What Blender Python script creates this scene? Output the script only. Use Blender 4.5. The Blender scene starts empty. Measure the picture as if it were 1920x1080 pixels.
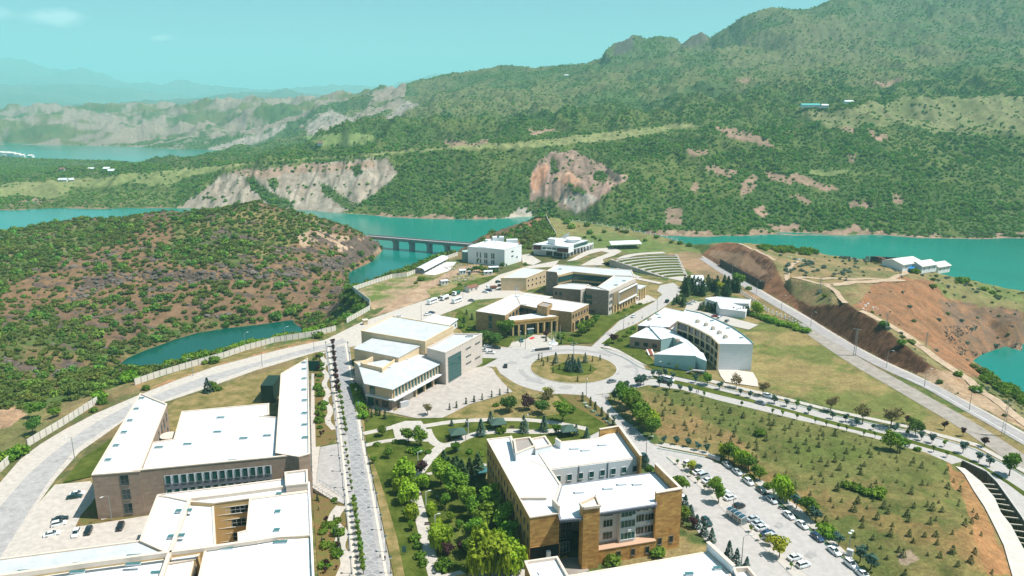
import bpy,bmesh,math,random
import numpy as np
from mathutils import Vector,Matrix
from mathutils.geometry import delaunay_2d_cdt,tessellate_polygon
scene=bpy.context.scene
COL=scene.collection
R=math.radians
# ------------------------------------------------------------------ camera
CAM_H,FOC,PITCH=120.0,1400.0,13.9
cd=bpy.data.cameras.new('camera');cam=bpy.data.objects.new('camera',cd);COL.objects.link(cam)
cam.location=(0,0,CAM_H);cam.rotation_euler=(R(90-PITCH),0,0)
cd.sensor_width=36;cd.lens=FOC/1920*36;cd.clip_start=1;cd.clip_end=90000
scene.camera=cam
# ------------------------------------------------------------------ world, sun, exposure
SUN_EL,SUN_AZ=61.0,-6.0
world=bpy.data.worlds.new('World');scene.world=world;world.use_nodes=True
wn=world.node_tree.nodes;wl=world.node_tree.links;wn.clear()
sky=wn.new('ShaderNodeTexSky');sky.sky_type='NISHITA';sky.sun_disc=False
sky.sun_elevation=R(SUN_EL);sky.sun_rotation=R(90-SUN_AZ)
sky.altitude=900;sky.air_density=1.0;sky.dust_density=2.0;sky.ozone_density=1.0
tint=wn.new('ShaderNodeMix');tint.data_type='RGBA';tint.blend_type='MULTIPLY';tint.inputs[0].default_value=1
tint.inputs[7].default_value=(0.72,1.0,0.98,1)
wl.new(sky.outputs[0],tint.inputs[6])
tc=wn.new('ShaderNodeTexCoord')
def cloud_mask(px,py,rx,ry,sc,seed):
 e=math.atan((540-py)/FOC)-R(PITCH);a=math.atan((px-960)/FOC)
 d=Vector((math.sin(a)*math.cos(e),math.cos(a)*math.cos(e),math.sin(e)))
 sub=wn.new('ShaderNodeVectorMath');sub.operation='SUBTRACT';sub.inputs[1].default_value=d
 wl.new(tc.outputs['Generated'],sub.inputs[0])
 mp=wn.new('ShaderNodeVectorMath');mp.operation='MULTIPLY';mp.inputs[1].default_value=(1/rx,1/rx,1/ry)
 wl.new(sub.outputs[0],mp.inputs[0])
 ln=wn.new('ShaderNodeVectorMath');ln.operation='LENGTH';wl.new(mp.outputs[0],ln.inputs[0])
 nz=wn.new('ShaderNodeTexNoise');nz.inputs['Scale'].default_value=sc;nz.inputs['Detail'].default_value=7
 of=wn.new('ShaderNodeVectorMath');of.operation='ADD';of.inputs[1].default_value=(seed,seed*2,0)
 st=wn.new('ShaderNodeVectorMath');st.operation='MULTIPLY';st.inputs[1].default_value=(1,1,2.2)
 wl.new(tc.outputs['Generated'],st.inputs[0]);wl.new(st.outputs[0],of.inputs[0]);wl.new(of.outputs[0],nz.inputs['Vector'])
 m=wn.new('ShaderNodeMath');m.operation='SUBTRACT';m.inputs[0].default_value=1.0;wl.new(ln.outputs['Value'],m.inputs[1])
 a2=wn.new('ShaderNodeMath');a2.operation='MULTIPLY_ADD';a2.inputs[1].default_value=1.6;a2.inputs[2].default_value=-0.8
 wl.new(nz.outputs[0],a2.inputs[0])
 s=wn.new('ShaderNodeMath');s.operation='ADD';wl.new(m.outputs[0],s.inputs[0]);wl.new(a2.outputs[0],s.inputs[1])
 r=wn.new('ShaderNodeMapRange');r.inputs[1].default_value=0.1;r.inputs[2].default_value=0.9;wl.new(s.outputs[0],r.inputs[0])
 return r.outputs[0]
masks=[cloud_mask(30,55,.040,.010,30,1.3),cloud_mask(150,55,.045,.012,32,4.1),cloud_mask(335,82,.018,.005,50,7.7)]
acc=masks[0]
for mk in masks[1:]:
 mx=wn.new('ShaderNodeMath');mx.operation='MAXIMUM';wl.new(acc,mx.inputs[0]);wl.new(mk,mx.inputs[1]);acc=mx.outputs[0]
am=wn.new('ShaderNodeMath');am.operation='MULTIPLY';am.inputs[1].default_value=0.4;wl.new(acc,am.inputs[0])
cm=wn.new('ShaderNodeMix');cm.data_type='RGBA';cm.inputs[7].default_value=(15,15.5,15.5,1)
wl.new(am.outputs[0],cm.inputs[0]);wl.new(tint.outputs[2],cm.inputs[6])
bg=wn.new('ShaderNodeBackground');bg.inputs[1].default_value=0.078;wl.new(cm.outputs[2],bg.inputs[0])
wo=wn.new('ShaderNodeOutputWorld');wl.new(bg.outputs[0],wo.inputs[0])
sd=bpy.data.lights.new('sun','SUN');sd.energy=4.8;sd.angle=R(0.53);sd.color=(1.0,0.975,0.93)
sun=bpy.data.objects.new('sun',sd);COL.objects.link(sun)
_sv=Vector((math.cos(R(SUN_EL))*math.cos(R(SUN_AZ)),math.cos(R(SUN_EL))*math.sin(R(SUN_AZ)),math.sin(R(SUN_EL))))
sun.rotation_euler=_sv.to_track_quat('Z','Y').to_euler();sun.location=(0,0,400)
vs=scene.view_settings;vs.view_transform='Standard';vs.look='None';vs.gamma=1;vs.use_curve_mapping=False
vs.exposure=0.6
cy=scene.cycles;cy.max_bounces=5;cy.diffuse_bounces=2;cy.glossy_bounces=2;cy.transmission_bounces=2
cy.volume_bounces=1;cy.transparent_max_bounces=4;cy.use_denoising=True;cy.caustics_reflective=False;cy.caustics_refractive=False
# ------------------------------------------------------------------ photo pixel <-> ground point
_c,_s=math.cos(R(PITCH)),math.sin(R(PITCH))
def ray(px,py):
 dx=(px-960)/FOC;dy=(540-py)/FOC
 return dx,_c+_s*dy,-_s+_c*dy
def W(px,py,z=0.0):
 r=ray(px,py);t=(z-CAM_H)/r[2]
 return Vector((r[0]*t,r[1]*t,z))
def WD(px,py,d):
 r=ray(px,py);t=d/r[1]
 return Vector((r[0]*t,d,CAM_H+r[2]*t))
def WP(lst,z=0.0):return[W(a,b,z)for a,b in lst]
def project(x,y,z):
 z=z-CAM_H;d=y*_c-z*_s;u=y*_s+z*_c
 return 960+FOC*x/d,540-FOC*u/d
# ------------------------------------------------------------------ numpy noise
def _hash(ix,iy,seed):
 h=(ix.astype(np.int64)*374761393+iy.astype(np.int64)*668265263+seed*1442695041)&0xffffffff
 h=((h^(h>>13))*1274126177)&0xffffffff
 return((h^(h>>16))&0xffff)/65535.0
def vnoise(x,y,seed=0):
 ix=np.floor(x);iy=np.floor(y);fx=x-ix;fy=y-iy
 fx=fx*fx*fx*(fx*(fx*6-15)+10);fy=fy*fy*fy*(fy*(fy*6-15)+10)
 a=_hash(ix,iy,seed);b=_hash(ix+1,iy,seed);c=_hash(ix,iy+1,seed);d=_hash(ix+1,iy+1,seed)
 return(a+(b-a)*fx)*(1-fy)+(c+(d-c)*fx)*fy
def fbm(x,y,octv=4,seed=0,gain=.5):
 s=0;a=1;t=0
 for k in range(octv):
  s=s+a*vnoise(x,y,seed+k*17);t+=a;a*=gain
  x,y=x*1.6+y*1.2+13.7,y*1.6-x*1.2+7.1
 return s/t
def ridged(x,y,octv=4,seed=0):
 s=0;a=1;t=0
 for k in range(octv):
  s=s+a*(1-np.abs(2*vnoise(x,y,seed+k*31)-1));t+=a;a*=.5
  x,y=x*1.6+y*1.2+3.7,y*1.6-x*1.2+9.1
 return s/t
def inside(px,py,poly):
 n=len(poly);r=np.zeros(px.shape,bool);j=n-1
 for i in range(n):
  xi,yi=poly[i];xj,yj=poly[j]
  if yi!=yj:
   r^=((yi>py)!=(yj>py))&(px<(xj-xi)*(py-yi)/(yj-yi)+xi)
  j=i
 return r
# ------------------------------------------------------------------ materials
MATS={}
def lin(c):return tuple(((v/255/12.92)if v/255<=.04045 else((v/255+.055)/1.055)**2.4)for v in c)
def pmat(name,col,rough=.8,spec=.3,metal=0.0,var=0.0,vscale=1.0,bump=0.0,bscale=20.0,detail=5,objvar=0.0,col2=None,stretch=None):
 """procedural Principled material: base colour broken up by noise, optional bump and per-object variation"""
 m=bpy.data.materials.new(name);m.use_nodes=True;nt=m.node_tree;n=nt.nodes;l=nt.links
 b=n['Principled BSDF'];b.inputs['Roughness'].default_value=rough;b.inputs['Metallic'].default_value=metal
 b.inputs['Specular IOR Level'].default_value=spec
 c=(*col,1)
 out=None
 if var or col2 or bump:
  g=n.new('ShaderNodeNewGeometry');vec=g.outputs['Position']
  if stretch:
   s=n.new('ShaderNodeVectorMath');s.operation='MULTIPLY';s.inputs[1].default_value=stretch;l.new(vec,s.inputs[0]);vec=s.outputs[0]
 if var or col2:
  z=n.new('ShaderNodeTexNoise');z.inputs['Scale'].default_value=vscale;z.inputs['Detail'].default_value=detail;z.inputs['Roughness'].default_value=.65
  l.new(vec,z.inputs['Vector'])
  rp=n.new('ShaderNodeValToRGB');l.new(z.outputs[0],rp.inputs[0])
  ca=tuple(max(0,v*(1-var))for v in col);cb=tuple(min(1,v*(1+var))for v in(col2 or col))
  rp.color_ramp.elements[0].position=.33;rp.color_ramp.elements[1].position=.67
  rp.color_ramp.elements[0].color=(*ca,1);rp.color_ramp.elements[1].color=(*cb,1);out=rp.outputs[0]
 if objvar:
  oi=n.new('ShaderNodeObjectInfo');hs=n.new('ShaderNodeHueSaturation')
  mr=n.new('ShaderNodeMapRange');mr.inputs[3].default_value=1-objvar;mr.inputs[4].default_value=1+objvar;l.new(oi.outputs['Random'],mr.inputs[0]);l.new(mr.outputs[0],hs.inputs['Value'])
  m2=n.new('ShaderNodeMath');m2.operation='MULTIPLY';m2.inputs[1].default_value=7.31;l.new(oi.outputs['Random'],m2.inputs[0])
  fr=n.new('ShaderNodeMath');fr.operation='FRACT';l.new(m2.outputs[0],fr.inputs[0])
  mh=n.new('ShaderNodeMapRange');mh.inputs[3].default_value=.5-objvar*.09;mh.inputs[4].default_value=.5+objvar*.09;l.new(fr.outputs[0],mh.inputs[0]);l.new(mh.outputs[0],hs.inputs['Hue'])
  if out:l.new(out,hs.inputs['Color'])
  else:hs.inputs['Color'].default_value=c
  out=hs.outputs[0]
 if out:l.new(out,b.inputs['Base Color'])
 else:b.inputs['Base Color'].default_value=c
 if bump:
  z2=n.new('ShaderNodeTexNoise');z2.inputs['Scale'].default_value=bscale;z2.inputs['Detail'].default_value=4;l.new(vec,z2.inputs['Vector'])
  bp=n.new('ShaderNodeBump');bp.inputs['Strength'].default_value=min(1,bump);bp.inputs['Distance'].default_value=max(.02,1.0/bscale)
  l.new(z2.outputs[0],bp.inputs['Height']);l.new(bp.outputs[0],b.inputs['Normal'])
 MATS[name]=m
 return m
# ------------------------------------------------------------------ object helpers
def link(o,parent=None):
 COL.objects.link(o)
 if parent is not None:o.parent=parent
 return o
def tag(o,label,cat=None,group=None,kind=None):
 o['label']=label
 if cat:o['category']=cat
 if group:o['group']=group
 if kind:o['kind']=kind
 return o
def empty(name,loc=(0,0,0),rz=0.0,label=None,cat=None,group=None):
 o=bpy.data.objects.new(name,None);o.location=loc;o.rotation_euler=(0,0,rz);o.empty_display_size=.5
 link(o)
 if label:tag(o,label,cat,group)
 return o
def mesh(name,verts,faces,mats,fm=None,smooth=False):
 me=bpy.data.meshes.new(name);me.from_pydata([tuple(v)for v in verts],[],faces)
 for m in(mats if isinstance(mats,(list,tuple))else[mats]):me.materials.append(m)
 if fm:me.polygons.foreach_set('material_index',fm)
 if smooth:me.polygons.foreach_set('use_smooth',[True]*len(me.polygons))
 me.update();return me
def mobj(name,verts,faces,mats,parent=None,fm=None,smooth=False):
 return link(bpy.data.objects.new(name,mesh(name,verts,faces,mats,fm,smooth)),parent)
class MB:
 """collects simple solids into one mesh"""
 def __init__(s):s.v=[];s.f=[];s.m=[]
 def add(s,vs,fs,mi=0):
  k=len(s.v);s.v+=[tuple(v)for v in vs];s.f+=[tuple(i+k for i in f)for f in fs];s.m+=[mi]*len(fs)
 def box(s,c,size,rz=0.0,mi=0):
  x,y,z=(d/2 for d in size);co,si=math.cos(rz),math.sin(rz)
  p=[(a*x,b*y,e*z)for e in(-1,1)for a,b in((-1,-1),(1,-1),(1,1),(-1,1))]
  s.add([(c[0]+a*co-b*si,c[1]+a*si+b*co,c[2]+e)for a,b,e in p],[(3,2,1,0),(4,5,6,7),(0,1,5,4),(1,2,6,5),(2,3,7,6),(3,0,4,7)],mi)
 def bar(s,a,b,w,h,mi=0):
  a=Vector(a);b=Vector(b);d=(b-a)
  if d.length<1e-6:return
  d.normalize();up=Vector((0,0,1))if abs(d.z)<.95 else Vector((1,0,0))
  n=d.cross(up).normalized();u=n.cross(d).normalized()
  vs=[]
  for p in(a,b):vs+=[p-n*w/2-u*h/2,p+n*w/2-u*h/2,p+n*w/2+u*h/2,p-n*w/2+u*h/2]
  s.add(vs,[(3,2,1,0),(4,5,6,7),(0,1,5,4),(1,2,6,5),(2,3,7,6),(3,0,4,7)],mi)
 def tube(s,pts,rads,n=6,mi=0):
  pts=[Vector(p)for p in pts];k=len(s.v);L=len(pts)
  for i,p in enumerate(pts):
   d=(pts[min(i+1,L-1)]-pts[max(i-1,0)]).normalized()
   up=Vector((0,0,1))if abs(d.z)<.9 else Vector((1,0,0))
   a=d.cross(up).normalized();b=d.cross(a).normalized();r=rads[i]if isinstance(rads,(list,tuple))else rads
   for q in range(n):
    t=2*math.pi*q/n;s.v.append(tuple(p+a*(r*math.cos(t))+b*(r*math.sin(t))))
  fs=[]
  for i in range(L-1):
   for q in range(n):
    q2=(q+1)%n;fs.append((k+i*n+q,k+i*n+q2,k+(i+1)*n+q2,k+(i+1)*n+q))
  fs.append(tuple(k+q for q in range(n))[::-1]);fs.append(tuple(k+(L-1)*n+q for q in range(n)))
  s.f+=fs;s.m+=[mi]*len(fs)
 def prism(s,poly,z0,z1,mi=0,mtop=None,bottom=False):
  poly=ccw(poly);n=len(poly)
  za=z0 if isinstance(z0,(list,tuple))else[z0]*n;zb=z1 if isinstance(z1,(list,tuple))else[z1]*n
  vs=[(p[0],p[1],za[i])for i,p in enumerate(poly)]+[(p[0],p[1],zb[i])for i,p in enumerate(poly)]
  s.add(vs,[(i,(i+1)%n,n+(i+1)%n,n+i)for i in range(n)],mi)
  tr=tessellate_polygon([[Vector((p[0],p[1],0))for p in poly]])
  tt=[]
  for t in tr:
   a,b,c=(poly[i]for i in t)
   tt.append(tuple(t)if(b[0]-a[0])*(c[1]-a[1])-(b[1]-a[1])*(c[0]-a[0])>0 else tuple(t)[::-1])
  s.add(vs[n:],tt,mi if mtop is None else mtop)
  if bottom:s.add(vs[:n],[t[::-1]for t in tt],mi)
 def build(s,name,mats,parent=None,smooth=False):
  return mobj(name,s.v,s.f,mats,parent,s.m,smooth)
 def data(s,name,mats,smooth=False):return mesh(name,s.v,s.f,mats,s.m,smooth)
def area2(p):return sum(p[i][0]*p[(i+1)%len(p)][1]-p[(i+1)%len(p)][0]*p[i][1]for i in range(len(p)))
def ccw(p):
 p=list(p);return p if area2(p)>0 else p[::-1]
def copy_tree(o,loc,rz=0.0,label=None,sc=None):
 c=o.copy();COL.objects.link(c);c.location=loc;c.rotation_euler=(0,0,rz)
 if sc:c.scale=(sc,sc,sc)
 if label:c['label']=label
 for ch in o.children:
  d=ch.copy();COL.objects.link(d);d.parent=c
  for g in ch.children:
   e=g.copy();COL.objects.link(e);e.parent=d
 return c
def dense(pts,step):
 out=[]
 for a,b in zip(pts[:-1],pts[1:]):
  a=Vector(a);b=Vector(b);n=max(1,int((b-a).length/step))
  out+=[a.lerp(b,i/n)for i in range(n)]
 return out+[Vector(pts[-1])]
def smooth_line(pts,it=2):
 pts=[Vector(p)for p in pts]
 for _ in range(it):
  q=[pts[0]]
  for a,b in zip(pts[:-1],pts[1:]):q+=[a.lerp(b,.25),a.lerp(b,.75)]
  pts=q+[pts[-1]]
 return pts
ORD=['first','second','third','fourth','fifth','sixth','seventh','eighth','ninth','tenth','eleventh','twelfth','thirteenth','fourteenth','fifteenth','sixteenth','seventeenth','eighteenth','nineteenth','twentieth','twenty-first','twenty-second','twenty-third','twenty-fourth','twenty-fifth','twenty-sixth','twenty-seventh','twenty-eighth','twenty-ninth','thirtieth']
# ================================================================== TERRAIN
WATER=-28.0
TV,TE=[],[]
def brk(pts,rough,closed=False):
 k=len(TV)
 for p in pts:TV.append((p[0],p[1],p[2],rough))
 n=len(pts)
 TE.extend((k+i,k+i+1)for i in range(n-1))
 if closed:TE.append((k+n-1,k))
def P(*l):return[W(*p)for p in l]
def Q(*l):return[WD(*p)for p in l]
WALL_OUT=[(-140,960),(0,876),(52,830),(183,746),(252,712),(300,695),(360,676),(420,660),(490,642),(560,629),(600,620),(634,609),(654,598),(692,578),(692,565),(661,539),(736,514),(762,512),(780,505),(826,484),(858,472)]
CUT_BASE=[(1315,478),(1345,497),(1380,517),(1432,545),(1470,567),(1502,585),(1552,617),(1602,647),(1660,677),(1720,702),(1800,745),(1920,805)]
CUT_TOP=[(1335,462,5),(1360,454,9),(1385,457,12),(1420,475,13),(1450,492,12),(1470,530,6),(1487,555,3.6),(1520,572,3.6),(1560,570,10),(1585,570,12.3),(1615,585,12.5),(1655,612,10),(1690,640,8),(1725,669,5),(1740,680,4)]
brk([Vector((-330,30,0)),Vector((-330,150,0))]+WP(WALL_OUT)+WP([(885,474),(905,480),(960,474),(1000,468),(1040,455)])+P((1043,440,2)),0)
brk(P((1043,440,2),(1060,446,0),(1130,452,0),(1210,458,0),(1290,474,0))+WP(CUT_BASE)+[Vector((330,230,0)),Vector((430,120,0)),Vector((430,30,0)),Vector((-330,30,0))],0)
brk(P(*CUT_TOP),.5)
brk(P((1330,800,.5),(1500,830,2.0),(1650,860,2.5),(1730,890,3),(1790,960,3.5),(1820,1040,4),(1800,1110,4),(1720,1110,1.5),(1600,985,1),(1500,900,.8)),0,True)
brk(P((1230,745,0),(1420,770,0),(1560,800,0),(1680,832,0),(1770,862,0),(1806,888,0),(1828,925,0),(1850,965,0),(1870,1010,0),(1893,1080,0)),0)
brk(P((1225,760,0),(1235,815,0),(1310,855,0),(1420,905,0),(1500,965,0),(1600,1060,0),(1640,1100,0),(1700,1160,0),(1860,1160,0),(1893,1080,0)),0)
brk(P((1022,404,8),(1060,411,6),(1110,418,5),(1180,431,4),(1250,446,3),(1288,458,1),(1310,470,0)),.3)
brk(P((895,458,-16),(915,443,-9),(952,430,-2),(985,420,4),(1010,408,8),(1022,404,8)),.8)
for p in P((960,452,4),(1000,440,6),(920,466,-3)):TV.append((*p,.8))
brk([Vector((-55,800,WATER-2)),Vector((-20,840,WATER-2)),Vector((60,850,WATER-2)),Vector((130,800,WATER-3)),Vector((165,745,WATER-3)),Vector((185,715,WATER-3)),Vector((205,700,WATER-3))],.3)
brk([Vector((-62,752,WATER-2)),Vector((-72,715,WATER-3)),Vector((-95,670,WATER-3)),Vector((-120,640,WATER-3)),Vector((-140,622,WATER-3))],.3)
brk([Vector((-128,600,WATER-3)),Vector((-128,575,WATER-1)),Vector((-135,555,WATER+1))],.4)
brk([Vector((-120,478,WATER+4)),Vector((-125,450,WATER-1.5)),Vector((-150,425,WATER-2)),Vector((-200,395,WATER-2)),Vector((-230,380,WATER-1.5)),Vector((-232,372,WATER+2))],.4)
brk(P((212,700,-25),(222,690,-28.5),(243,673,-28.5),(283,656,-28.5),(325,641,-28.5),(375,626,-28.5),(425,618,-28.5),(480,612,-28.5),(540,603,-28.5),(586,597,-27)),.5)
for p in P((600,575,-23),(625,555,-20),(640,540,-20),(610,590,-25)):TV.append((*p,.5))
brk(P((645,528,-24),(655,512,-28.5),(670,505,-28.5),(700,492,-28.5),(720,464,-28.5)),.3)
brk(P((130,560,-13),(200,540,-12),(260,532,-12),(330,528,-12),(400,528,-12),(470,525,-13),(540,522,-14),(600,515,-16),(640,505,-20)),1.2)
brk(P((120,543,-8),(200,520,-5),(260,505,-4),(330,508,-5),(400,506,-5),(470,500,-5),(540,492,-5),(600,486,-8),(645,480,-16)),1.2)
brk(P((-260,470,3),(-100,450,1),(0,436,0),(60,426,3),(125,413,7),(225,407,10),(270,401,13),(375,394,18),(475,383,23),(520,394,18),(570,400,14),(607,412,8),(645,422,2),(682,440,-8),(702,452,-17)),.8)
for p in P((-150,560,-4),(0,520,-4),(0,600,-9),(0,690,-13),(0,770,-4),(60,650,-14),(120,620,-16),(180,640,-20),(240,580,-16),(330,580,-19),(430,570,-19),(520,570,-21),(100,700,-14),(100,760,-5),(170,690,-18),(60,810,-1),(250,460,2),(400,450,4),(500,450,2),(560,440,4),(100,470,0),(640,455,-8),(-250,700,-6),(-400,560,-6)):TV.append((*p,.9))
brk([Vector((-700,860,WATER-2)),Vector((-560,850,WATER-2)),Vector((-430,835,WATER-2)),Vector((-330,850,WATER-2)),Vector((-230,860,WATER-2)),Vector((-160,830,WATER-2)),Vector((-130,800,WATER-2)),Vector((-125,782,WATER-2))],.3)
for p in P((1400,475,12),(1480,520,11),(1560,545,12),(1620,555,13),(1660,535,10),(1600,520,8),(1740,530,2),(1700,515,3),(1540,500,6),(1500,488,6),(1640,500,3),(1740,505,0),(1700,580,4),(1730,610,0),(1770,650,-5),(1800,690,-4),(1835,725,-2),(1870,760,-1),(1905,790,-.5),(1790,570,-10),(1850,600,-17),(1900,600,-14),(1800,620,-16),(1920,575,-12),(1850,545,-10),(2000,560,-10),(1800,535,-6),(1760,700,2),(1900,640,-25)):TV.append((*p,.7))
brk(P((1385,457,12),(1440,459,8),(1500,468,4),(1560,478,3),(1620,486,2),(1690,492,0),(1760,512,-4),(1830,526,-8),(1880,538,-12),(1960,552,-14),(2060,560,-14)),.5)
brk([Vector((195,660,WATER-3)),Vector((250,665,WATER-2)),Vector((300,640,WATER-2)),Vector((340,610,WATER-2)),Vector((385,590,WATER-2)),Vector((470,600,WATER-2)),Vector((560,610,WATER-2))],.3)
brk(P((2000,640,-28.5),(1920,646,-28.5),(1885,652,-28.5),(1845,665,-28.5),(1827,677,-28.5),(1837,692,-28.5),(1877,712,-28.5),(1902,733,-28.5),(1930,750,-28.5),(2000,790,-28.5)),.4)
TV.append((*W(1960,710,-36),0));TV.append((*W(1890,685,-33),0))
brk(P((1850,716,-12),(1880,745,-10),(1920,778,-8),(2000,830,-6)),.6)
for x,y in((-800,940),(-500,930),(-250,930),(-100,880),(0,890),(100,875),(200,770),(240,740),(300,720),(400,700),(550,700),(700,720),(-100,720),(-170,440),(-60,900)):TV.append((x,y,-40 if x>-150 or y>800 else-34,0))
TV.append((*W(400,650,-33),0));TV.append((*W(500,625,-33),0))
brk(Q((-300,394,1080),(-100,394,1075),(0,393,1066),(160,391,1077),(330,391,1077),(450,394,1065),(590,396,1050),(640,398,1040),(690,405,1005),(760,410,985),(860,413,972),(940,412,975),(1000,408,995),(1060,420,940),(1150,435,880),(1240,441,851),(1290,443,843),(1350,440,855),(1450,441,851),(1480,436,873),(1570,440,855),(1640,441,851),(1720,445,836),(1850,446,832),(1960,441,851),(2200,440,851)),.4)
brk(Q((-300,372,1130),(0,376,1120),(160,374,1130),(300,372,1140),(380,345,1150),(440,317,1170),(560,306,1175),(640,301,1170),(705,297,1160),(745,322,1120),(800,300,1150),(880,290,1160),(960,285,1160),(1030,284,1150),(1080,282,1160),(1150,320,1060),(1220,300,1080),(1300,285,1110),(1400,300,1080),(1500,330,1020),(1620,345,990),(1760,350,985),(1920,350,990),(2200,340,1000)),1.2)
brk(Q((-300,345,1330),(0,340,1330),(200,332,1350),(440,305,1300),(700,284,1260),(1000,262,1290),(1250,238,1340),(1400,222,1380),(1540,204,1420),(1700,190,1480),(1920,168,1560),(2250,140,1620)),.8)
for p in Q((1080,335,1030),(1130,400,930),(1010,330,1060),(1180,370,960),(1300,360,970),(1400,360,960),(1500,380,940),(1650,390,930),(1800,400,910),(1900,380,950),(860,350,1080),(950,340,1060),(780,370,1050),(900,380,1030)):TV.append((*p,1.5))
for p in Q((1340,250,1220),(1440,255,1210),(1550,265,1190),(1700,260,1200),(1850,250,1230)):TV.append((*p,1.2))
brk(Q((-500,318,1830),(-200,314,1830),(0,311,1830))+[Vector((-980,1950,WATER-.5)),Vector((-880,2150,WATER-.5)),Vector((-800,2330,WATER-.5)),Vector((-800,2400,WATER-.5))],.5)
for p in Q((-300,330,1560),(0,327,1560),(150,318,1600),(300,304,1700),(420,293,1750),(520,285,1750)):TV.append((*p,.8))
brk([Vector((-850,2440,WATER-.5))]+Q((370,282,2480),(320,278,2560),(200,275,2690),(100,272,2770),(0,271,2800),(-200,271,2800),(-500,272,2780)),.5)
for p in P((-80,292,-14),(-20,292,-16),(10,292,-19),(32,292,-23),(46,292.5,-27.4)):TV.append((*p,.3))
for p in P((-80,283,-34),(0,283,-34),(30,285,-34),(58,291,-34),(35,300,-34),(0,302,-34),(-80,304,-34)):TV.append((*p,0))
TV.append((-1100,2300,-40,0));TV.append((-1500,2300,-40,0));TV.append((-2000,2300,-40,0))
brk(Q((-500,215,3900),(-100,210,3900),(0,208,3900),(120,208,3800),(200,204,3900),(300,205,3900),(400,199,3900),(470,192,3800),(540,187,3700),(620,184,3500),(700,182,3300),(745,173,3100)),2)
for p in Q((60,240,3200),(200,235,3200),(330,240,3100),(450,232,3000),(560,215,3000),(640,205,2900),(450,262,2600),(520,245,2600),(600,235,2400),(680,225,2300),(560,262,2150),(700,250,2000)):TV.append((*p,3))
SKY=[(745,172,2900),(775,158,2800),(800,143,2750),(820,137,2750),(850,142,2700),(905,131,2700),(935,124,2700),(975,133,2650),(1015,122,2650),(1060,126,2600),(1110,115,2600),(1146,101,2580),(1156,84,2575),(1163,70,2570),(1171,65,2570),(1180,69,2570),(1190,73,2570),(1215,65,2570),(1245,69,2570),(1268,83,2560),(1290,70,2540),(1311,59,2540),(1328,71,2530),(1355,55,2520),(1400,35,2500),(1440,19,2500),(1458,11,2500),(1500,14,2500),(1535,5,2500),(1570,-8,2520),(1640,-35,2600),(1760,-75,2700),(1920,-120,2800),(2250,-160,2900)]
brk(Q(*SKY),1)
brk([Vector((p.x*1.12,p.y*1.12+120,p.z-110))for p in Q(*SKY)],1)
for p in Q((800,230,1700),(1000,215,1750),(1200,190,1800),(1400,165,1800),(1600,140,1850),(1850,110,1900),(2100,80,1950),(900,180,2150),(1100,160,2200),(1300,125,2200),(1500,85,2200),(1700,50,2250),(1900,20,2300)):TV.append((*p,3))
for p in Q((1240,95,2450),(1330,100,2430),(1600,40,2380),(1760,0,2450)):TV.append((*p,3))
brk(Q((-700,212,5200),(-100,212,5200),(300,208,5200),(700,200,5000),(1000,205,5000),(2400,200,5000)),1)
brk(Q((-700,160,11000),(-100,164,11000),(0,168,11000),(100,178,11000),(180,190,11000),(300,200,11000),(420,203,11000),(520,186,11000),(570,172,10700),(590,166,10700),(640,176,10700),(720,186,10700),(900,190,10700),(1200,190,11000),(2400,190,11000)),3)
brk(Q((-700,195,13500),(0,195,13500),(420,205,13500),(900,198,13500),(2400,195,13500)),3)
brk(Q((-700,100,17000),(-200,112,17000),(0,118,17000),(60,123,17000),(110,133,17000),(160,121,17000),(190,134,17000),(250,146,17000),(330,156,17000),(430,167,17000),(520,168,16500),(560,158,16000),(630,152,16000),(700,149,16000),(740,149,16000),(770,142,16000),(800,141,16000),(900,150,16000),(1200,150,16500),(2400,150,16500)),6)
brk([Vector((-23000,21000,0)),Vector((-8000,21000,0)),Vector((8000,21000,0)),Vector((23000,21000,0))],1)
for x,y,z in((-26000,20000,100),(26000,20000,100),(-5000,3000,60),(5000,3000,300),(-2600,1800,0),(2600,1800,350),(-1200,900,-20),(1300,900,-10),(-700,300,-5),(700,300,-10),(-600,30,0),(600,30,-5)):TV.append((x,y,z,1))
_vc=[Vector((v[0],v[1]))for v in TV]
_ov,_oe,_of,_vo,_,_=delaunay_2d_cdt(_vc,TE,[],0,1e-3)
_tz=np.zeros((len(_ov),2));_todo=[]
for i,o in enumerate(_vo):
 if o:_tz[i]=(TV[o[0]][2],TV[o[0]][3])
 else:_todo.append(i)
for i in _todo:
 dd=sorted(((_ov[i]-v).length,k)for k,v in enumerate(_vc))[:2]
 _tz[i]=((TV[dd[0][1]][2]+TV[dd[1][1]][2])/2,TV[dd[0][1]][3])
TXY=np.array([(v.x,v.y)for v in _ov])
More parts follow.
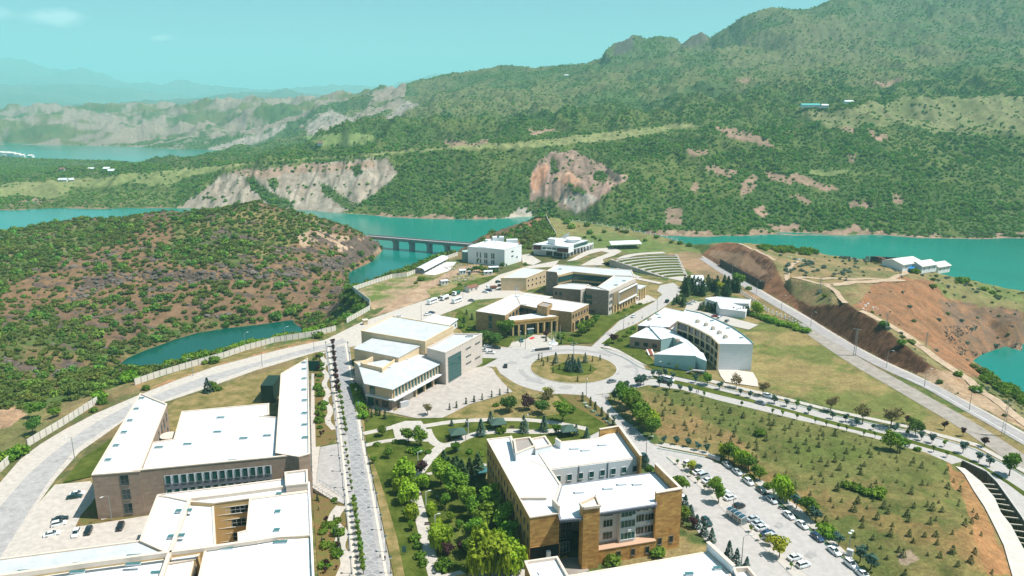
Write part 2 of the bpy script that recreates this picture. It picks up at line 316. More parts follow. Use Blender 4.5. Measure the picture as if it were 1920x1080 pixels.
def tin(x,y):
 """height and roughness of the triangulated control surface"""
 x=np.asarray(x,float);y=np.asarray(y,float);z=np.full(x.shape,-30.0);g=np.zeros(x.shape)
 order=np.argsort(y,axis=None);ys=y.ravel()[order];xs=x.ravel()[order];zf=np.full(xs.shape,-30.0);gf=np.zeros(xs.shape)
 for f in _of:
  a,b,c=(TXY[i]for i in f)
  lo=np.searchsorted(ys,min(a[1],b[1],c[1])-.001);hi=np.searchsorted(ys,max(a[1],b[1],c[1])+.001)
  if hi<=lo:continue
  X=xs[lo:hi];Y=ys[lo:hi];k=np.nonzero((X>=min(a[0],b[0],c[0]))&(X<=max(a[0],b[0],c[0])))[0]
  if not len(k):continue
  X=X[k];Y=Y[k]
  den=(b[1]-c[1])*(a[0]-c[0])+(c[0]-b[0])*(a[1]-c[1])
  if abs(den)<1e-9:continue
  u=((b[1]-c[1])*(X-c[0])+(c[0]-b[0])*(Y-c[1]))/den
  v=((c[1]-a[1])*(X-c[0])+(a[0]-c[0])*(Y-c[1]))/den
  w=1-u-v;ok=(u>=-1e-6)&(v>=-1e-6)&(w>=-1e-6);kk=k[ok]+lo
  za,zb,zc=_tz[f[0]],_tz[f[1]],_tz[f[2]]
  zf[kk]=u[ok]*za[0]+v[ok]*zb[0]+w[ok]*zc[0];gf[kk]=u[ok]*za[1]+v[ok]*zb[1]+w[ok]*zc[1]
 z.ravel()[order]=zf;g.ravel()[order]=gf
 return z,g
def height(x,y):
 x=np.asarray(x,float);y=np.asarray(y,float)
 wild=np.clip((y-640)/200,0,1)*np.clip((y-300)/300,0,1)
 wx=(fbm(x/60,y/60,3,3)-.5)*26*wild;wy=(fbm(x/60,y/60,3,9)-.5)*26*wild
 big=np.clip((y-1150)/600,0,1)
 wx=wx+(fbm(x/260,y/260,3,23)-.5)*150*big;wy=wy+(fbm(x/260,y/260,3,29)-.5)*110*big*(1-np.clip((y-2350)/200,0,1))
 far=np.clip((y-4500)/2000,0,1);wx=wx*(1-far)
 z,g=tin(x+wx,y+wy)
 land=np.clip((z-WATER)/14,0,1)
 d=np.hypot(x,y)
 n=(fbm(x/9,y/9,4,5)-.5)*3.4*g*np.where(d<900,1,1.4)
 n=n+(fbm(x/38,y/38,4,7)-.5)*7.0*g*np.clip((d-380)/400,.15,1)
 n=n+((ridged(x/150,y/190,4,11)-.62)*66+(ridged(x/62,y/95,3,15)-.6)*14)*(1-.72*np.clip((y-1450)/450,0,1))*np.clip((y-900)/500,0,1)*np.clip(g,0,1.6)*np.clip(land*2,0,1)
 n=n+(ridged(x/420,y/420,4,19)-.6)*48*np.clip((y-1500)/600,0,1)*np.clip((g-.9)/1.5,0,1.3)
 n=n+(ridged(x/3600,y/3600,4,41)-.6)*620*np.clip((y-8000)/3000,0,1)*np.clip((g-1)/2,0,1)
 n=n+(ridged(x/330,y/260,5,47)-.58)*120*np.clip((y-2600)/300,0,1)*np.clip((4600-y)/500,0,1)*np.clip((-300-x)/300,0,1)
 for xa,xb,ya,yb,am_ in((-500,-165,1050,1185,13),(15,175,900,1165,15)):
  mk=np.clip((x-xa)/25,0,1)*np.clip((xb-x)/25,0,1)*np.clip((y-ya)/30,0,1)*np.clip((yb-y)/30,0,1)
  n=n+(ridged((x+(fbm(x/40,y/40,2,77)-.5)*30)/17,y/150,3,63)-.6)*am_*mk
 return z+n*land
NC=840
ang=np.linspace(R(-41),R(41),NC)
rr=list(np.arange(30,165,4.0));d_=165.0
while d_<20500:
 rr.append(d_)
 d_+=d_*(.0042 if d_<900 else .0043 if d_<1700 else .0048 if d_<3200 else .012 if d_<4800 else .025)
rr=np.array(rr);NR=len(rr)
GX=np.outer(rr,np.sin(ang));GY=np.outer(rr,np.cos(ang))
GZ=height(GX,GY)
TR_R=[(1806,866),(1850,887),(1870,907),(1890,935),(1915,970),(1940,1010),(1975,1080),(2000,1140)]
TR_L=[(1796,873),(1810,878),(1841,903),(1866,933),(1878,961),(1897,985),(1921,1030),(1940,1080),(1955,1140)]
_PX,_PY=project(GX,GY,GZ)
_tr=inside(_PX,_PY,TR_R+TR_L[::-1])&(GY<300)
GZ[_tr]=-6.0
_PX,_PY=project(GX,GY,GZ)
_fl=np.abs(GZ)<.02
GZ[_fl]=0.0
RGB=np.zeros((NR,NC,3));VEG=np.zeros((NR,NC))
N1=fbm(GX/4,GY/4,4,51);N2=fbm(GX/22,GY/22,4,53);N3=fbm(GX/90,GY/90,4,57);N4=fbm(GX/400,GY/400,4,59);N0=fbm(GX/1.3,GY/1.3,3,61)
_slope=np.zeros_like(GZ);_slope[1:-1]=np.abs(GZ[2:]-GZ[:-2])/np.maximum(.1,(np.hypot(GX[2:]-GX[:-2],GY[2:]-GY[:-2])))
_ls=np.zeros_like(GZ);_ls[:,1:-1]=np.abs(GZ[:,2:]-GZ[:,:-2])/np.maximum(.1,np.hypot(GX[:,2:]-GX[:,:-2],GY[:,2:]-GY[:,:-2]));_slope=np.hypot(_slope,_ls)
def ramp(t,a,b):t=np.clip(t,0,1)[...,None];return np.array(a)*(1-t)+np.array(b)*t
def sstep(x,a,b):t=np.clip((x-a)/(b-a),0,1);return t*t*(3-2*t)
def paint(poly,c1,c2=None,veg=None,warp=0.0,d=(0,99999),k=1.0,nz=None,mask=None):
 """colour the ground inside a pixel outline (only ground between the two distances)"""
 xs=[p[0]for p in poly];ys=[p[1]for p in poly];e=warp+1
 m=(_PX>min(xs)-e)&(_PX<max(xs)+e)&(_PY>min(ys)-e)&(_PY<max(ys)+e)&(GY>d[0])&(GY<d[1])
 if mask is not None:m&=mask
 ii=np.nonzero(m)
 if not len(ii[0]):return
 X=GX[ii];Y=GY[ii];s=np.maximum(2.0,Y/60)
 qx=_PX[ii]+(fbm(X/s,Y/s,3,71)-.5)*2*warp;qy=_PY[ii]+(fbm(X/s,Y/s,3,73)-.5)*1.2*warp
 ok=inside(qx,qy,poly);jj=(ii[0][ok],ii[1][ok])
 t=(N2 if nz is None else nz)[jj];t=sstep(t*.65+N1[jj]*.35,.38,.62)
 RGB[jj]=RGB[jj]*(1-k)+ramp(t,c1,c2 or c1)*k
 if veg is not None:VEG[jj]=veg
SOIL=(.150,.092,.054);SOILP=(.40,.26,.17);OLIVE=(.075,.105,.028);DRY=(.235,.175,.075);GREEN=(.055,.10,.020)
PALE=(.42,.37,.31);PINK=(.34,.20,.14);MEADOW=(.135,.175,.055);ROCK=(.22,.19,.17)
# --- base colours by ground kind
t=sstep(N2*.6+N1*.4,.40,.60)
RGB[:]=ramp(t,DRY,OLIVE)
RGB[:]=RGB*(1-.35*sstep(N3,.5,.7)[...,None])+np.array(SOIL)*(.35*sstep(N3,.5,.7)[...,None])
wild=(GY>340)&~_fl
t2=sstep(N3*.55+N2*.45,.42,.58)
RGB[wild]=ramp(t2,SOIL,OLIVE)[wild]
far_m=GY>830
RGB[far_m]=ramp(sstep(N3*.6+N2*.4,.36,.56),(.100,.122,.034),(.060,.095,.024))[far_m];VEG[far_m]=(.48+.47*sstep(N2*.45+N3*.55,.40,.52))[far_m]
mtn=GY>1750
RGB[mtn]=ramp(sstep(N4*.45+N3*.45+N2*.1,.42,.56),(.118,.126,.048),(.062,.100,.032))[mtn];VEG[mtn]=(.25+.5*sstep(N3,.42,.56))[mtn]
rk=.38*sstep(_slope,.5,.85)*sstep(GZ,180,260)*(GX>-200)
RGB[:]=RGB*(1-.75*rk[...,None])+np.array((.19,.165,.115))*(.75*rk[...,None])
FARL=GY>4600
RGB[FARL]=ramp(sstep(N4,.4,.6),(.10,.12,.07),(.07,.10,.05))[FARL];VEG[FARL]=0
sh=(GZ<WATER+.3+3.6*sstep(N2*.5+N3*.5,.50,.62))&(GZ>WATER-3)&(GY<1500);RGB[sh]=ramp(N1,SOIL,(.36,.25,.17))[sh];VEG[sh]=.15
NEARB=[(180,760),(220,705),(600,606),(665,540),(690,510),(830,466),(900,466),(900,520),(700,600),(640,640),(250,740)]
# --- left hill
paint([(-300,560),(0,425),(120,408),(380,385),(475,375),(600,400),(725,445),(725,470),(690,500),(640,560),(590,605),(215,705),(-300,800)],SOIL,(.190,.112,.060),.38,0,(300,845),nz=N3)
paint([(-300,640),(0,600),(90,590),(180,620),(240,660),(215,720),(230,760),(60,800),(-300,880)],(.16,.11,.05),OLIVE,.80,30,(240,560))
paint([(-300,500),(0,425),(225,400),(270,420),(240,450),(120,470),(60,520),(-300,560)],(.17,.15,.06),OLIVE,.75,22,(400,845))
paint([(300,400),(375,390),(475,380),(570,398),(625,425),(560,455),(520,480),(430,500),(330,495),(290,470),(330,440)],(.20,.16,.06),(.06,.10,.025),.72,22,(450,845))
paint([(230,640),(330,600),(440,590),(480,612),(380,640),(240,690)],(.16,.11,.05),OLIVE,.7,16,(300,600))
paint([(545,440),(590,432),(650,440),(700,450),(722,465),(690,480),(640,470),(600,455),(570,465)],(.42,.30,.20),(.34,.22,.14),.25,9,(450,845))
sl=(GZ>WATER-.5)&(GZ<WATER+2.6)&(GX<-60)&(GY<640)&(GY>340);VEG[sl]=.9
ck=(GY>340)&(GY<760)&(GX<-60)&((_slope>.74)|(fbm(GX/22,GY/7,4,81)>.655))&(GZ>-24)&~inside(_PX,_PY,NEARB)&~_fl
RGB[ck]=ramp(N0,(.150,.105,.080),(.062,.043,.033))[ck];VEG[ck]*=.35
# --- ground between wall and inlet, knoll
paint([(220,705),(600,612),(665,540),(690,515),(830,470),(860,470),(780,507),(662,545),(692,570),(655,600),(630,612),(252,715),(180,750)],GREEN,OLIVE,.95,3,(300,760),mask=~_fl)
paint([(885,462),(915,440),(985,418),(1024,402),(1045,440),(1000,465),(930,472)],(.26,.13,.075),OLIVE,.6,6,(560,800),mask=~_fl)
paint([(985,440),(1015,415),(1040,440),(1000,465),(980,462)],OLIVE,GREEN,.9,6,(560,800),mask=~_fl)
# --- meadow at the far end of the campus
paint([(1024,402),(1110,415),(1250,444),(1312,470),(1330,500),(1400,560),(1330,520),(1250,480),(1120,470),(1045,455)],(.21,.175,.07),(.12,.155,.045),.04,2,(450,800),nz=N3)
paint([(1255,478),(1290,470),(1320,478),(1380,520),(1430,560),(1400,560),(1340,530),(1300,510)],(.30,.19,.11),(.21,.15,.08),.06,6,(420,800))
# --- right hand peninsula and cutting
paint([(1320,455),(1380,448),(1560,470),(1700,490),(1920,545),(1920,640),(1830,680),(1740,690),(1600,640),(1500,580)],(.25,.175,.085),(.16,.15,.06),.06,5,(300,700))
paint([(1600,575),(1640,530),(1700,520),(1760,530),(1800,560),(1850,610),(1880,650),(1825,675),(1840,710),(1790,690),(1730,640),(1660,600)],(.27,.130,.064),(.215,.115,.06),.03,8,(300,560),nz=N1)
paint([(1760,560),(1860,575),(1920,585),(1920,650),(1880,655),(1840,670),(1800,640)],(.16,.105,.068),(.23,.125,.068),.10,10,(300,600),nz=N1)
paint([(1740,520),(1850,530),(1920,550),(1920,585),(1840,570),(1780,560)],(.14,.16,.05),(.20,.17,.07),.18,6,(300,640))
paint(CUT_BASE+[(p[0],p[1])for p in CUT_TOP[::-1]],(.22,.105,.055),(.15,.072,.038),0,3,(290,660),nz=N1)
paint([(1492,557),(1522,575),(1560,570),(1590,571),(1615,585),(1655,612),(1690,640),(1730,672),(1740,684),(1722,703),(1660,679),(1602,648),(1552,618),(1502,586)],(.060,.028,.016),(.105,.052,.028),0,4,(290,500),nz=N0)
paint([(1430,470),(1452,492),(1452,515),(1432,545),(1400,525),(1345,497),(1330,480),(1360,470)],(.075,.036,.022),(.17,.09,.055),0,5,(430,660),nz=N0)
paint([(1335,468),(1400,478),(1440,512),(1425,518),(1380,498),(1330,480)],(.27,.165,.10),(.22,.13,.08),0,3,(430,660),nz=N0)
paint([(1720,702),(1745,690),(1800,700),(1860,745),(1920,790),(1920,806),(1800,746)],(.30,.19,.11),(.36,.25,.16),.05,4,(240,360))
paint([(1840,700),(1880,715),(1920,750),(1920,790),(1880,765),(1830,720)],(.19,.16,.07),OLIVE,.45,5,(240,360))
# --- planted field right of the car park
FIELD=[(1180,712),(1300,735),(1420,765),(1560,795),(1700,840),(1770,862),(1806,888),(1850,965),(1893,1080),(1900,1110),(1640,1120),(1560,1020),(1440,915),(1240,825),(1225,780)]
paint(FIELD,(.185,.150,.052),(.095,.110,.028),0,0,(150,400),nz=N3)
paint([(1200,735),(1300,760),(1340,800),(1420,850),(1440,900),(1240,820),(1225,780)],(.27,.150,.07),(.19,.14,.052),None,26,(150,400),k=.6)
paint([(1400,890),(1490,905),(1560,940),(1650,960),(1760,985),(1860,1000),(1893,1080),(1830,1080),(1760,1030),(1640,990),(1500,950)],(.31,.155,.066),(.22,.145,.055),None,30,(150,400),k=.62)
paint([(1770,862),(1806,888),(1850,965),(1893,1080),(1850,1080),(1820,980),(1790,910)],(.34,.165,.070),(.26,.14,.062),None,10,(150,400),k=.85)
paint([(1420,770),(1560,798),(1740,850),(1790,900),(1700,905),(1560,900),(1480,860)],(.085,.110,.024),(.135,.130,.040),None,34,(150,400),k=.8)
paint([(1680,1035),(1710,1030),(1725,1048),(1705,1060),(1685,1055)],(.42,.33,.27),(.30,.22,.15),None,6,(150,400))
# --- dry field between the curved building and the valley road
paint([(1360,610),(1440,605),(1520,622),(1620,680),(1760,752),(1920,850),(1920,870),(1760,820),(1560,765),(1420,725)],(.245,.185,.075),(.135,.145,.040),0,0,(150,400),nz=N2)
# --- left field, wall verge
paint([(-100,880),(0,800),(60,770),(190,735),(252,712),(183,750),(52,838),(0,885)],(.245,.18,.08),(.15,.14,.05),.02,6,(200,360))
paint([(-40,775),(30,765),(55,775),(20,800),(-40,820)],(.42,.27,.17),(.36,.22,.13),0,5,(220,340))
paint([(252,722),(400,682),(600,632),(600,640),(400,695),(280,733)],(.36,.19,.10),(.22,.17,.07),0,4,(200,400),nz=N1)
paint([(665,546),(736,521),(780,515),(800,530),(780,550),(740,570),(700,580)],(.115,.15,.035),(.33,.23,.14),0,3,(380,560),nz=N2)
paint([(745,560),(800,530),(850,505),(900,492),(900,510),(850,535),(790,565),(750,580),(700,592)],(.40,.27,.18),(.34,.22,.14),0,5,(380,620),nz=N1)
paint([(800,545),(850,515),(920,510),(940,515),(880,535),(815,562)],(.12,.155,.04),(.28,.2,.1),0,4,(380,620),nz=N1)
paint([(855,575),(895,560),(905,600),(890,625),(860,610)],(.13,.15,.04),(.10,.13,.03),0,3,(380,620),nz=N1)
# --- far bank: scarps, meadows, landslips
BLUFF=[(335,393),(400,340),(430,322),(560,308),(700,296),(722,300),(746,325),(700,365),(665,385),(640,398),(480,398)]
paint(BLUFF,(.33,.275,.215),(.265,.212,.162),.05,6,(900,1260),nz=N2)
paint([(430,322),(560,308),(700,300),(705,312),(560,326),(470,335)],(.33,.225,.16),(.27,.19,.14),.15,7,(900,1260))
for pl in([(455,335),(475,332),(500,352),(540,375),(555,392),(520,392),(490,372)],[(595,340),(620,350),(650,370),(668,388),(660,396),(630,378),(605,362)],[(500,335),(520,330),(525,350),(510,352)],[(655,310),(675,308),(680,325),(668,330)]):
 paint(pl,(.05,.08,.025),(.07,.10,.03),.95,5,(900,1260))
paint([(995,330),(1010,305),(1030,285),(1075,282),(1110,300),(1178,335),(1150,352),(1120,375),(1080,402),(1040,380),(1000,385),(990,360)],(.29,.19,.145),(.20,.14,.105),.10,9,(860,1260),nz=N2)
paint([(998,330),(1010,307),(1027,308),(1022,335),(1005,365),(996,350)],(.40,.20,.12),(.38,.27,.20),0,4,(860,1260))
paint([(1040,330),(1065,320),(1090,340),(1085,352),(1060,345)],(.46,.24,.15),(.40,.26,.18),.03,5,(860,1260))
paint([(1055,375),(1095,355),(1120,372),(1080,402)],(.46,.37,.30),(.36,.26,.2),.02,4,(860,1260))
for pl in([(1030,296),(1048,300),(1044,326),(1030,322)],[(1058,343),(1085,350),(1100,362),(1075,360)],[(1000,372),(1030,368),(1045,392),(1010,396)],[(1118,318),(1140,330),(1128,345),(1108,335)]):paint(pl,(.055,.08,.024),(.09,.09,.04),.9,9,(860,1260))
paint([(938,412),(975,388),(1000,396),(1000,412)],(.40,.34,.27),(.36,.28,.21),0,3,(860,1260))
for pl in([(1290,275),(1330,285),(1334,295),(1300,290)],[(1318,315),(1345,310),(1385,322),(1370,333),(1340,325)],[(1435,322),(1480,325),(1560,345),(1570,354),(1500,345),(1440,335)],[(1388,345),(1408,330),(1420,335),(1405,365),(1390,370)],[(1298,355),(1308,338),(1320,352),(1310,362)],[(1405,395),(1430,385),(1445,402),(1430,410)],[(1480,366),(1525,375),(1520,385),(1490,378)],[(1250,395),(1285,390),(1280,420),(1255,425)],[(1440,422),(1470,418),(1500,425),(1500,435),(1460,432)],[(1560,430),(1600,425),(1640,436),(1600,440)],[(1338,240),(1375,238),(1420,255),(1460,275),(1440,278),(1380,262)],[(1560,220),(1600,235),(1600,250),(1570,240)],[(1625,245),(1660,250),(1665,265),(1630,258)],[(1585,285),(1605,290),(1600,305),(1588,300)],[(1590,378),(1635,380),(1630,392),(1592,390)],[(1665,365),(1690,370),(1690,385),(1668,382)],[(980,240),(1010,243),(1040,245),(1000,252)],[(830,265),(920,262),(910,272),(840,276)],[(1380,150),(1410,145),(1400,160)],[(1630,155),(1690,147),(1680,160),(1640,162)]):
 paint(pl,(.30,.19,.135),(.22,.15,.10),.14,12,(830,2400))
paint([(0,345),(200,330),(440,308),(700,286),(1000,262),(1250,236),(1300,230),(1310,236),(1160,262),(1000,276),(820,282),(700,292),(560,300),(440,312),(330,340),(300,365),(150,372),(0,368)],(.205,.205,.085),(.165,.185,.066),.05,6,(1000,1480),nz=N3)
paint([(0,378),(300,372),(340,392),(0,394)],(.22,.15,.09),OLIVE,.6,5,(1000,1300))
paint([(130,350),(260,345),(330,350),(330,385),(200,380),(100,370)],(.085,.115,.03),(.13,.15,.05),.5,10,(1000,1480))
paint([(1490,215),(1700,185),(1920,175),(1920,250),(1760,250),(1700,235),(1560,235)],(.185,.180,.082),(.145,.160,.060),.13,16,(1100,1800),nz=N3)
paint([(1520,315),(1590,318),(1560,330),(1520,326)],(.17,.19,.07),(.14,.17,.06),.05,5,(850,1300))
paint([(570,258),(640,245),(705,252),(690,268),(600,272)],(.16,.20,.07),(.13,.17,.055),.08,6,(1300,2400))
paint([(0,318),(370,292),(440,290),(700,275),(820,270),(700,283),(440,304),(200,328),(0,336)],(.055,.085,.028),(.09,.105,.035),.85,4,(1300,2000))
bl=(GY>2350)&(GY<4700)&(_PX<760)
bm=sstep(ridged(GX/300,GY/210,4,91)*.55+N3*.25+N2*.2,.535,.60)
RGB[bl]=(RGB*(1-bm[...,None])+ramp(N2,(.27,.215,.165),(.195,.158,.12))*bm[...,None])[bl];VEG[bl]=.6*(1-bm[bl])
for pl in([(575,240),(600,215),(620,205),(650,215),(670,225),(640,235),(600,255),(580,255)],[(735,212),(760,190),(790,195),(770,205),(740,225),(700,230)],[(380,280),(450,262),(520,238),(545,230),(520,250),(470,272),(420,285)]):
 paint(pl,(.30,.255,.21),(.26,.22,.18),.05,8,(1900,3600))
STK=ridged(GX/6,GY/70,3,67)
for pl in(BLUFF,[(995,330),(1010,305),(1030,285),(1075,282),(1110,300),(1178,335),(1150,352),(1120,375),(1080,402),(1040,380),(1000,385),(990,360)]):
 m=inside(_PX,_PY,pl)&(GY>850)&(GY<1280);RGB[m]*=(.62+.55*STK[m])[...,None]
paint([(1148,104),(1158,70),(1172,60),(1186,70),(1186,90),(1170,100)],(.075,.075,.06),(.10,.09,.07),0,2,(2400,2700),nz=N3)
paint([(1276,88),(1300,62),(1314,56),(1330,72),(1310,86)],(.10,.095,.07),(.13,.11,.085),.1,2,(2400,2700))
_f1=sstep(GY,350,800);_f2=sstep(GY,1000,1900)
RGB*=(.80+.40*(N0*(1-_f1)+(N1*(1-_f2)+(N2*.5+N3*.5)*_f2)*_f1))[...,None]
_bx=RGB
me=bpy.data.meshes.new('ground')
nv=NR*NC;me.vertices.add(nv)
me.vertices.foreach_set('co',np.stack([GX,GY,GZ],-1).ravel().astype(np.float32))
i0=(np.arange(NR-1)[:,None]*NC+np.arange(NC-1)[None]).ravel()
quad=np.stack([i0,i0+1,i0+NC+1,i0+NC],-1).astype(np.int32)
nf=len(quad);me.loops.add(nf*4);me.polygons.add(nf)
me.loops.foreach_set('vertex_index',quad.ravel());me.polygons.foreach_set('loop_start',(np.arange(nf)*4).astype(np.int32))
me.polygons.foreach_set('loop_total',np.full(nf,4,np.int32));me.polygons.foreach_set('use_smooth',np.ones(nf,bool))
me.update(calc_edges=True);me.validate()
at=me.attributes.new('soil','FLOAT_COLOR','POINT');at.data.foreach_set('color',np.concatenate([np.clip(RGB,0,1).reshape(-1,3),np.ones((nv,1))],1).ravel().astype(np.float32))
gm=bpy.data.materials.new('ground_soil');gm.use_nodes=True;nt=gm.node_tree;n=nt.nodes;l=nt.links
b=n['Principled BSDF'];b.inputs['Roughness'].default_value=.95;b.inputs['Specular IOR Level'].default_value=.1
a=n.new('ShaderNodeAttribute');a.attribute_name='soil';g=n.new('ShaderNodeNewGeometry')
z1=n.new('ShaderNodeTexNoise');z1.inputs['Scale'].default_value=.9;z1.inputs['Detail'].default_value=6;z1.inputs['Roughness'].default_value=.7;l.new(g.outputs['Position'],z1.inputs['Vector'])
z2=n.new('ShaderNodeTexNoise');z2.inputs['Scale'].default_value=.11;z2.inputs['Detail'].default_value=6;z2.inputs['Roughness'].default_value=.7;l.new(g.outputs['Position'],z2.inputs['Vector'])
ad=n.new('ShaderNodeMath');ad.operation='ADD';l.new(z1.outputs[0],ad.inputs[0]);l.new(z2.outputs[0],ad.inputs[1])
mr=n.new('ShaderNodeMapRange');mr.inputs[1].default_value=.75;mr.inputs[2].default_value=1.25;mr.inputs[3].default_value=.62;mr.inputs[4].default_value=1.42;l.new(ad.outputs[0],mr.inputs[0])
mx=n.new('ShaderNodeMix');mx.data_type='RGBA';mx.blend_type='MULTIPLY';mx.inputs[0].default_value=1;l.new(a.outputs['Color'],mx.inputs[6]);l.new(mr.outputs[0],mx.inputs[7]);l.new(mx.outputs[2],b.inputs['Base Color'])
bp=n.new('ShaderNodeBump');bp.inputs['Strength'].default_value=.7;bp.inputs['Distance'].default_value=.6;l.new(z1.outputs[0],bp.inputs['Height']);l.new(bp.outputs[0],b.inputs['Normal'])
me.materials.append(gm)
ground=link(bpy.data.objects.new('ground',me));tag(ground,'rolling ground of the campus, hills and far mountains',kind='structure')
o=mobj('ground_behind',[(-600,-400,-.02),(600,-400,-.02),(600,60,-.02),(-600,60,-.02)],[(0,1,2,3)],pmat('ground_plain',(.2,.15,.07),var=.3,vscale=.2));tag(o,'flat dry ground behind the viewpoint',kind='structure')
# ------------------------------------------------------------------ water
wm=bpy.data.materials.new('lake_water');wm.use_nodes=True;nt=wm.node_tree;n=nt.nodes;l=nt.links
b=n['Principled BSDF'];b.inputs['Base Color'].default_value=(.004,.150,.122,1);b.inputs['Roughness'].default_value=.12;b.inputs['IOR'].default_value=1.33
b.inputs['Specular IOR Level'].default_value=.32
g=n.new('ShaderNodeNewGeometry');z1=n.new('ShaderNodeTexNoise');z1.inputs['Scale'].default_value=.55;z1.inputs['Detail'].default_value=3;l.new(g.outputs['Position'],z1.inputs['Vector'])
z2=n.new('ShaderNodeTexNoise');z2.inputs['Scale'].default_value=.06;z2.inputs['Detail'].default_value=2;l.new(g.outputs['Position'],z2.inputs['Vector'])
ad=n.new('ShaderNodeMath');ad.operation='MULTIPLY_ADD';ad.inputs[1].default_value=.6;l.new(z2.outputs[0],ad.inputs[0]);l.new(z1.outputs[0],ad.inputs[2])
bp=n.new('ShaderNodeBump');bp.inputs['Strength'].default_value=.35;bp.inputs['Distance'].default_value=.35;l.new(ad.outputs[0],bp.inputs['Height']);l.new(bp.outputs[0],b.inputs['Normal'])
z3=n.new('ShaderNodeTexNoise');z3.inputs['Scale'].default_value=.004;z3.inputs['Detail'].default_value=3;l.new(g.outputs['Position'],z3.inputs['Vector'])
rp=n.new('ShaderNodeValToRGB');rp.color_ramp.elements[0].position=.35;rp.color_ramp.elements[1].position=.68
rp.color_ramp.elements[0].color=(.002,.165,.125,1);rp.color_ramp.elements[1].color=(.004,.215,.170,1);l.new(z3.outputs[0],rp.inputs[0])
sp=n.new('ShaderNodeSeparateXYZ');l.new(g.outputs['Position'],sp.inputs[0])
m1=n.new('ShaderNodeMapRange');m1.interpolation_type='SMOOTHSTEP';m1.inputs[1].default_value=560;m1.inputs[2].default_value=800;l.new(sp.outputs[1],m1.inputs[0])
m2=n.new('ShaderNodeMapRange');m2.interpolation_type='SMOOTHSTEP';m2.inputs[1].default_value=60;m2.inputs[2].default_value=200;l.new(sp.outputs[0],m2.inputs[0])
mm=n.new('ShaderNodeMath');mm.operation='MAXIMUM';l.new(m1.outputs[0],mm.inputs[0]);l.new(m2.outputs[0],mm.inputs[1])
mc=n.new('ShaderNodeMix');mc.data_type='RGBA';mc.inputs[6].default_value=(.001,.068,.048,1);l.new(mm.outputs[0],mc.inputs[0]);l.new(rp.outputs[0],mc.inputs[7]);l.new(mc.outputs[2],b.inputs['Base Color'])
o=mobj('lake',[(-3200,240,WATER),(1800,240,WATER),(1800,3000,WATER),(-3200,3000,WATER)],[(0,1,2,3)],wm);tag(o,'turquoise water of the reservoir',kind='structure')
# ------------------------------------------------------------------ haze
hz=bpy.data.materials.new('haze_air');hz.use_nodes=True;nt=hz.node_tree;nt.nodes.clear()
ov=nt.nodes.new('ShaderNodeOutputMaterial');pv=nt.nodes.new('ShaderNodeVolumePrincipled')
pv.inputs['Color'].default_value=(.43,.90,.92,1);pv.inputs['Density'].default_value=.0001;pv.inputs['Anisotropy'].default_value=.0
nt.links.new(pv.outputs[0],ov.inputs['Volume'])
mbx=MB();mbx.box((0,14200,690),(52000,30400,1500));o=mbx.build('haze',hz);tag(o,'thin blue-green haze over the valley and mountains','haze',kind='stuff')
_la0,_dla=ang[0],ang[1]-ang[0]
def hgt(x,y):
 """ground height, read off the terrain grid"""
 d=math.hypot(x,y);a=math.atan2(x,y);i=int(np.clip(np.searchsorted(rr,d)-1,0,NR-2));j=(a-_la0)/_dla;j0=int(min(max(j,0),NC-2));u=(d-rr[i])/(rr[i+1]-rr[i]);v=min(max(j-j0,0),1)
 return float((GZ[i,j0]*(1-v)+GZ[i,j0+1]*v)*(1-u)+(GZ[i+1,j0]*(1-v)+GZ[i+1,j0+1]*v)*u)
# ================================================================== ROADS, PAVEMENTS, LAWNS
CONC=pmat('worn_concrete_road',(.415,.378,.35),.9,.2,var=.11,vscale=.5,detail=8,bump=.25,bscale=6)
SAND=pmat('sandy_concrete',(.485,.425,.37),.95,.1,var=.15,vscale=.6,detail=8,bump=.3,bscale=4)
ASPH=pmat('grey_asphalt',(.33,.30,.285),.9,.2,var=.14,vscale=.3,detail=8,bump=.2,bscale=8)
ASPH2=pmat('old_brown_asphalt',(.31,.265,.225),.92,.2,var=.2,vscale=.3,detail=8,bump=.3,bscale=5)
PATHM=pmat('pale_path_paving',(.46,.41,.36),.9,.2,var=.12,vscale=.6,bump=.15,bscale=8)
DIRT=pmat('dirt_track',(.44,.32,.22),.95,.1,var=.22,vscale=.5,bump=.4,bscale=3)
CREAM=pmat('cream_stone_band',(.62,.53,.43),.85,.2,var=.08,vscale=2)
KERB=pmat('kerb_concrete',(.48,.45,.41),.9,.2,var=.1,vscale=1)
KERBT=pmat('teal_painted_kerb',(.05,.16,.15),.8,.3,var=.25,vscale=.8)
WHITEP=pmat('road_paint',(.78,.77,.74),.8,.2,var=.06,vscale=2)
YELP=pmat('yellow_paint',(.62,.38,.06),.8,.2,var=.1,vscale=2)
LAWN=pmat('lawn_grass',(.048,.078,.008),.95,.05,var=.25,vscale=.16,detail=9,col2=(.098,.112,.022),bump=.6,bscale=2.5)
DRYG=pmat('dry_grass',(.135,.135,.035),.95,.05,var=.2,vscale=.20,detail=9,col2=(.27,.19,.085),bump=.6,bscale=2.5)
BEDM=pmat('planting_bed_soil',(.25,.14,.065),.95,.05,var=.2,vscale=.3,detail=9,col2=(.10,.11,.03),bump=.7,bscale=2)
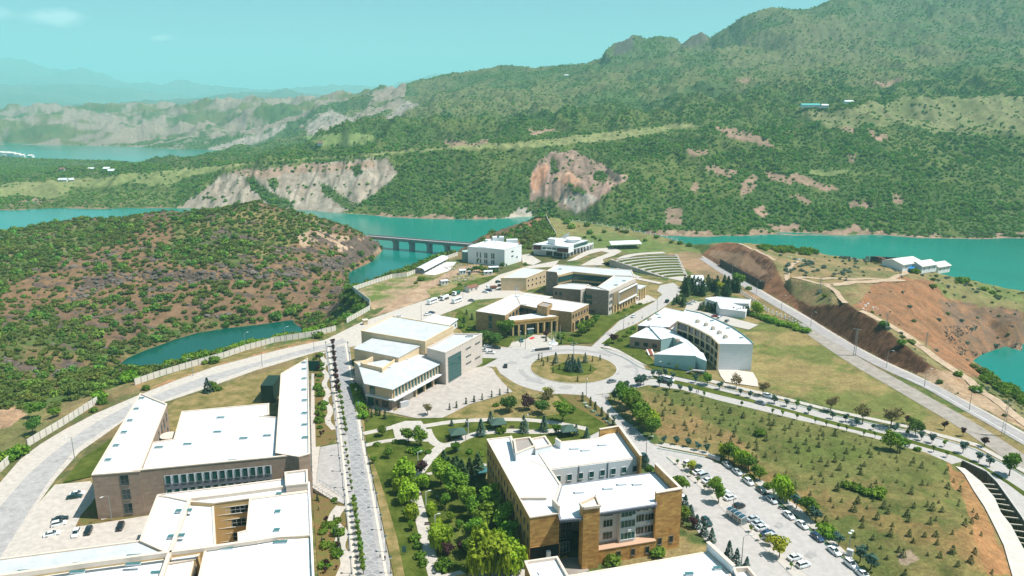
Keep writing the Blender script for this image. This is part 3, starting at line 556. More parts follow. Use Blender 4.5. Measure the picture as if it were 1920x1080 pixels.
def brick_floor(name,c1,c2,cm_,sx,sy,rot=0.0,patt='brick'):
 m=pmat(name,c1,.9,.2);nt=m.node_tree;n=nt.nodes;l=nt.links;b=n['Principled BSDF']
 g=n.new('ShaderNodeNewGeometry');mp=n.new('ShaderNodeMapping');mp.inputs['Rotation'].default_value=(0,0,rot);l.new(g.outputs['Position'],mp.inputs['Vector'])
 br=n.new('ShaderNodeTexBrick');br.inputs['Scale'].default_value=1;br.inputs['Brick Width'].default_value=sx;br.inputs['Row Height'].default_value=sy;br.inputs['Mortar Size'].default_value=min(sx,sy)*.05
 br.inputs['Color1'].default_value=(*c1,1);br.inputs['Color2'].default_value=(*c2,1);br.inputs['Mortar'].default_value=(*cm_,1);l.new(mp.outputs[0],br.inputs['Vector'])
 z=n.new('ShaderNodeTexNoise');z.inputs['Scale'].default_value=.35;z.inputs['Detail'].default_value=8;l.new(g.outputs['Position'],z.inputs['Vector'])
 mr=n.new('ShaderNodeMapRange');mr.inputs[1].default_value=.3;mr.inputs[2].default_value=.7;mr.inputs[3].default_value=.86;mr.inputs[4].default_value=1.12;l.new(z.outputs[0],mr.inputs[0])
 mx=n.new('ShaderNodeMix');mx.data_type='RGBA';mx.blend_type='MULTIPLY';mx.inputs[0].default_value=1;l.new(br.outputs[0],mx.inputs[6]);l.new(mr.outputs[0],mx.inputs[7]);l.new(mx.outputs[2],b.inputs['Base Color'])
 return m
PAVE=brick_floor('plaza_paving',(.47,.41,.36),(.41,.36,.32),(.30,.25,.22),1.6,.8,.4)
PAVG=brick_floor('grey_block_paving',(.42,.385,.365),(.35,.325,.31),(.27,.25,.235),1.2,.6,.15)
def scallop():
 m=pmat('scalloped_setts',(.3,.29,.29),.9,.2);nt=m.node_tree;n=nt.nodes;l=nt.links;b=n['Principled BSDF']
 g=n.new('ShaderNodeNewGeometry');sp=n.new('ShaderNodeSeparateXYZ');l.new(g.outputs['Position'],sp.inputs[0])
 def M(op,a,b_=None):
  q=n.new('ShaderNodeMath');q.operation=op
  for i,v in enumerate((a,b_)):
   if v is None:continue
   if isinstance(v,(int,float)):q.inputs[i].default_value=v
   else:l.new(v,q.inputs[i])
  return q.outputs[0]
 P_=3.2;x=M('DIVIDE',sp.outputs[0],P_);y=M('DIVIDE',sp.outputs[1],P_*.62)
 row=M('FLOOR',y);sh=M('MULTIPLY',M('MODULO',row,2.0),.5)
 fx=M('SUBTRACT',M('FRACT',M('ADD',M('ADD',x,sh),500.0)),.5);fy=M('FRACT',M('ADD',y,500.0))
 d=M('SQRT',M('ADD',M('MULTIPLY',fx,fx),M('MULTIPLY',M('MULTIPLY',fy,fy),.38)))
 rr_=M('ABSOLUTE',M('SUBTRACT',d,.5));ln=M('LESS_THAN',rr_,.045)
 z=n.new('ShaderNodeTexNoise');z.inputs['Scale'].default_value=.5;z.inputs['Detail'].default_value=8;l.new(g.outputs['Position'],z.inputs['Vector'])
 rp=n.new('ShaderNodeValToRGB');rp.color_ramp.elements[0].position=.3;rp.color_ramp.elements[1].position=.7;rp.color_ramp.elements[0].color=(.22,.215,.22,1);rp.color_ramp.elements[1].color=(.33,.32,.315,1);l.new(z.outputs[0],rp.inputs[0])
 mx=n.new('ShaderNodeMix');mx.data_type='RGBA';l.new(M('MULTIPLY',ln,.7),mx.inputs[0]);l.new(rp.outputs[0],mx.inputs[6]);mx.inputs[7].default_value=(.43,.41,.39,1);l.new(mx.outputs[2],b.inputs['Base Color'])
 return m
SCAL=scallop()
_zc=[0.02]
def nz_():
 _zc[0]+=.004;return _zc[0]
def tri_poly(pts):
 pts=ccw(pts);tr=tessellate_polygon([[Vector((p[0],p[1],0))for p in pts]]);out=[]
 for t in tr:
  a,b,c=(pts[i]for i in t)
  out.append(tuple(t)if(b[0]-a[0])*(c[1]-a[1])-(b[1]-a[1])*(c[0]-a[0])>0 else tuple(t)[::-1])
 return pts,out
def sheet(name,poly,mat,label,z=None,kind='structure',parent=None):
 """flat paving or lawn: a pixel outline laid on the level ground"""
 z=nz_()if z is None else z
 pts,fs=tri_poly([W(*p,z)if not isinstance(p,Vector)else Vector((p.x,p.y,z))for p in poly])
 o=mobj(name,pts,fs,mat,parent)
 if parent is None:tag(o,label,kind=kind)
 return o
def ribbon(name,line,width,mat,label,z=.12,drape=False,step=6,sm=2,parent=None):
 pts=[W(*p)if not isinstance(p,Vector)else p for p in line]
 pts=dense(smooth_line(pts,sm),step)
 v=[];f=[]
 for i,p in enumerate(pts):
  d=(pts[min(i+1,len(pts)-1)]-pts[max(i-1,0)]);d.z=0;d.normalize();nrm=Vector((-d.y,d.x,0))
  w=width[0]+(width[1]-width[0])*i/(len(pts)-1)if isinstance(width,tuple)else width
  for s in(-1,-.33,.33,1):
   q=p+nrm*(w/2*s);v.append([q.x,q.y,q.z+z])
 if drape:
  a=np.array(v);hh=height(a[:,0],a[:,1]).reshape(-1,4);hh=np.repeat(hh.max(1),4);a[:,2]=hh+z;v=a.tolist()
 for i in range(len(pts)-1):
  for s in range(3):f.append((i*4+s,i*4+s+1,i*4+s+5,i*4+s+4))
 o=mobj(name,v,f,mat,parent)
 if parent is None:tag(o,label,kind='structure')
 return o
def kerb(line,mat=KERB,w=.3,h=.15,label='raised concrete kerb edging the road',sm=2,closed=False):
 pts=[W(*p)if not isinstance(p,Vector)else p for p in line];pts=dense(smooth_line(pts,sm),5)
 v=[];f=[]
 for i,p in enumerate(pts):
  d=(pts[min(i+1,len(pts)-1)]-pts[max(i-1,0)]);d.z=0;d.normalize();n_=Vector((-d.y,d.x,0))*(w/2)
  v+=[(p.x-n_.x,p.y-n_.y,0),(p.x-n_.x,p.y-n_.y,h),(p.x+n_.x,p.y+n_.y,h),(p.x+n_.x,p.y+n_.y,0)]
 for i in range(len(pts)-1):
  for s in range(3):f.append((i*4+s,i*4+s+4,i*4+s+5,i*4+s+1))
 o=mobj('kerb',v,f,mat);tag(o,label,kind='structure');return o
# --- left ring road
sheet('road_shoulder',[(-60,985),(0,905),(37,862),(75,833),(120,806),(175,777),(250,745),(282,732),(325,715),(400,688),(480,667),(540,652),(610,637),(677,604),(700,640),(660,650),(615,657),(590,661),(515,684),(480,694),(375,732),(315,752),(263,765),(232,789),(200,812),(150,847),(105,897),(62,958),(0,1050),(-60,1120)],SAND,'pale sandy shoulders of the ring road below the long wall')
sheet('road',[(-60,1040),(0,950),(50,892),(95,852),(155,808),(180,792),(245,758),(295,739),(375,709),(480,680),(565,656),(615,644),(672,624),(672,634),(620,652),(560,666),(480,687),(400,716),(315,747),(250,776),(195,807),(140,843),(120,868),(95,897),(50,967),(0,1046),(-60,1110)],PAVG,'grey block-paved ring road curving past the long wall')
sheet('verge',[(277,728),(330,708),(420,680),(520,652),(600,635),(632,624),(600,633),(560,640),(490,654),(420,673),(360,688),(300,708),(258,723)],DRYG,'dry grass verge between the wall and the ring road')
sheet('yard',[(640,632),(677,604),(772,571),(835,551),(872,538),(940,514),(985,500),(1048,488),(1040,500),(985,503),(939,521),(939,533),(985,549),(1000,549),(950,558),(893,562),(880,570),(827,590),(790,605),(780,625),(690,660),(655,645)],SAND,'wide sandy concrete yard where buses park')
sheet('concrete_pad',[(792,514),(830,491),(856,491),(842,508),(815,516)],pmat('white_concrete',(.60,.57,.53),.9,var=.06,vscale=.5),'white concrete pad beside the arched shed')
kerb([(690,607),(772,574),(835,554),(872,541),(940,517)],label='kerb along the upper edge of the bus yard')
C0=W(1075,690)
def circ(r,n=72,c=C0):return[Vector((c.x+r*math.cos(2*math.pi*i/n),c.y+r*math.sin(2*math.pi*i/n),0))for i in range(n)]
sheet('road',circ(33.5),CONC,'concrete roundabout carriageway')
sheet('road',[(1085,668),(1112,647),(1162,601),(1225,567),(1242,552),(1232,545),(1238,535),(1262,530),(1276,540),(1274,552),(1262,562),(1246,575),(1195,606),(1158,622),(1132,642),(1126,652),(1130,665)],CONC,'concrete street rising from the roundabout to the amphitheatre')
sheet('road',[(1165,712),(1190,690),(1227,695),(1270,705),(1310,714),(1370,730),(1440,746),(1502,760),(1560,777),(1640,794),(1700,806),(1765,822),(1830,841),(1880,867),(1930,897),(1990,940),(1990,965),(1920,922),(1890,901),(1840,871),(1790,848),(1710,825),(1640,809),(1560,790),(1440,758),(1370,740),(1300,723),(1230,708)],CONC,'upper carriageway of the tree-lined avenue')
sheet('road',[(1150,725),(1165,710),(1230,711),(1345,738),(1440,762),(1560,796),(1640,815),(1710,832),(1790,855),(1840,876),(1890,908),(1920,930),(1990,975),(1990,1060),(1942,1010),(1917,969),(1891,934),(1871,906),(1851,886),(1806,865),(1785,870),(1735,848),(1660,829),(1590,811),(1515,792),(1440,773),(1345,750),(1280,731),(1215,722),(1190,728)],CONC,'lower carriageway of the tree-lined avenue')
sheet('median',[(1222,703),(1300,720),(1370,737),(1440,757),(1560,789),(1640,809),(1710,825),(1790,848),(1840,871),(1890,901),(1930,927),(1930,938),(1890,908),(1840,876),(1790,855),(1710,832),(1640,815),(1560,796),(1440,762),(1345,740),(1230,711)],LAWN,'narrow planted median of the avenue')
sheet('road',[(1060,735),(1098,740),(1130,740),(1140,752),(1162,780),(1195,805),(1222,831),(1240,839),(1330,857),(1352,865),(1395,895),(1467,950),(1520,995),(1575,1042),(1625,1085),(1680,1140),(1440,1140),(1400,1090),(1335,1028),(1290,975),(1260,920),(1230,880),(1200,858),(1165,805),(1128,770),(1100,745)],CONC,'concrete car park and drive beside the yellow stone building')
sheet('road',[(1062,757),(1080,764),(1105,776),(1145,803),(1160,820),(1130,830),(1105,826),(1080,800),(1060,780)],CONC,'service road behind the yellow stone building')
sheet('road',[(900,652),(930,650),(960,652),(1010,652),(1040,665),(960,715),(938,700),(925,688),(903,686)],CONC,'concrete forecourt road beside the congress hall')
sheet('forecourt',[(952,651),(956,643),(985,636),(1000,628),(1022,628),(1046,647),(1015,654),(1000,656)],PATHM,'paved drop-off court before the portico')
sheet('red_carpet',[(992,634),(1000,631),(1003,634),(995,637)],pmat('red_mat',(.5,.03,.02),.9),'red mat at the portico door',kind='thing')
bpy.data.objects['red_carpet']['category']='mat'
WEAR=pmat('worn_patch',(.33,.305,.29),.9,.2,var=.14,vscale=.8,detail=8)
def arcband(r0,r1,a0,a1,lab):
 n=24;pts=[Vector((C0.x+r1*math.cos(R(a0+(a1-a0)*i/n)),C0.y+r1*math.sin(R(a0+(a1-a0)*i/n)),0))for i in range(n+1)]+[Vector((C0.x+r0*math.cos(R(a1-(a1-a0)*i/n)),C0.y+r0*math.sin(R(a1-(a1-a0)*i/n)),0))for i in range(n+1)]
 sheet('worn_lane',pts,WEAR,lab)
arcband(24.5,27.5,40,150,'darker worn lane behind the roundabout island');arcband(28.6,30,-20,60,'darker worn lane right of the roundabout island');arcband(23.6,26,185,235,'darker worn lane left of the roundabout island')
for i,(a,c,w,h)in enumerate(((1060,726,14,4),(1000,712,16,4),(1150,700,12,3),(1178,687,10,3),(1135,742,8,5),(1180,800,8,6),(1290,880,9,5),(1390,960,10,6),(1330,900,9,6),(1300,955,8,7),(1520,1040,12,7),(1460,985,9,6),(960,680,10,3),(1140,625,6,3))):
 sheet('road_patch',[(a-w,c+h*.2),(a-w*.3,c-h),(a+w*.8,c-h*.7),(a+w,c+h*.3),(a+w*.1,c+h)],WEAR,f'darker patch of repaired concrete, patch {ORD[i]} of fourteen')
kerb([(1232,841),(1330,859),(1352,867),(1396,897),(1467,951),(1520,996),(1575,1043),(1625,1087)],KERBT,.35,.15,'dark painted kerb on the field side of the car park')
kerb([(1139,752),(1162,780),(1195,806),(1222,832)],KERBT,.3,.15,'dark painted kerb on the willow side of the drive')
kerb([(1250,858),(1295,897),(1330,925),(1368,967),(1420,1013),(1470,1062),(1500,1095)],KERBT,.3,.15,'dark painted kerb of the car park island')
kerb([(1126,652),(1142,660),(1165,668),(1185,680),(1200,690),(1227,697),(1270,707),(1310,716),(1370,732)],KERBT,.3,.15,'dark painted kerb below the curved building')
kerb([(1370,732),(1440,748),(1502,762),(1560,779),(1640,796),(1700,808),(1765,824),(1830,843),(1880,869),(1930,899)],KERBT,.3,.15,'dark painted kerb along the upper carriageway')
kerb(circ(20.2)+[circ(20.2)[0]],KERB,.4,.2,'round kerb of the roundabout island',sm=0)
sheet('parking_island',[(1250,856),(1258,855),(1300,880),(1372,950),(1470,1040),(1530,1095),(1500,1097),(1470,1064),(1420,1015),(1368,969),(1330,927),(1295,899)],PATHM,'narrow paved island with saplings in the car park')
sheet('pavement',[(1225,834),(1240,837),(1330,854),(1356,864),(1400,893),(1470,947),(1525,993),(1580,1040),(1640,1090),(1655,1090),(1600,1035),(1545,985),(1480,938),(1410,886),(1362,857),(1335,848),(1245,830)],PATHM,'pavement between the car park and the field')
sheet('pavement',[(1126,650),(1145,655),(1170,664),(1195,680),(1232,692),(1280,703),(1370,727),(1440,742),(1560,772),(1700,802),(1830,837),(1930,892),(1936,888),(1832,831),(1700,797),(1560,767),(1440,737),(1370,721),(1280,697),(1238,687),(1205,676),(1180,660),(1150,650),(1130,645)],PATHM,'pale pavement along the upper carriageway')
sheet('roundabout_island',circ(19.9),DRYG,'round grassy island of the roundabout',z=.19)
sheet('green_patch',[(1030,690),(1060,678),(1100,680),(1120,692),(1105,702),(1070,706),(1040,700)],LAWN,'greener heart of the roundabout island',z=.2)
sheet('plaza',[(738,772),(800,728),(845,705),(872,690),(905,685),(922,690),(936,706),(966,733),(880,758),(832,783),(780,784),(725,772),(700,768),(690,752),(737,766)],PAVE,'broad paved plaza before the congress hall')
sheet('verge',[(923,689),(930,687),(938,700),(952,716),(970,734),(1000,747),(990,750),(962,735),(942,716),(930,702)],DRYG,'curved strip of grass between plaza and roundabout')
sheet('verge',[(870,692),(885,682),(905,671),(933,672),(905,687)],LAWN,'small lawn at the corner of the congress hall')
LL=lambda*p:[W(*q)for q in p]
sheet('pavement',[(609,655),(650,646),(655,650),(680,810),(687,847),(712,960),(738,1090),(656,1090),(652,985),(645,930),(632,830),(620,720)],PAVG,'grey paved promenade between the buildings and the park')
sheet('road',[(629,652),(645,649),(671,810),(692,930),(714,1090),(684,1090),(664,930),(651,810)],SCAL,'scalloped grey sett roadway of the promenade')
sheet('stone_band',[(614,648),(617,648),(640,810),(653,930),(670,1090),(664,1090),(649,930),(637,810)],CREAM,'cream stone band on the left of the promenade')
sheet('stone_band',[(647,646),(650,646),(678,810),(701,930),(729,1090),(724,1090),(697,930),(674.5,810)],CREAM,'cream stone band on the right of the promenade')
sheet('paved_court',[(601,838),(632,832),(646,930),(645,945),(590,920)],PAVG,'grey paved court left of the promenade')
sheet('pavement',[(584,700),(590,700),(595,780),(600,838),(590,922),(583,920),(582,800)],PATHM,'pale walk along the long white building')
sheet('planting_bed',[(588,662),(608,657),(619,722),(629,800),(630,822),(612,835),(592,838),(590,760)],BEDM,'garden strip of shrubs left of the promenade')
sheet('planting_bed',[(585,925),(625,935),(645,948),(651,1000),(654,1090),(598,1090),(590,990)],BEDM,'lower garden strip left of the promenade')
ribbon('path',[(606,660),(601,668),(611,680),(604,692),(615,706),(606,722),(618,738),(608,752),(622,770),(612,790),(627,806)],2.2,PATHM,'zigzag garden path beside the promenade',z=nz_(),step=3,sm=1)
ribbon('path',[(640,950),(626,968),(625,985),(645,1000),(632,1030),(655,1050),(640,1085)],3.4,PATHM,'winding garden path by the lower promenade',z=nz_(),step=3)
sheet('lawn',[(683,780),(690,776),(740,780),(770,785),(830,783),(880,760),(965,737),(1000,748),(1045,740),(1098,745),(1140,800),(1080,830),(920,850),(910,900),(1000,1060),(960,1095),(742,1095),(712,955),(688,845)],LAWN,'green lawns of the park')
sheet('verge',[(832,783),(880,759),(965,735),(1000,748),(1045,742),(1060,760),(1050,776),(1000,782),(880,785)],DRYG,'dry grassy bank above the park')
sheet('verge',[(1046,738),(1098,741),(1130,768),(1163,803),(1150,806),(1120,785),(1080,763)],BEDM,'hedge bed between the two drives')
sheet('verge',[(690,850),(700,865),(722,930),(745,1010),(762,1095),(742,1095),(712,955)],DRYG,'worn dry strip of lawn beside the promenade')
sheet('small_square',[(735,797),(760,789),(790,789),(800,805),(802,828),(742,826)],PATHM,'paved square in the park')
ribbon('path',[(681,814),(710,808),(740,801)],3.0,PATHM,'short path from the promenade to the park square',z=nz_(),step=4)
ribbon('path',[(685,836),(715,829),(745,825)],2.6,PATHM,'short path south of the park square',z=nz_(),step=4)
ribbon('path',[(795,800),(850,791),(930,787),(1000,788),(1060,797),(1100,805)],3.2,PATHM,'upper footpath across the park',z=nz_(),step=4)
ribbon('path',[(800,806),(806,822),(820,836),(845,836),(870,822),(900,812),(960,808),(1010,812),(1060,806)],3.6,PATHM,'curving footpath past the pavilions',z=nz_(),step=4)
ribbon('path',[(830,836),(812,852),(790,880),(772,905),(780,935),(793,985),(805,1040),(818,1090)],(4.2,3.4),PATHM,'long footpath running down the park',z=nz_(),step=4)
ribbon('path',[(800,890),(850,882),(912,872)],1.6,PATHM,'narrow path to the yellow building',z=nz_(),step=4)
sheet('pavement',[(800,1085),(860,1070),(980,1050),(1060,1045),(1100,1060),(1100,1095),(800,1095)],PATHM,'paved apron at the foot of the park')
sheet('road_marking',[(850,1080),(895,1071),(898,1074),(853,1083)],YELP,'yellow line painted on the apron')
sheet('lawn',[(1046,645),(1112,643),(1162,598),(1130,590),(1104,600),(1075,625),(1040,630)],LAWN,'lawn before the portico building')
sheet('lawn',[(900,640),(955,650),(965,632),(960,615),(890,600),(860,580),(850,600),(870,625)],LAWN,'overgrown garden west of the portico building')
sheet('lawn',[(1128,644),(1160,620),(1195,608),(1190,640),(1230,680),(1320,705),(1330,718),(1240,700),(1190,672),(1160,655)],LAWN,'bank of grass below the curved building')
sheet('lawn',[(1100,607),(1142,596),(1193,570),(1222,566),(1165,597)],LAWN,'grass strip before the grey stone building')
sheet('concrete_terrace',[(1344,688),(1412,698),(1420,712),(1422,725),(1360,716),(1352,706)],pmat('terrace_concrete',(.56,.48,.41),.9,var=.08,vscale=.4),'bare concrete terrace below the tall curved wing')
sheet('car_park',[(1283,582),(1290,567),(1320,565),(1314,584),(1350,590),(1422,609),(1404,618),(1372,611),(1345,599),(1310,586)],PATHM,'small car park behind the curved building')
sheet('yard',[(1190,556),(1215,553),(1232,562),(1200,572),(1192,569)],PATHM,'paved court at the end of the grey stone building')
sheet('path',[(1100,470),(1116,466),(1150,464),(1166,471),(1152,479),(1130,486),(1134,497),(1088,498),(1110,486),(1142,474),(1128,471),(1106,476),(1080,488),(1062,490)],SAND,'sandy drive round the white building')
ribbon('path',[(1156,500),(1160,489),(1176,480),(1205,476),(1246,474)],7,SAND,'pale path round the top of the amphitheatre',z=nz_(),step=5)
ribbon('path',[(1190,522),(1215,527),(1240,532)],5,SAND,'path below the amphitheatre',z=nz_(),step=5)
ribbon('path',[(1158,502),(1180,514),(1200,521)],4,SAND,'path joining the street and the amphitheatre',z=nz_(),step=5)
sheet('yard',[(978,478),(992,476),(1015,490),(1000,497),(980,493)],SAND,'sandy yard between the two white buildings')
sheet('lawn',[(1168,494),(1190,484),(1245,478),(1255,480),(1230,500),(1190,510)],LAWN,'grass bank at the top of the amphitheatre')
sheet('lawn',[(870,545),(915,528),(935,515),(905,520),(860,535),(815,562),(802,560)],LAWN,'grass by the upper yard')
sheet('car_park',[(62,957),(104,909),(170,903),(190,925),(300,960),(300,1040),(0,1070),(0,1050)],SAND,'sandy concrete car park of the long white building')
sheet('planting_bed',[(186,922),(170,945),(152,965),(141,988),(280,966),(290,950),(190,975)],BEDM,'planting bed round the corner of the long building')
kerb([(170,940),(150,962),(120,1018),(82,1022)],CREAM,.5,.2,'cream kerb of the left car park',sm=0)
kerb([(140,990),(280,971),(295,960)],CREAM,.5,.2,'cream kerb along the planting bed',sm=0)
kerb([(62,959),(104,910),(170,904)],CREAM,.5,.2,'cream kerb between ring road and car park',sm=0)
sheet('lawn',[(118,905),(150,862),(205,825),(240,800),(250,790),(172,893)],LAWN,'grass between ring road and long building')
sheet('lawn',[(315,762),(330,750),(450,712),(540,685),(532,710),(522,790),(500,790),(330,830),(300,830)],DRYG,'rough grass court of the long building')
ribbon('road',[(1318,484),(1350,506),(1400,536),(1450,567),(1500,595),(1550,627),(1600,656),(1660,688),(1720,714),(1760,733),(1800,757),(1860,790),(1920,825),(2000,870)],7.0,ASPH,'grey valley road below the cutting',z=.14,step=5)
ribbon('road',[(1505,607),(1530,628),(1570,655),(1620,687),(1680,720),(1740,755),(1800,789),(1860,828),(1920,868),(2000,920)],9.0,ASPH2,'old brown lane beside the valley road',z=.10,step=5)
ribbon('road_shoulder',[(1318,480),(1350,501),(1400,530),(1450,560),(1500,588),(1552,620),(1602,650),(1660,681),(1720,707),(1800,749),(1920,814),(2000,860)],3.0,SAND,'pale gutter along the foot of the cutting',z=.08,step=5)
ribbon('road_marking',[(1700,709),(1760,736),(1800,760),(1860,794),(1920,829)],.25,WHITEP,'white edge line of the valley road',z=.16,step=5)
def track(lst,w,label):ribbon('path',[Vector((p.x,p.y,0))for p in(W(*q)for q in lst)],w,DIRT,label,z=.25,drape=True,step=4)
track([(1585,570,12),(1570,550,12),(1560,541,12),(1530,531,11),(1487,521,11),(1473,514,10),(1483,505,8),(1497,497,6)],3.2,'dirt track climbing over the hill')
track([(1487,521,11),(1550,524,10),(1610,523,9),(1660,522,8),(1692,516,4),(1700,509,3),(1685,502,2),(1660,498,2)],4.2,'gravel road to the sheds on the shore')
track([(1548,535,12),(1590,530,11),(1640,528,10),(1690,524,5)],6.5,'bare sandy strip on the hill top')
track([(1613,584,12),(1660,603,10),(1700,624,7),(1742,655,4),(1800,700,0),(1850,737,-1),(1890,768,-1),(1930,797,0)],4.0,'dirt track running down the slope above the cove')
track([(1384,458,11),(1420,474,12),(1455,491,11)],2.6,'pale footpath at the top of the cutting')
sheet('concrete_walk',[(1792,874),(1808,889),(1826,920),(1846,950),(1864,985),(1882,1022),(1900,1085),(1939,1085),(1920,1030),(1896,985),(1877,961),(1865,933),(1840,903),(1809,878)],pmat('walk_concrete',(.54,.49,.43),.9,var=.1,vscale=.4),'pale concrete walk beside the deep drain')
# ================================================================== BUILDINGS
def wallmat(name,c1,c2,cm_,bw,bh,rough=.85,var=.18,ms=.012):
 m=pmat(name,c1,rough,.2);nt=m.node_tree;n=nt.nodes;l=nt.links;b=n['Principled BSDF']
 g=n.new('ShaderNodeNewGeometry')
 cr=n.new('ShaderNodeVectorMath');cr.operation='CROSS_PRODUCT';cr.inputs[1].default_value=(0,0,1);l.new(g.outputs['True Normal'],cr.inputs[0])
 dt=n.new('ShaderNodeVectorMath');dt.operation='DOT_PRODUCT';l.new(cr.outputs[0],dt.inputs[0]);l.new(g.outputs['Position'],dt.inputs[1])
 sp=n.new('ShaderNodeSeparateXYZ');l.new(g.outputs['Position'],sp.inputs[0]);cb=n.new('ShaderNodeCombineXYZ');l.new(dt.outputs['Value'],cb.inputs[0]);l.new(sp.outputs[2],cb.inputs[1])
 br=n.new('ShaderNodeTexBrick');br.inputs['Scale'].default_value=1;br.inputs['Brick Width'].default_value=bw;br.inputs['Row Height'].default_value=bh;br.inputs['Mortar Size'].default_value=ms;br.inputs['Bias'].default_value=0
 br.inputs['Color1'].default_value=(*c1,1);br.inputs['Color2'].default_value=(*c2,1);br.inputs['Mortar'].default_value=(*cm_,1);l.new(cb.outputs[0],br.inputs['Vector'])
 z=n.new('ShaderNodeTexNoise');z.inputs['Scale'].default_value=.6;z.inputs['Detail'].default_value=8;z.inputs['Roughness'].default_value=.7;l.new(g.outputs['Position'],z.inputs['Vector'])
 mr=n.new('ShaderNodeMapRange');mr.inputs[1].default_value=.3;mr.inputs[2].default_value=.7;mr.inputs[3].default_value=1-var;mr.inputs[4].default_value=1+var;l.new(z.outputs[0],mr.inputs[0])
 mx=n.new('ShaderNodeMix');mx.data_type='RGBA';mx.blend_type='MULTIPLY';mx.inputs[0].default_value=1;l.new(br.outputs[0],mx.inputs[6]);l.new(mr.outputs[0],mx.inputs[7]);l.new(mx.outputs[2],b.inputs['Base Color'])
 bp=n.new('ShaderNodeBump');bp.inputs['Strength'].default_value=.4;bp.inputs['Distance'].default_value=.03;l.new(br.outputs['Fac'],bp.inputs['Height']);bp.invert=True;l.new(bp.outputs[0],b.inputs['Normal'])
 return m
YSTONE=wallmat('yellow_stone',(.58,.335,.105),(.40,.195,.062),(.44,.28,.13),1.5,.55,var=.24)
BSTONE=wallmat('brown_stone',(.385,.275,.205),(.33,.23,.17),(.33,.25,.2),2.0,.7,var=.14)
DSTONE=wallmat('ochre_stone',(.43,.275,.135),(.33,.20,.095),(.33,.22,.13),1.2,.5,var=.2)
ESTONE=wallmat('grey_brown_stone',(.34,.255,.205),(.275,.205,.165),(.27,.21,.18),1.8,.6,var=.18)
PSTONE=wallmat('pale_stone',(.60,.52,.45),(.55,.465,.40),(.48,.41,.36),2.2,.8,var=.07)
CRM=pmat('cream_render',(.66,.50,.315),.9,.2,var=.07,vscale=.4)
CRM2=pmat('yellow_render',(.62,.43,.20),.9,.2,var=.08,vscale=.4)
PARA=pmat('peach_parapet',(.66,.54,.44),.9,.2,var=.06,vscale=.6)
WHT=pmat('white_render',(.74,.745,.735),.85,.3,var=.04,vscale=.5)
TEALW=wallmat('blue_green_panels',(.40,.56,.555),(.34,.52,.52),(.25,.4,.4),3.0,1.2,.5,.06,.03)
WPANEL=wallmat('white_panels',(.74,.76,.765),(.69,.72,.73),(.55,.58,.6),2.4,.8,.5,.04,.03)
GREYB=pmat('grey_band',(.20,.205,.235),.8,.3,var=.1,vscale=1)
FRAME=pmat('window_frame',(.16,.17,.17),.5,.4)
FRAMEW=pmat('white_window_frame',(.7,.71,.7),.5,.4)
TEALF=pmat('teal_metal',(.05,.15,.155),.45,.5)
def roofmat(name,col,seam,ang):
 m=pmat(name,col,.55,.3);nt=m.node_tree;n=nt.nodes;l=nt.links;b=n['Principled BSDF']
 g=n.new('ShaderNodeNewGeometry');mp=n.new('ShaderNodeMapping');mp.inputs['Rotation'].default_value=(0,0,ang);l.new(g.outputs['Position'],mp.inputs['Vector'])
 wv=n.new('ShaderNodeTexWave');wv.wave_type='BANDS';wv.bands_direction='X';wv.inputs['Scale'].default_value=seam;wv.inputs['Distortion'].default_value=0;l.new(mp.outputs[0],wv.inputs['Vector'])
 pw=n.new('ShaderNodeMath');pw.operation='POWER';pw.inputs[1].default_value=10;l.new(wv.outputs['Fac'],pw.inputs[0])
 bp=n.new('ShaderNodeBump');bp.inputs['Strength'].default_value=.5;bp.inputs['Distance'].default_value=.06;l.new(pw.outputs[0],bp.inputs['Height']);l.new(bp.outputs[0],b.inputs['Normal'])
 z=n.new('ShaderNodeTexNoise');z.inputs['Scale'].default_value=.22;z.inputs['Detail'].default_value=7;z.inputs['Roughness'].default_value=.7;l.new(g.outputs['Position'],z.inputs['Vector'])
 mr=n.new('ShaderNodeMapRange');mr.inputs[1].default_value=.3;mr.inputs[2].default_value=.7;mr.inputs[3].default_value=.80;mr.inputs[4].default_value=1.06;l.new(z.outputs[0],mr.inputs[0])
 mx=n.new('ShaderNodeMix');mx.data_type='RGBA';mx.blend_type='MULTIPLY';mx.inputs[0].default_value=1;mx.inputs[6].default_value=(*col,1);l.new(mr.outputs[0],mx.inputs[7]);l.new(mx.outputs[2],b.inputs['Base Color'])
 return m
ROOF=roofmat('white_sheet_roof',(.73,.75,.765),2.2,.3)
ROOFG=roofmat('pale_grey_sheet_roof',(.58,.585,.58),2.2,1.2)
ROOFS=roofmat('white_seamed_roof',(.76,.775,.785),1.2,.25)
GRAVEL=pmat('roof_gravel',(.32,.28,.25),.95,.1,var=.2,vscale=3)
def glassmat(name,col,rough=.08):
 m=pmat(name,col,rough,.6);m.node_tree.nodes['Principled BSDF'].inputs['Metallic'].default_value=.15;return m
GLASS=glassmat('dark_glass',(.018,.040,.042));GLASST=glassmat('teal_glass',(.02,.105,.10));GLASSD=glassmat('black_glass',(.012,.022,.024))
_wm={}
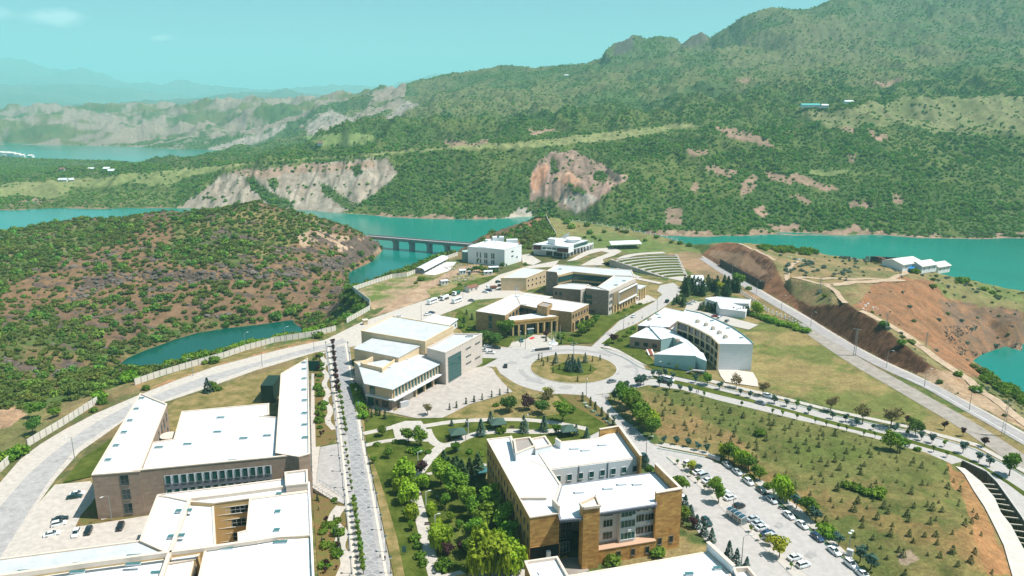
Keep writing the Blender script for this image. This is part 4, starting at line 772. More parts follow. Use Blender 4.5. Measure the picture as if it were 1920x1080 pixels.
def window_mesh(w,h,gm_,fm_,nx=1,ny=1,d=.12,fw=.09):
 key=(round(w,2),round(h,2),gm_.name,fm_.name,nx,ny)
 if key not in _wm:
  b=MB();b.add([(-w/2,-.03,0),(w/2,-.03,0),(w/2,-.03,h),(-w/2,-.03,h)],[(0,1,2,3)],0)
  for x in(-w/2,w/2):b.box((x,-d/2,h/2),(fw,d,h+fw),0,1)
  for z in(0,h):b.box((0,-d/2-(.03 if z==0 else 0),z),(w+fw,d+(.06 if z==0 else 0),fw),0,1)
  for i in range(1,nx):b.box((-w/2+w*i/nx,-.045,h/2),(.06,.06,h),0,1)
  for i in range(1,ny):b.box((0,-.042,h*i/ny),(w,.055,.06),0,1)
  _wm[key]=b.data('window',[gm_,fm_])
 return _wm[key]
class Bld:
 def __init__(s,name,at,label,cat='building'):
  s.o=empty(name,(at.x,at.y,at.z if at.z else 0),0,label,cat);s.l=Vector(s.o.location)
 def loc(s,b):b.v=[(v[0]-s.l.x,v[1]-s.l.y,v[2]-s.l.z)for v in b.v];return b
 def part(s,b,name,mats,parent=None,smooth=False):return s.loc(b).build(name,mats,parent or s.o,smooth)
 def mass(s,poly,h,z0=0.0,wall=WHT,roof=ROOF,par=.5,pw=.45,cap=PARA,zs=None,names=('wall','roof','parapet'),over=0.0,world=False,seam=None):
  """one block: poly = pixel outline of its top at height h (or world points)"""
  pts=[Vector((p[0],p[1],0))for p in(poly if world else[W(a,b,(zs[i]if zs else h))for i,(a,b)in enumerate(poly)])]
  if area2(pts)<0:
   pts=pts[::-1];zs=zs[::-1]if zs else None
  n=len(pts);Z=zs or[h]*n;z0l=[z0]*n
  inn=offset(pts,-pw)
  b=MB();vs=[(p.x,p.y,z0)for p in pts]+[(p.x,p.y,Z[i])for i,p in enumerate(pts)]
  b.add(vs,[(i,(i+1)%n,n+(i+1)%n,n+i)for i in range(n)]);s.part(b,names[0],wall)
  if par>0:
   b=MB();vs=[]
   for i in range(n):vs+=[(pts[i].x,pts[i].y,Z[i]),(inn[i].x,inn[i].y,Z[i]),(inn[i].x,inn[i].y,Z[i]-par)]
   o2=offset(pts,.12)
   k=len(vs)
   fs=[]
   for i in range(n):
    j=(i+1)%n;fs+=[(i*3,j*3,j*3+1,i*3+1),(i*3+1,j*3+1,j*3+2,i*3+2)]
   b.add(vs,fs)
   for i in range(n):
    j=(i+1)%n
    b.add([(o2[i].x,o2[i].y,Z[i]-.28),(o2[j].x,o2[j].y,Z[j]-.28),(o2[j].x,o2[j].y,Z[j]+.03),(o2[i].x,o2[i].y,Z[i]+.03),(inn[i].x,inn[i].y,Z[i]+.03),(inn[j].x,inn[j].y,Z[j]+.03),(pts[i].x,pts[i].y,Z[i]-.28),(pts[j].x,pts[j].y,Z[j]-.28)],[(0,1,2,3),(3,2,5,4),(6,7,1,0)])
   s.part(b,names[2],cap)
  rp=inn if par>0 else offset(pts,over)
  b=MB()
  if par<=0 and over>0:
   b.prism([(p.x,p.y)for p in rp],[z-.0 for z in Z],[z+.25 for z in Z],0,bottom=True)
  else:
   q,fs=tri_poly([Vector((p.x,p.y,Z[i]-par))for i,p in enumerate(rp)]);b.add(q,fs)
  ro=s.part(b,names[1],roof)
  if seam is not None and not zs:
   ca,sa=math.cos(seam),math.sin(seam);q=[(p.x*ca+p.y*sa,-p.x*sa+p.y*ca)for p in rp];b=MB();z=h-par+.03;u=min(p[1]for p in q)+.4
   while u<max(p[1]for p in q):
    xs=[]
    for i in range(len(q)):
     (x1,y1),(x2,y2)=q[i-1],q[i]
     if(y1>u)!=(y2>u):xs.append(x1+(x2-x1)*(u-y1)/(y2-y1))
    xs.sort()
    for x1,x2 in zip(xs[::2],xs[1::2]):b.bar((x1*ca-u*sa,x1*sa+u*ca,z),(x2*ca-u*sa,x2*sa+u*ca,z),.08,.05)
    u+=1.15
   s.part(b,'roof_seams',roof,ro)['kind']='stuff'
  return pts
 def windows(s,p0,p1,z0,w,h,n=None,us=None,gm_=GLASS,fm_=FRAME,nx=1,ny=1,u0=.0,u1=1.0,name='window',out=.0):
  """a row of windows on the facade from p0 (left as seen) to p1 (right), sill height z0"""
  p0=Vector((p0[0],p0[1],0));p1=Vector((p1[0],p1[1],0));d=p1-p0;L=d.length;d.normalize();rz=math.atan2(d.y,d.x);nr=Vector((d.y,-d.x,0))
  us=us if us is not None else[u0+(u1-u0)*(i+.5)/n for i in range(n)]
  me_=window_mesh(w,h,gm_,fm_,nx,ny)
  for u in us:
   o=bpy.data.objects.new(name,me_);q=p0+d*(L*u)+nr*(.004+out)-s.l;o.location=(q.x,q.y,z0-s.l.z);o.rotation_euler=(0,0,rz);link(o,s.o)
 def bars(s,name,segs,w,h,mat):
  b=MB()
  for a,c in segs:b.bar(a,c,w,h)
  return s.part(b,name,mat)
 def hatch(s,pts,z,mat=TEALF,size=(1.6,.9,.5)):
  for a,c in pts:
   q=W(a,c,z);b=MB();b.box((q.x,q.y,z+size[2]/2),size,.1);b.box((q.x,q.y,z+size[2]+.04),(size[0]+.2,size[1]+.2,.08),.1,1)
   s.part(b,'roof_hatch',[WHT,mat])
def offset(p,d):
 """move a ccw outline outwards by d"""
 n=len(p);out=[]
 for i in range(n):
  a,b,c=p[i-1],p[i],p[(i+1)%n]
  e1=Vector((b.x-a.x,b.y-a.y,0));e2=Vector((c.x-b.x,c.y-b.y,0));e1.normalize();e2.normalize()
  n1=Vector((e1.y,-e1.x,0));n2=Vector((e2.y,-e2.x,0));m=n1+n2
  k=1+n1.dot(n2);m=m/max(k,.35)
  out.append(Vector((b.x+m.x*d,b.y+m.y*d,0)))
 return out
def xy(v):return Vector((v[0],v[1],0))
# ---------------------------------------------------------------- A: long white-roofed faculty building, left
A=Bld('faculty_building',W(300,930),'long brown stone building with broad white roofs and a blue window band')
A.mass([(172,890),(263,737),(313,757),(262,883)],14.8,wall=BSTONE,seam=-.5)
A.mass([(341,771),(504,756),(504,777),(490,780),(521,782),(518,850),(546,855),(262,884),(286,829),(326,823)],13.6,wall=BSTONE,par=.25,seam=1.7)
A.mass([(527,700),(577,671),(581,850),(560,856),(547,854),(517,849)],15.3,wall=BSTONE,seam=.05)
f0,f1=W(172,890,14.8),W(547,854,14.8);fd=(f1-f0);fL=fd.length
def fp(u,z=0):q=f0.lerp(f1,u);return Vector((q.x,q.y,z))
fn=Vector((fd.y,-fd.x,0)).normalized()
b=MB()
b.bar(fp(.22,7.3)+fn*.04,fp(.999,7.3)+fn*.04,.5,15.0);b.box(tuple(fp(.5,0)),(0.01,.01,.01));A.part(b,'front_wall',BSTONE)
A.bars('coping',[(fp(.2,14.9)+fn*.05,fp(1,14.9)+fn*.05)],.7,.3,PARA)
w0_,w1_=W(172,890,14.8),W(262,883,14.8)
for z in(10.6,6.0,1.4):A.windows(w0_,w1_,z,2.3,3.3,us=[.66],nx=2,ny=2)
b=MB();b.bar(fp(.345,10.9)+fn*.32,fp(.89,10.9)+fn*.32,.06,2.9);A.part(b,'white_band',WPANEL)
b=MB();b.bar(fp(.345,8.5)+fn*.34,fp(.89,8.5)+fn*.34,.08,1.9);A.part(b,'grey_band',GREYB)
b=MB();b.bar(fp(.345,5.5)+fn*.32,fp(.89,5.5)+fn*.32,.06,4.1);A.part(b,'white_band',WPANEL)
_us=[.345+.545*(i+.5)/14 for i in range(14)]
A.windows(f0,f1,9.55,1.25,2.7,us=_us,gm_=GLASST,out=.36);A.windows(f0,f1,5.2,1.25,2.7,us=_us,gm_=GLASST,out=.36);A.windows(f0,f1,1.6,1.25,2.5,us=_us,gm_=GLASST,out=.36)
q0,q1=W(262,883,14.8),W(313,757,14.8)
A.windows(q0,q1,9.6,1.3,3.4,us=[.62,.72,.82,.92],gm_=GLASST,ny=2);A.windows(q0,q1,4.2,1.3,3.4,us=[.62,.72,.82,.92],gm_=GLASST,ny=2)
A.windows(W(581,850,15.3),W(577,671,15.3),8.5,1.5,2.2,n=22,gm_=GLASST);A.windows(W(581,850,15.3),W(577,671,15.3),3.5,1.5,2.2,n=22,gm_=GLASST)
A.hatch([(266,748),(256,768),(244,790),(233,812),(218,837),(203,864)],14.3);A.hatch([(570,681),(570,693),(570,711),(570,732),(571,752),(571,776),(571,798),(572,822)],14.8)
A.hatch([(414,784),(408,811),(352,834),(298,840),(457,823),(501,818),(254,885),(302,881),(347,876),(390,871),(436,865),(528,855)],13.35,size=(2.4,.7,.4))
b=MB();c=W(317,818,10);b.tube([(c.x,c.y,0),(c.x,c.y,10)],2.6,16);b.tube([(c.x,c.y,10),(c.x,c.y,10.4)],3.0,16);A.part(b,'stair_turret',PARA,smooth=False)
b=MB();c=W(502,740,0);b.box((c.x+3,c.y-4,4),(5,12,8),.05);A.part(b,'link_block',pmat('dark_green_cladding',(.012,.035,.022),.6))
b=MB();c=W(586,690);
for i in range(5):b.bar((c.x-1+i*1.3,c.y-4,0),(c.x-1+i*1.3,c.y-4,5),.12,.12)
b.bar((c.x-1,c.y-4,5),(c.x+4.2,c.y-4,5),.12,.12);b.bar((c.x-1,c.y-4,2.5),(c.x+4.2,c.y-4,2.5),.3,4.6)
A.part(b,'green_screen',pmat('green_mesh_screen',(.01,.07,.05),.8))
# ---------------------------------------------------------------- B: white roofs with courtyard, bottom left corner
B=Bld('courtyard_building',W(420,1075),'white-roofed building with a yellow-walled courtyard in the bottom left corner')
HB=13.5
B.mass([(295,928),(356,936),(318,1038),(262,1013)],HB,wall=CRM2,roof=ROOF,par=.3)
B.mass([(262,1013),(317,1037),(150,1059),(0,1081),(-150,1105),(-150,1070),(0,1047)],HB-.4,wall=CRM2,roof=ROOFG,par=.3,seam=1.6)
B.mass([(317,1040),(305,1085),(290,1150),(-150,1240),(-150,1112),(0,1084)],HB-1.6,wall=CRM2,par=.3)
B.mass([(295,927),(420,912),(534,897),(579,905),(580,920),(468,934),(400,943),(356,940)],HB+.1,wall=CRM2,par=.3)
B.mass([(357,941),(400,944),(404,1021),(382,1028),(319,1037)],HB-.9,wall=CRM2,par=.25,seam=1.6)
B.mass([(468,935),(580,921),(584,1003),(521,1007),(447,1017),(446,998),(462,994)],HB+.3,wall=CRM2,par=.25,seam=1.6)
B.mass([(384,1031),(440,1022),(521,1010),(584,1003),(588,1100),(592,1190),(340,1220)],HB-.2,wall=CRM2,par=.3,seam=1.6)
B.mass([(319,1039),(381,1030),(366,1048),(310,1057)],HB-2.2,wall=CRM2,par=.1);B.mass([(310,1057),(364,1048),(352,1100),(296,1115)],HB-2.6,wall=CRM2,par=.1)
B.mass([(534,885),(576,880),(577,906),(536,910)],HB+2.2,wall=PARA,par=.6)
_cap=lambda*l:[(W(*a,HB+.25),W(*c,HB+.25))for a,c in zip(l[:-1],l[1:])]
B.bars('parapet',_cap((356,936),(318,1038),(300,1090)),.9,.9,PARA);B.bars('parapet',_cap((318,1037),(382,1029),(480,1015),(521,1008)),.9,.9,PARA);B.bars('parapet',_cap((0,1082),(150,1060),(317,1038)),.9,1.2,PARA);B.bars('parapet',_cap((352,937),(420,929),(534,914)),.8,1.0,PARA)
B.bars('parapet',_cap((579,905),(584,1003),(588,1100)),.5,.6,WHT)
y0,y1=W(400,943,HB),W(468,935,HB)
B.windows(y0,y1,9.6,8.6,2.2,us=[.52],nx=7,ny=2,fm_=FRAMEW,gm_=GLASSD,out=.02);B.windows(y0,y1,5.5,8.6,2.4,us=[.52],nx=7,ny=2,fm_=FRAMEW,gm_=GLASSD,out=.02);B.windows(y0,y1,1.3,8.6,2.4,us=[.52],nx=7,ny=2,fm_=FRAMEW,gm_=GLASSD,out=.02)
B.windows(W(352,1100,11),W(366,1048,11),2,8,8,us=[.3,.75],nx=4,ny=4,gm_=GLASSD,out=.05)
B.hatch([(335,960),(321,1008),(355,959),(341,1006),(523,928),(521,961),(519,996)],HB,size=(1.3,1.0,.5));B.hatch([(526,1018),(425,1029),(251,1044),(250,1059),(150,1059),(145,1074),(47,1073),(297,1075)],HB-.5,size=(3.2,.7,.4))
# ---------------------------------------------------------------- C: congress hall
Cc=Bld('congress_hall',W(780,700),'cream congress hall with stepped white roofs and colonnade facing the plaza')
e0,e1=W(735,729,9.3),W(851,667,9.3)
lf=W(687.5,719,9.3)
Cc.mass([(735,729),(851,667),(800,651),(748,672),(677,686),(687.5,719)],0,zs=[9.3,9.3,10.6,11.0,10.4,9.3],z0=4.6,wall=CRM,roof=ROOFG,par=0,over=1.1)
dfr=(e1-e0);Lf=dfr.length;dfr.normalize();nfr=Vector((dfr.y,-dfr.x,0))
def ep(u,z=0,o=0):q=e0+dfr*(Lf*u)+nfr*o;return Vector((q.x,q.y,z))
base=[ep(.0,0,-.3),ep(.0,0,-9),ep(1,0,-9),ep(1,0,-5.5),ep(.32,0,-5.5),ep(.32,0,-.3)]
b=MB();b.prism([xy(p)for p in base],0,4.6);Cc.part(b,'ground_floor',PSTONE)
lfn=(e0-lf);Ll=lfn.length;lfn.normalize();nl=Vector((lfn.y,-lfn.x,0))
b=MB();q=[xy(lf),xy(e0)-lfn*.2,xy(e0)-lfn*.2-nl*8,xy(lf)-nl*8];b.prism(q,0,4.4);Cc.part(b,'stone_base',ESTONE)
b=MB();b.bar(ep(-.02,4.7,.6),ep(1.05,4.7,.6),2.2,.5);Cc.part(b,'canopy',WHT)
b=MB();a_,c_=xy(lf)+nl*.5,xy(e0)+nl*.5;b.bar((a_.x,a_.y,4.7),(c_.x,c_.y,4.7),1.4,.45);Cc.part(b,'canopy',WHT)
Cc.windows(e0,e1,5.3,1.75,3.5,n=20,u0=.02,u1=.99,gm_=GLASST,fm_=FRAMEW,nx=2,out=.05)
for i in range(21):
 b=MB();p=ep(.02+.97*i/20,0,.28);b.box((p.x,p.y,7.0),(.42,.5,4.4),math.atan2(dfr.y,dfr.x));Cc.part(b,'pilaster',CRM)
for u in(.36,.50,.64,.77,.9):
 b=MB();p=ep(u,0,-.4);b.box((p.x,p.y,2.3),(.9,.9,4.6),math.atan2(dfr.y,dfr.x));Cc.part(b,'column',CRM)
Cc.windows(ep(.32,0,-5.5),ep(1,0,-5.5),.2,3.6,3.6,n=6,gm_=GLASSD,fm_=FRAME,nx=3)
Cc.windows(lf,e0,5.4,2.6,3.2,us=[.22],gm_=GLASST,nx=2,out=.02);Cc.windows(lf,e0,.3,2.8,3.4,us=[.14],gm_=GLASST,nx=2,out=.02);Cc.windows(lf,e0,.8,1.4,2.4,us=[.38],out=.02);Cc.windows(lf,e0,1.0,3.0,2.4,us=[.72],nx=2,out=.02)
Cc.mass([(664,678),(677,688),(687,719),(735,700),(735,668)],0,zs=[9.5,9.5,9.2,9.4,9.8],wall=PSTONE,roof=ROOFG,par=.3,cap=CRM)
Cc.mass([(664,654),(709,629),(791,647),(747,671)],0,zs=[13.0,14.6,14.6,13.0],wall=CRM,roof=ROOFG,par=0,over=.25)
Cc.mass([(677,620),(735,592),(850,611),(797,640)],0,zs=[17,17,17,17],wall=CRM,roof=ROOFG,par=.35,cap=CRM)
Cc.mass([(835,661),(904,625),(851,625),(800,652)],15.0,wall=PSTONE,roof=ROOFG,par=.6,cap=PSTONE)
r0,r1=W(835,661,15),W(904,625,15)
Cc.windows(r0,r1,.6,10.5,11.5,us=[.23],gm_=GLASST,nx=6,ny=7,out=.03)
for u,z in((.60,11.3),(.86,11.3),(.60,4.2),(.86,4.2),(.6,7.6)):Cc.windows(r0,r1,z,4.4,.45,us=[u],gm_=GLASSD,out=.02)
b=MB();v0=W(846,706);v1=W(861,703);d=(v1-v0).normalized();n_=Vector((d.y,-d.x,0))
b.prism([xy(v0),xy(v1),xy(v1)-n_*5,xy(v0)-n_*5],0,3.9);Cc.part(b,'entrance_vestibule',GLASST);b=MB();b.prism([xy(v0)+n_*.5-d*.5,xy(v1)+n_*.5+d*.5,xy(v1)-n_*6+d*.5,xy(v0)-n_*6-d*.5],3.9,4.4,bottom=True);Cc.part(b,'vestibule_roof',WHT)
for a1,a2,h0,h1 in(((677,686),(716,695),9.8,12.2),((716,695),(748,672),10.2,12.2),((677,686),(699,675),10,12.6),((714,670),(748,676),10,13.2),((748,674),(800,652),10.2,12.6),((800,651),(836,662),10,14.2)):
 p,q=W(*a1,h0+1),W(*a2,h0+1);b=MB();b.bar((p.x,p.y,(h0+h1)/2),(q.x,q.y,(h0+h1)/2),.5,h1-h0);Cc.part(b,'parapet_wall',CRM)
Cc.hatch([(729,691),(762,676),(790,663)],10.3,ROOFG,(1.8,.9,.7));Cc.hatch([(881,631)],14.5,GRAVEL,(3,1.4,1))
b=MB();p=W(757,763);b.box((p.x,p.y,1.2),(3.2,1.2,2.4),.6);b.box((p.x+1,p.y+1.4,1.0),(1.8,1,2.0),.6);Cc.part(b,'air_handler',pmat('galvanised',(.5,.5,.5),.5,.5))
for px_,py_ in((886,681),(902,672)):
 b=MB();p=W(px_,py_);b.tube([(p.x,p.y,0),(p.x,p.y,.8),(p.x,p.y,1.9)],[.5,.7,.35],8);Cc.part(b,'planter',pmat('dark_red_shrub',(.10,.02,.025),.9))
sheet('red_carpet',[(846,709),(852,706),(855,708),(849,711)],MATS['red_mat'],'red mat before the glass vestibule',z=.3,kind='thing')['category']='mat'
# ---------------------------------------------------------------- D: portico building
D=Bld('portico_building',W(985,610),'ochre stone building with a columned portico and gold lettering')
HD=11.2
D.mass([(892,583),(947,591),(976,571),(966,550)],HD,wall=DSTONE,par=.2)
D.mass([(966,550),(976,571),(1007,577),(1072,585),(1104,570)],HD,wall=DSTONE,par=.2)
D.mass([(1007,572),(1026,576),(1036,569),(1018,565)],HD+2.2,wall=DSTONE,roof=GRAVEL,par=.4,cap=DSTONE)
pt0,pt1=W(961,631),W(1046,622)
dp=(pt1-pt0);Lp=dp.length;dp.normalize();np_=Vector((dp.y,-dp.x,0));rzp=math.atan2(dp.y,dp.x)
def pp(u,o=0,z=0):q=pt0+dp*(Lp*u)+np_*o;return Vector((q.x,q.y,z))
b=MB();b.bar(pp(-.01,-.5,7.4),pp(1.01,-.5,7.4),1.0,2.4);D.part(b,'frieze',wallmat('frieze_stone',(.56,.36,.16),(.52,.32,.14),(.4,.26,.12),2.4,1.2))
b=MB();b.prism([xy(pp(0,-.9)),xy(pp(1,-.9)),xy(pp(1,-12)),xy(pp(0,-9))],8.1,8.3,bottom=True);D.part(b,'portico_roof',ROOF)
for u in(.015,.14,.285,.56,.70,.86,.985):
 b=MB();p=pp(u,-.5);b.box((p.x,p.y,3.1),(.8,.9,6.2),rzp);D.part(b,'column',CRM2)
D.windows(pp(0,-3.2),pp(1,-3.2),.2,2.9,5.6,us=[.075,.21,.35,.42,.49,.63,.78,.92],gm_=GLASSD,nx=3,ny=4)
b=MB();b.bar(pp(0,-3.7,3.1),pp(1,-3.7,3.1),.9,6.2);D.part(b,'porch_wall',DSTONE)
b=MB();p=pp(.4,-1.6);b.box((p.x,p.y,1.5),(3.4,2.4,2.9),rzp);D.part(b,'glass_porch',GLASST);b=MB();b.box((p.x,p.y,3.05),(3.8,2.8,.25),rzp);D.part(b,'glass_porch_roof',WHT)
GOLD=pmat('gold_letters',(.62,.36,.04),.35,.5,metal=.6)
def lettering(text,size,mat,loc,rz,parent,name='lettering',ext=.06):
 fc=bpy.data.curves.new(name,'FONT');fc.body=text;fc.size=size;fc.extrude=ext;fc.resolution_u=2;fc.align_x='CENTER';fc.align_y='CENTER'
 t_=bpy.data.objects.new(name,fc);COL.objects.link(t_);bpy.context.view_layer.update()
 me_=bpy.data.meshes.new_from_object(t_.evaluated_get(bpy.context.evaluated_depsgraph_get()));bpy.data.objects.remove(t_);bpy.data.curves.remove(fc)
 me_.materials.clear();me_.materials.append(mat)
 o_=link(bpy.data.objects.new(name,me_),parent);o_.location=loc;o_.rotation_euler=(R(90),0,rz);return o_
lettering('MUNZUR ÜNİVERSİTESİ REKTÖRLÜK BİNASI',1.15,GOLD,pp(.49,.08,7.4)-D.l,rzp,D.o)
l0,l1=W(892,583,HD),W(947,591,HD)
for z in(6.6,2.6):D.windows(l0,l1,z,2.0,3.2,us=[.5],gm_=GLASST,nx=2)
i0_,i1_=W(947,591,HD),W(976,571,HD)
for z in(7.2,3.2):D.windows(i0_,i1_,z,2.6,2.6,us=[.3,.52,.74,.93],nx=2,out=.05)
j0,j1=W(980,573,HD),W(1008,577,HD)
g0_,g1_=W(976,571.3,HD),W(1007,577.3,HD)
b=MB();b.bar((g0_.x,g0_.y,5.6),(g1_.x,g1_.y,5.6),.5,11.2);D.part(b,'court_wall',DSTONE)
for z in(7.2,3.2):D.windows(g0_,g1_,z,2.6,2.6,n=4,nx=2,gm_=GLASSD,out=.3)
k0,k1=W(1072,585,HD),W(1104,570,HD)
D.windows(k0,k1,7.4,1.3,1.8,n=6,gm_=GLASSD,nx=1)
b=MB();dk=(k1-k0).normalized();nk=Vector((dk.y,-dk.x,0))
D.windows(k0,k1,.3,6.0,4.6,us=[.25,.52,.80],gm_=GLASSD,nx=2)
for u in(.10,.385,.66,.95):
 b=MB();q=k0.lerp(k1,u)+nk*.5;b.box((q.x,q.y,2.6),(.8,.9,5.2),math.atan2(dk.y,dk.x));D.part(b,'column',CRM2)
D.hatch([(970,556),(983,572)],HD-.2,ROOFG,(2.6,1.6,.5))
SIGN=Bld('name_wall',W(1018,656),'low dark name wall with white end at the portico entrance','sign')
b=MB();s0,s1=W(1003,659),W(1030,656);b.bar((s0.x,s0.y,.7),(s1.x,s1.y,.7),.5,1.4);SIGN.part(b,'wall',pmat('dark_granite',(.05,.055,.06),.4,.5));b=MB();b.box((s1.x+.6,s1.y+.1,.8),(1.2,.9,1.6),0);b.box((s0.x-.6,s0.y-.1,.8),(1.2,.9,1.6),0);SIGN.part(b,'end_pier',WHT)
# ---------------------------------------------------------------- E: grey-brown stone building with glazed court
E=Bld('stone_court_building',W(1100,560),'grey-brown stone building with glazed courtyard and slatted street front')
HE=14.8
E.mass([(1141,545),(1192,521),(1184,517),(1152,516),(1120,538)],HE,wall=ESTONE,roof=ROOFG,par=.3)
E.mass([(1024,508),(1045,496),(1184,506),(1190,519),(1152,517),(1074,509),(1046,516),(1044,510)],HE,wall=ESTONE,roof=ROOFG,par=.3)
E.mass([(1099,540),(1141,545),(1121,538),(1105,536)],HE,wall=ESTONE,roof=ROOFG,par=.3)
E.mass([(1037,539),(1089,543),(1099,540),(1104,533),(1070,531),(1050,533)],0,zs=[11.6,11.6,11.6,12.6,12.8,12.2],wall=ESTONE,roof=ROOFG,par=.25)
E.mass([(1089,543),(1100,540),(1108,535),(1098,534)],HE-.6,wall=PSTONE,roof=ROOFG,par=.3)
c0,c1=W(1074,510,HE),W(1152,517,HE)
b=MB();b.bar((c0.x,c0.y,7.2),(c1.x,c1.y,7.2),.4,14.4);E.part(b,'court_wall',CRM2)
for z in(10.2,5.6,1.2):E.windows(c0,c1,z,1.7,3.4,n=16,gm_=GLASST,nx=2,out=.24)
c2,c3=W(1046,516,HE),W(1074,510,HE)
b=MB();b.bar((c2.x,c2.y,7.2),(c3.x,c3.y,7.2),.4,14.4);E.part(b,'court_wall',CRM2)
for z in(10.2,5.6):E.windows(c2,c3,z,1.9,3.4,n=8,gm_=GLASST,nx=2,out=.24)
s0,s1=W(1141,545,HE),W(1192,521,HE);ds=(s1-s0);Ls=ds.length;ds.normalize();ns=Vector((ds.y,-ds.x,0));rzs=math.atan2(ds.y,ds.x)
def sp_(u,o=0,z=0):q=s0+ds*(Ls*u)+ns*o;return Vector((q.x,q.y,z))
b=MB();b.bar(sp_(0,.1,7.3),sp_(.13,.1,7.3),.4,14.6);b.bar(sp_(.13,.1,13.4),sp_(1,.1,13.4),.4,2.4);E.part(b,'street_wall',PSTONE)
for z in(10.3,6.4,2.6):E.windows(s0,s1,z,1.3,2.0,us=[.04,.095],out=.32)
for z in(8.6,4.8):E.windows(s0,s1,z,1.5,3.2,n=24,u0=.14,u1=.99,gm_=GLASS,fm_=CRM2,out=.02)
for i in range(34):
 b=MB();p=sp_(.15+.83*i/33,.55);b.box((p.x,p.y,8.2),(.22,.8,7.4),rzs);E.part(b,'fin',CRM)
E.bars('white_frame',[(sp_(.30,1.3,11.4),sp_(.99,1.3,11.4)),(sp_(.30,1.3,4.5),sp_(.99,1.3,4.5)),(sp_(.30,1.3,4.5),sp_(.30,1.3,11.4)),(sp_(.99,1.3,4.5),sp_(.99,1.3,11.4))],.7,.7,WHT)
for i in range(9):
 b=MB();p=sp_(.16+.82*i/8,.3);b.box((p.x,p.y,2.1),(1.2,.9,4.2),rzs);E.part(b,'column',CRM2)
p0_,p1_=sp_(1.0,3),sp_(1.26,3)
b=MB();b.prism([xy(p0_),xy(p1_),xy(p1_)-ns*9,xy(p0_)-ns*9],7.6,8.2,bottom=True);E.part(b,'porch_roof',ROOFG)
for u in(1.06,1.15,1.24):
 b=MB();p=sp_(u,2.4);b.box((p.x,p.y,3.8),(.9,.9,7.6),rzs);E.part(b,'porch_pier',CRM2)
b=MB();b.bar(sp_(1.02,-3,3.8),sp_(1.25,-3,3.8),.5,7.6);E.part(b,'porch_wall',CRM2)
t0_,t1_=W(1099,540,HE),W(1141,545,HE)
for z in(8.6,5.2):E.windows(t0_,t1_,z,5.0,2.2,us=[.10],gm_=GLASST,nx=4,out=.05)
E.windows(W(1037,539,11.6),W(1089,543,11.6),7.0,1.3,2.0,us=[.12,.27],gm_=GLASST);E.windows(t0_,t1_,.8,4.4,1.2,us=[.25],nx=4)
E.hatch([(1120,500),(1147,503),(1050,505),(1170,527),(1155,535)],HE-.2,TEALF,(2,.7,.4))
Eh=Bld('sports_hall',W(985,540),'beige windowless hall with pale grey roof behind the parked vans','hall')
Eh.mass([(939,521),(987,521),(1024,506),(982,501)],0,zs=[8.6,8.6,10.6,10.6],wall=CRM,roof=ROOFG,par=.2,cap=CRM)
h0_,h1_=W(987,521,8.6),W(1024,506,10.6)
for z in(6.0,2.6):Eh.windows(h0_,h1_,z,1.0,1.0,n=5,gm_=GLASSD)
Eh.windows(W(939,521,8.6),W(987,521,8.6),.1,1.6,2.6,us=[.62],gm_=FRAMEW)
sh=Bld('canteen',W(1010,556),'low white-roofed annex behind the portico building','annex');sh.mass([(985,549),(1036,556),(1024,560),(978,553)],4.2,wall=WHT,par=.1)
# ---------------------------------------------------------------- annex north of the congress hall
an=Bld('annex',W(825,615),'small white-roofed annex beside the congress hall','annex')
an.mass([(789,605),(813,591),(857,599),(836,614)],4.4,wall=WHT,par=0,over=.6)
an.windows(W(836,614,4.4),W(857,599,4.4),1.2,1.4,1.3,n=3)
# ---------------------------------------------------------------- F: white block
Fb=Bld('white_block',W(930,490),'plain white block with roof stair towers near the bridge')
HF=13
Fb.mass([(877,462),(946,468),(978,459),(912,451)],HF,wall=WHT,roof=ROOF,par=1.0,cap=WHT)
b=MB();q=[W(a,c,HF+.6)for a,c in((895,459),(946,465),(972,457),(917,451))];b.prism([xy(p)for p in q],HF-.8,[HF-.6,HF-.6,HF+.9,HF+.9]);Fb.part(b,'roof',ROOF)
for a,c,w,d,h in((934,452,9,5,4.2),(960,455,9,4,3.4),(917,452,6,3,2)):
 p=W(a,c,HF);b=MB();b.box((p.x,p.y,HF+h/2-.6),(w,d,h),.1);Fb.part(b,'stair_tower',WHT)
p=W(934,446,HF+4);b=MB();b.tube([(p.x,p.y,HF+3),(p.x,p.y,HF+4.4)],.12,6);b.tube([(p.x,p.y,HF+4.4),(p.x,p.y,HF+5.6)],[1.0,1.1],10);Fb.part(b,'water_tank',TEALF)
g0_,g1_=W(877,462,HF),W(946,468,HF)
Fb.windows(g0_,g1_,5.2,1.0,4.0,us=[.26,.35,.47,.52,.66,.71],gm_=GLASST);Fb.windows(g0_,g1_,1.0,1.0,3.0,us=[.26,.35,.47,.52,.66,.71],gm_=GLASST)
k0,k1=W(946,468,HF),W(978,459,HF)
Fb.windows(k0,k1,9.5,2.8,.9,us=[.45],gm_=GLASST);Fb.windows(k0,k1,5.8,2.8,.9,us=[.45],gm_=GLASST);Fb.windows(k0,k1,4.0,2,.9,us=[.72],gm_=GLASST)
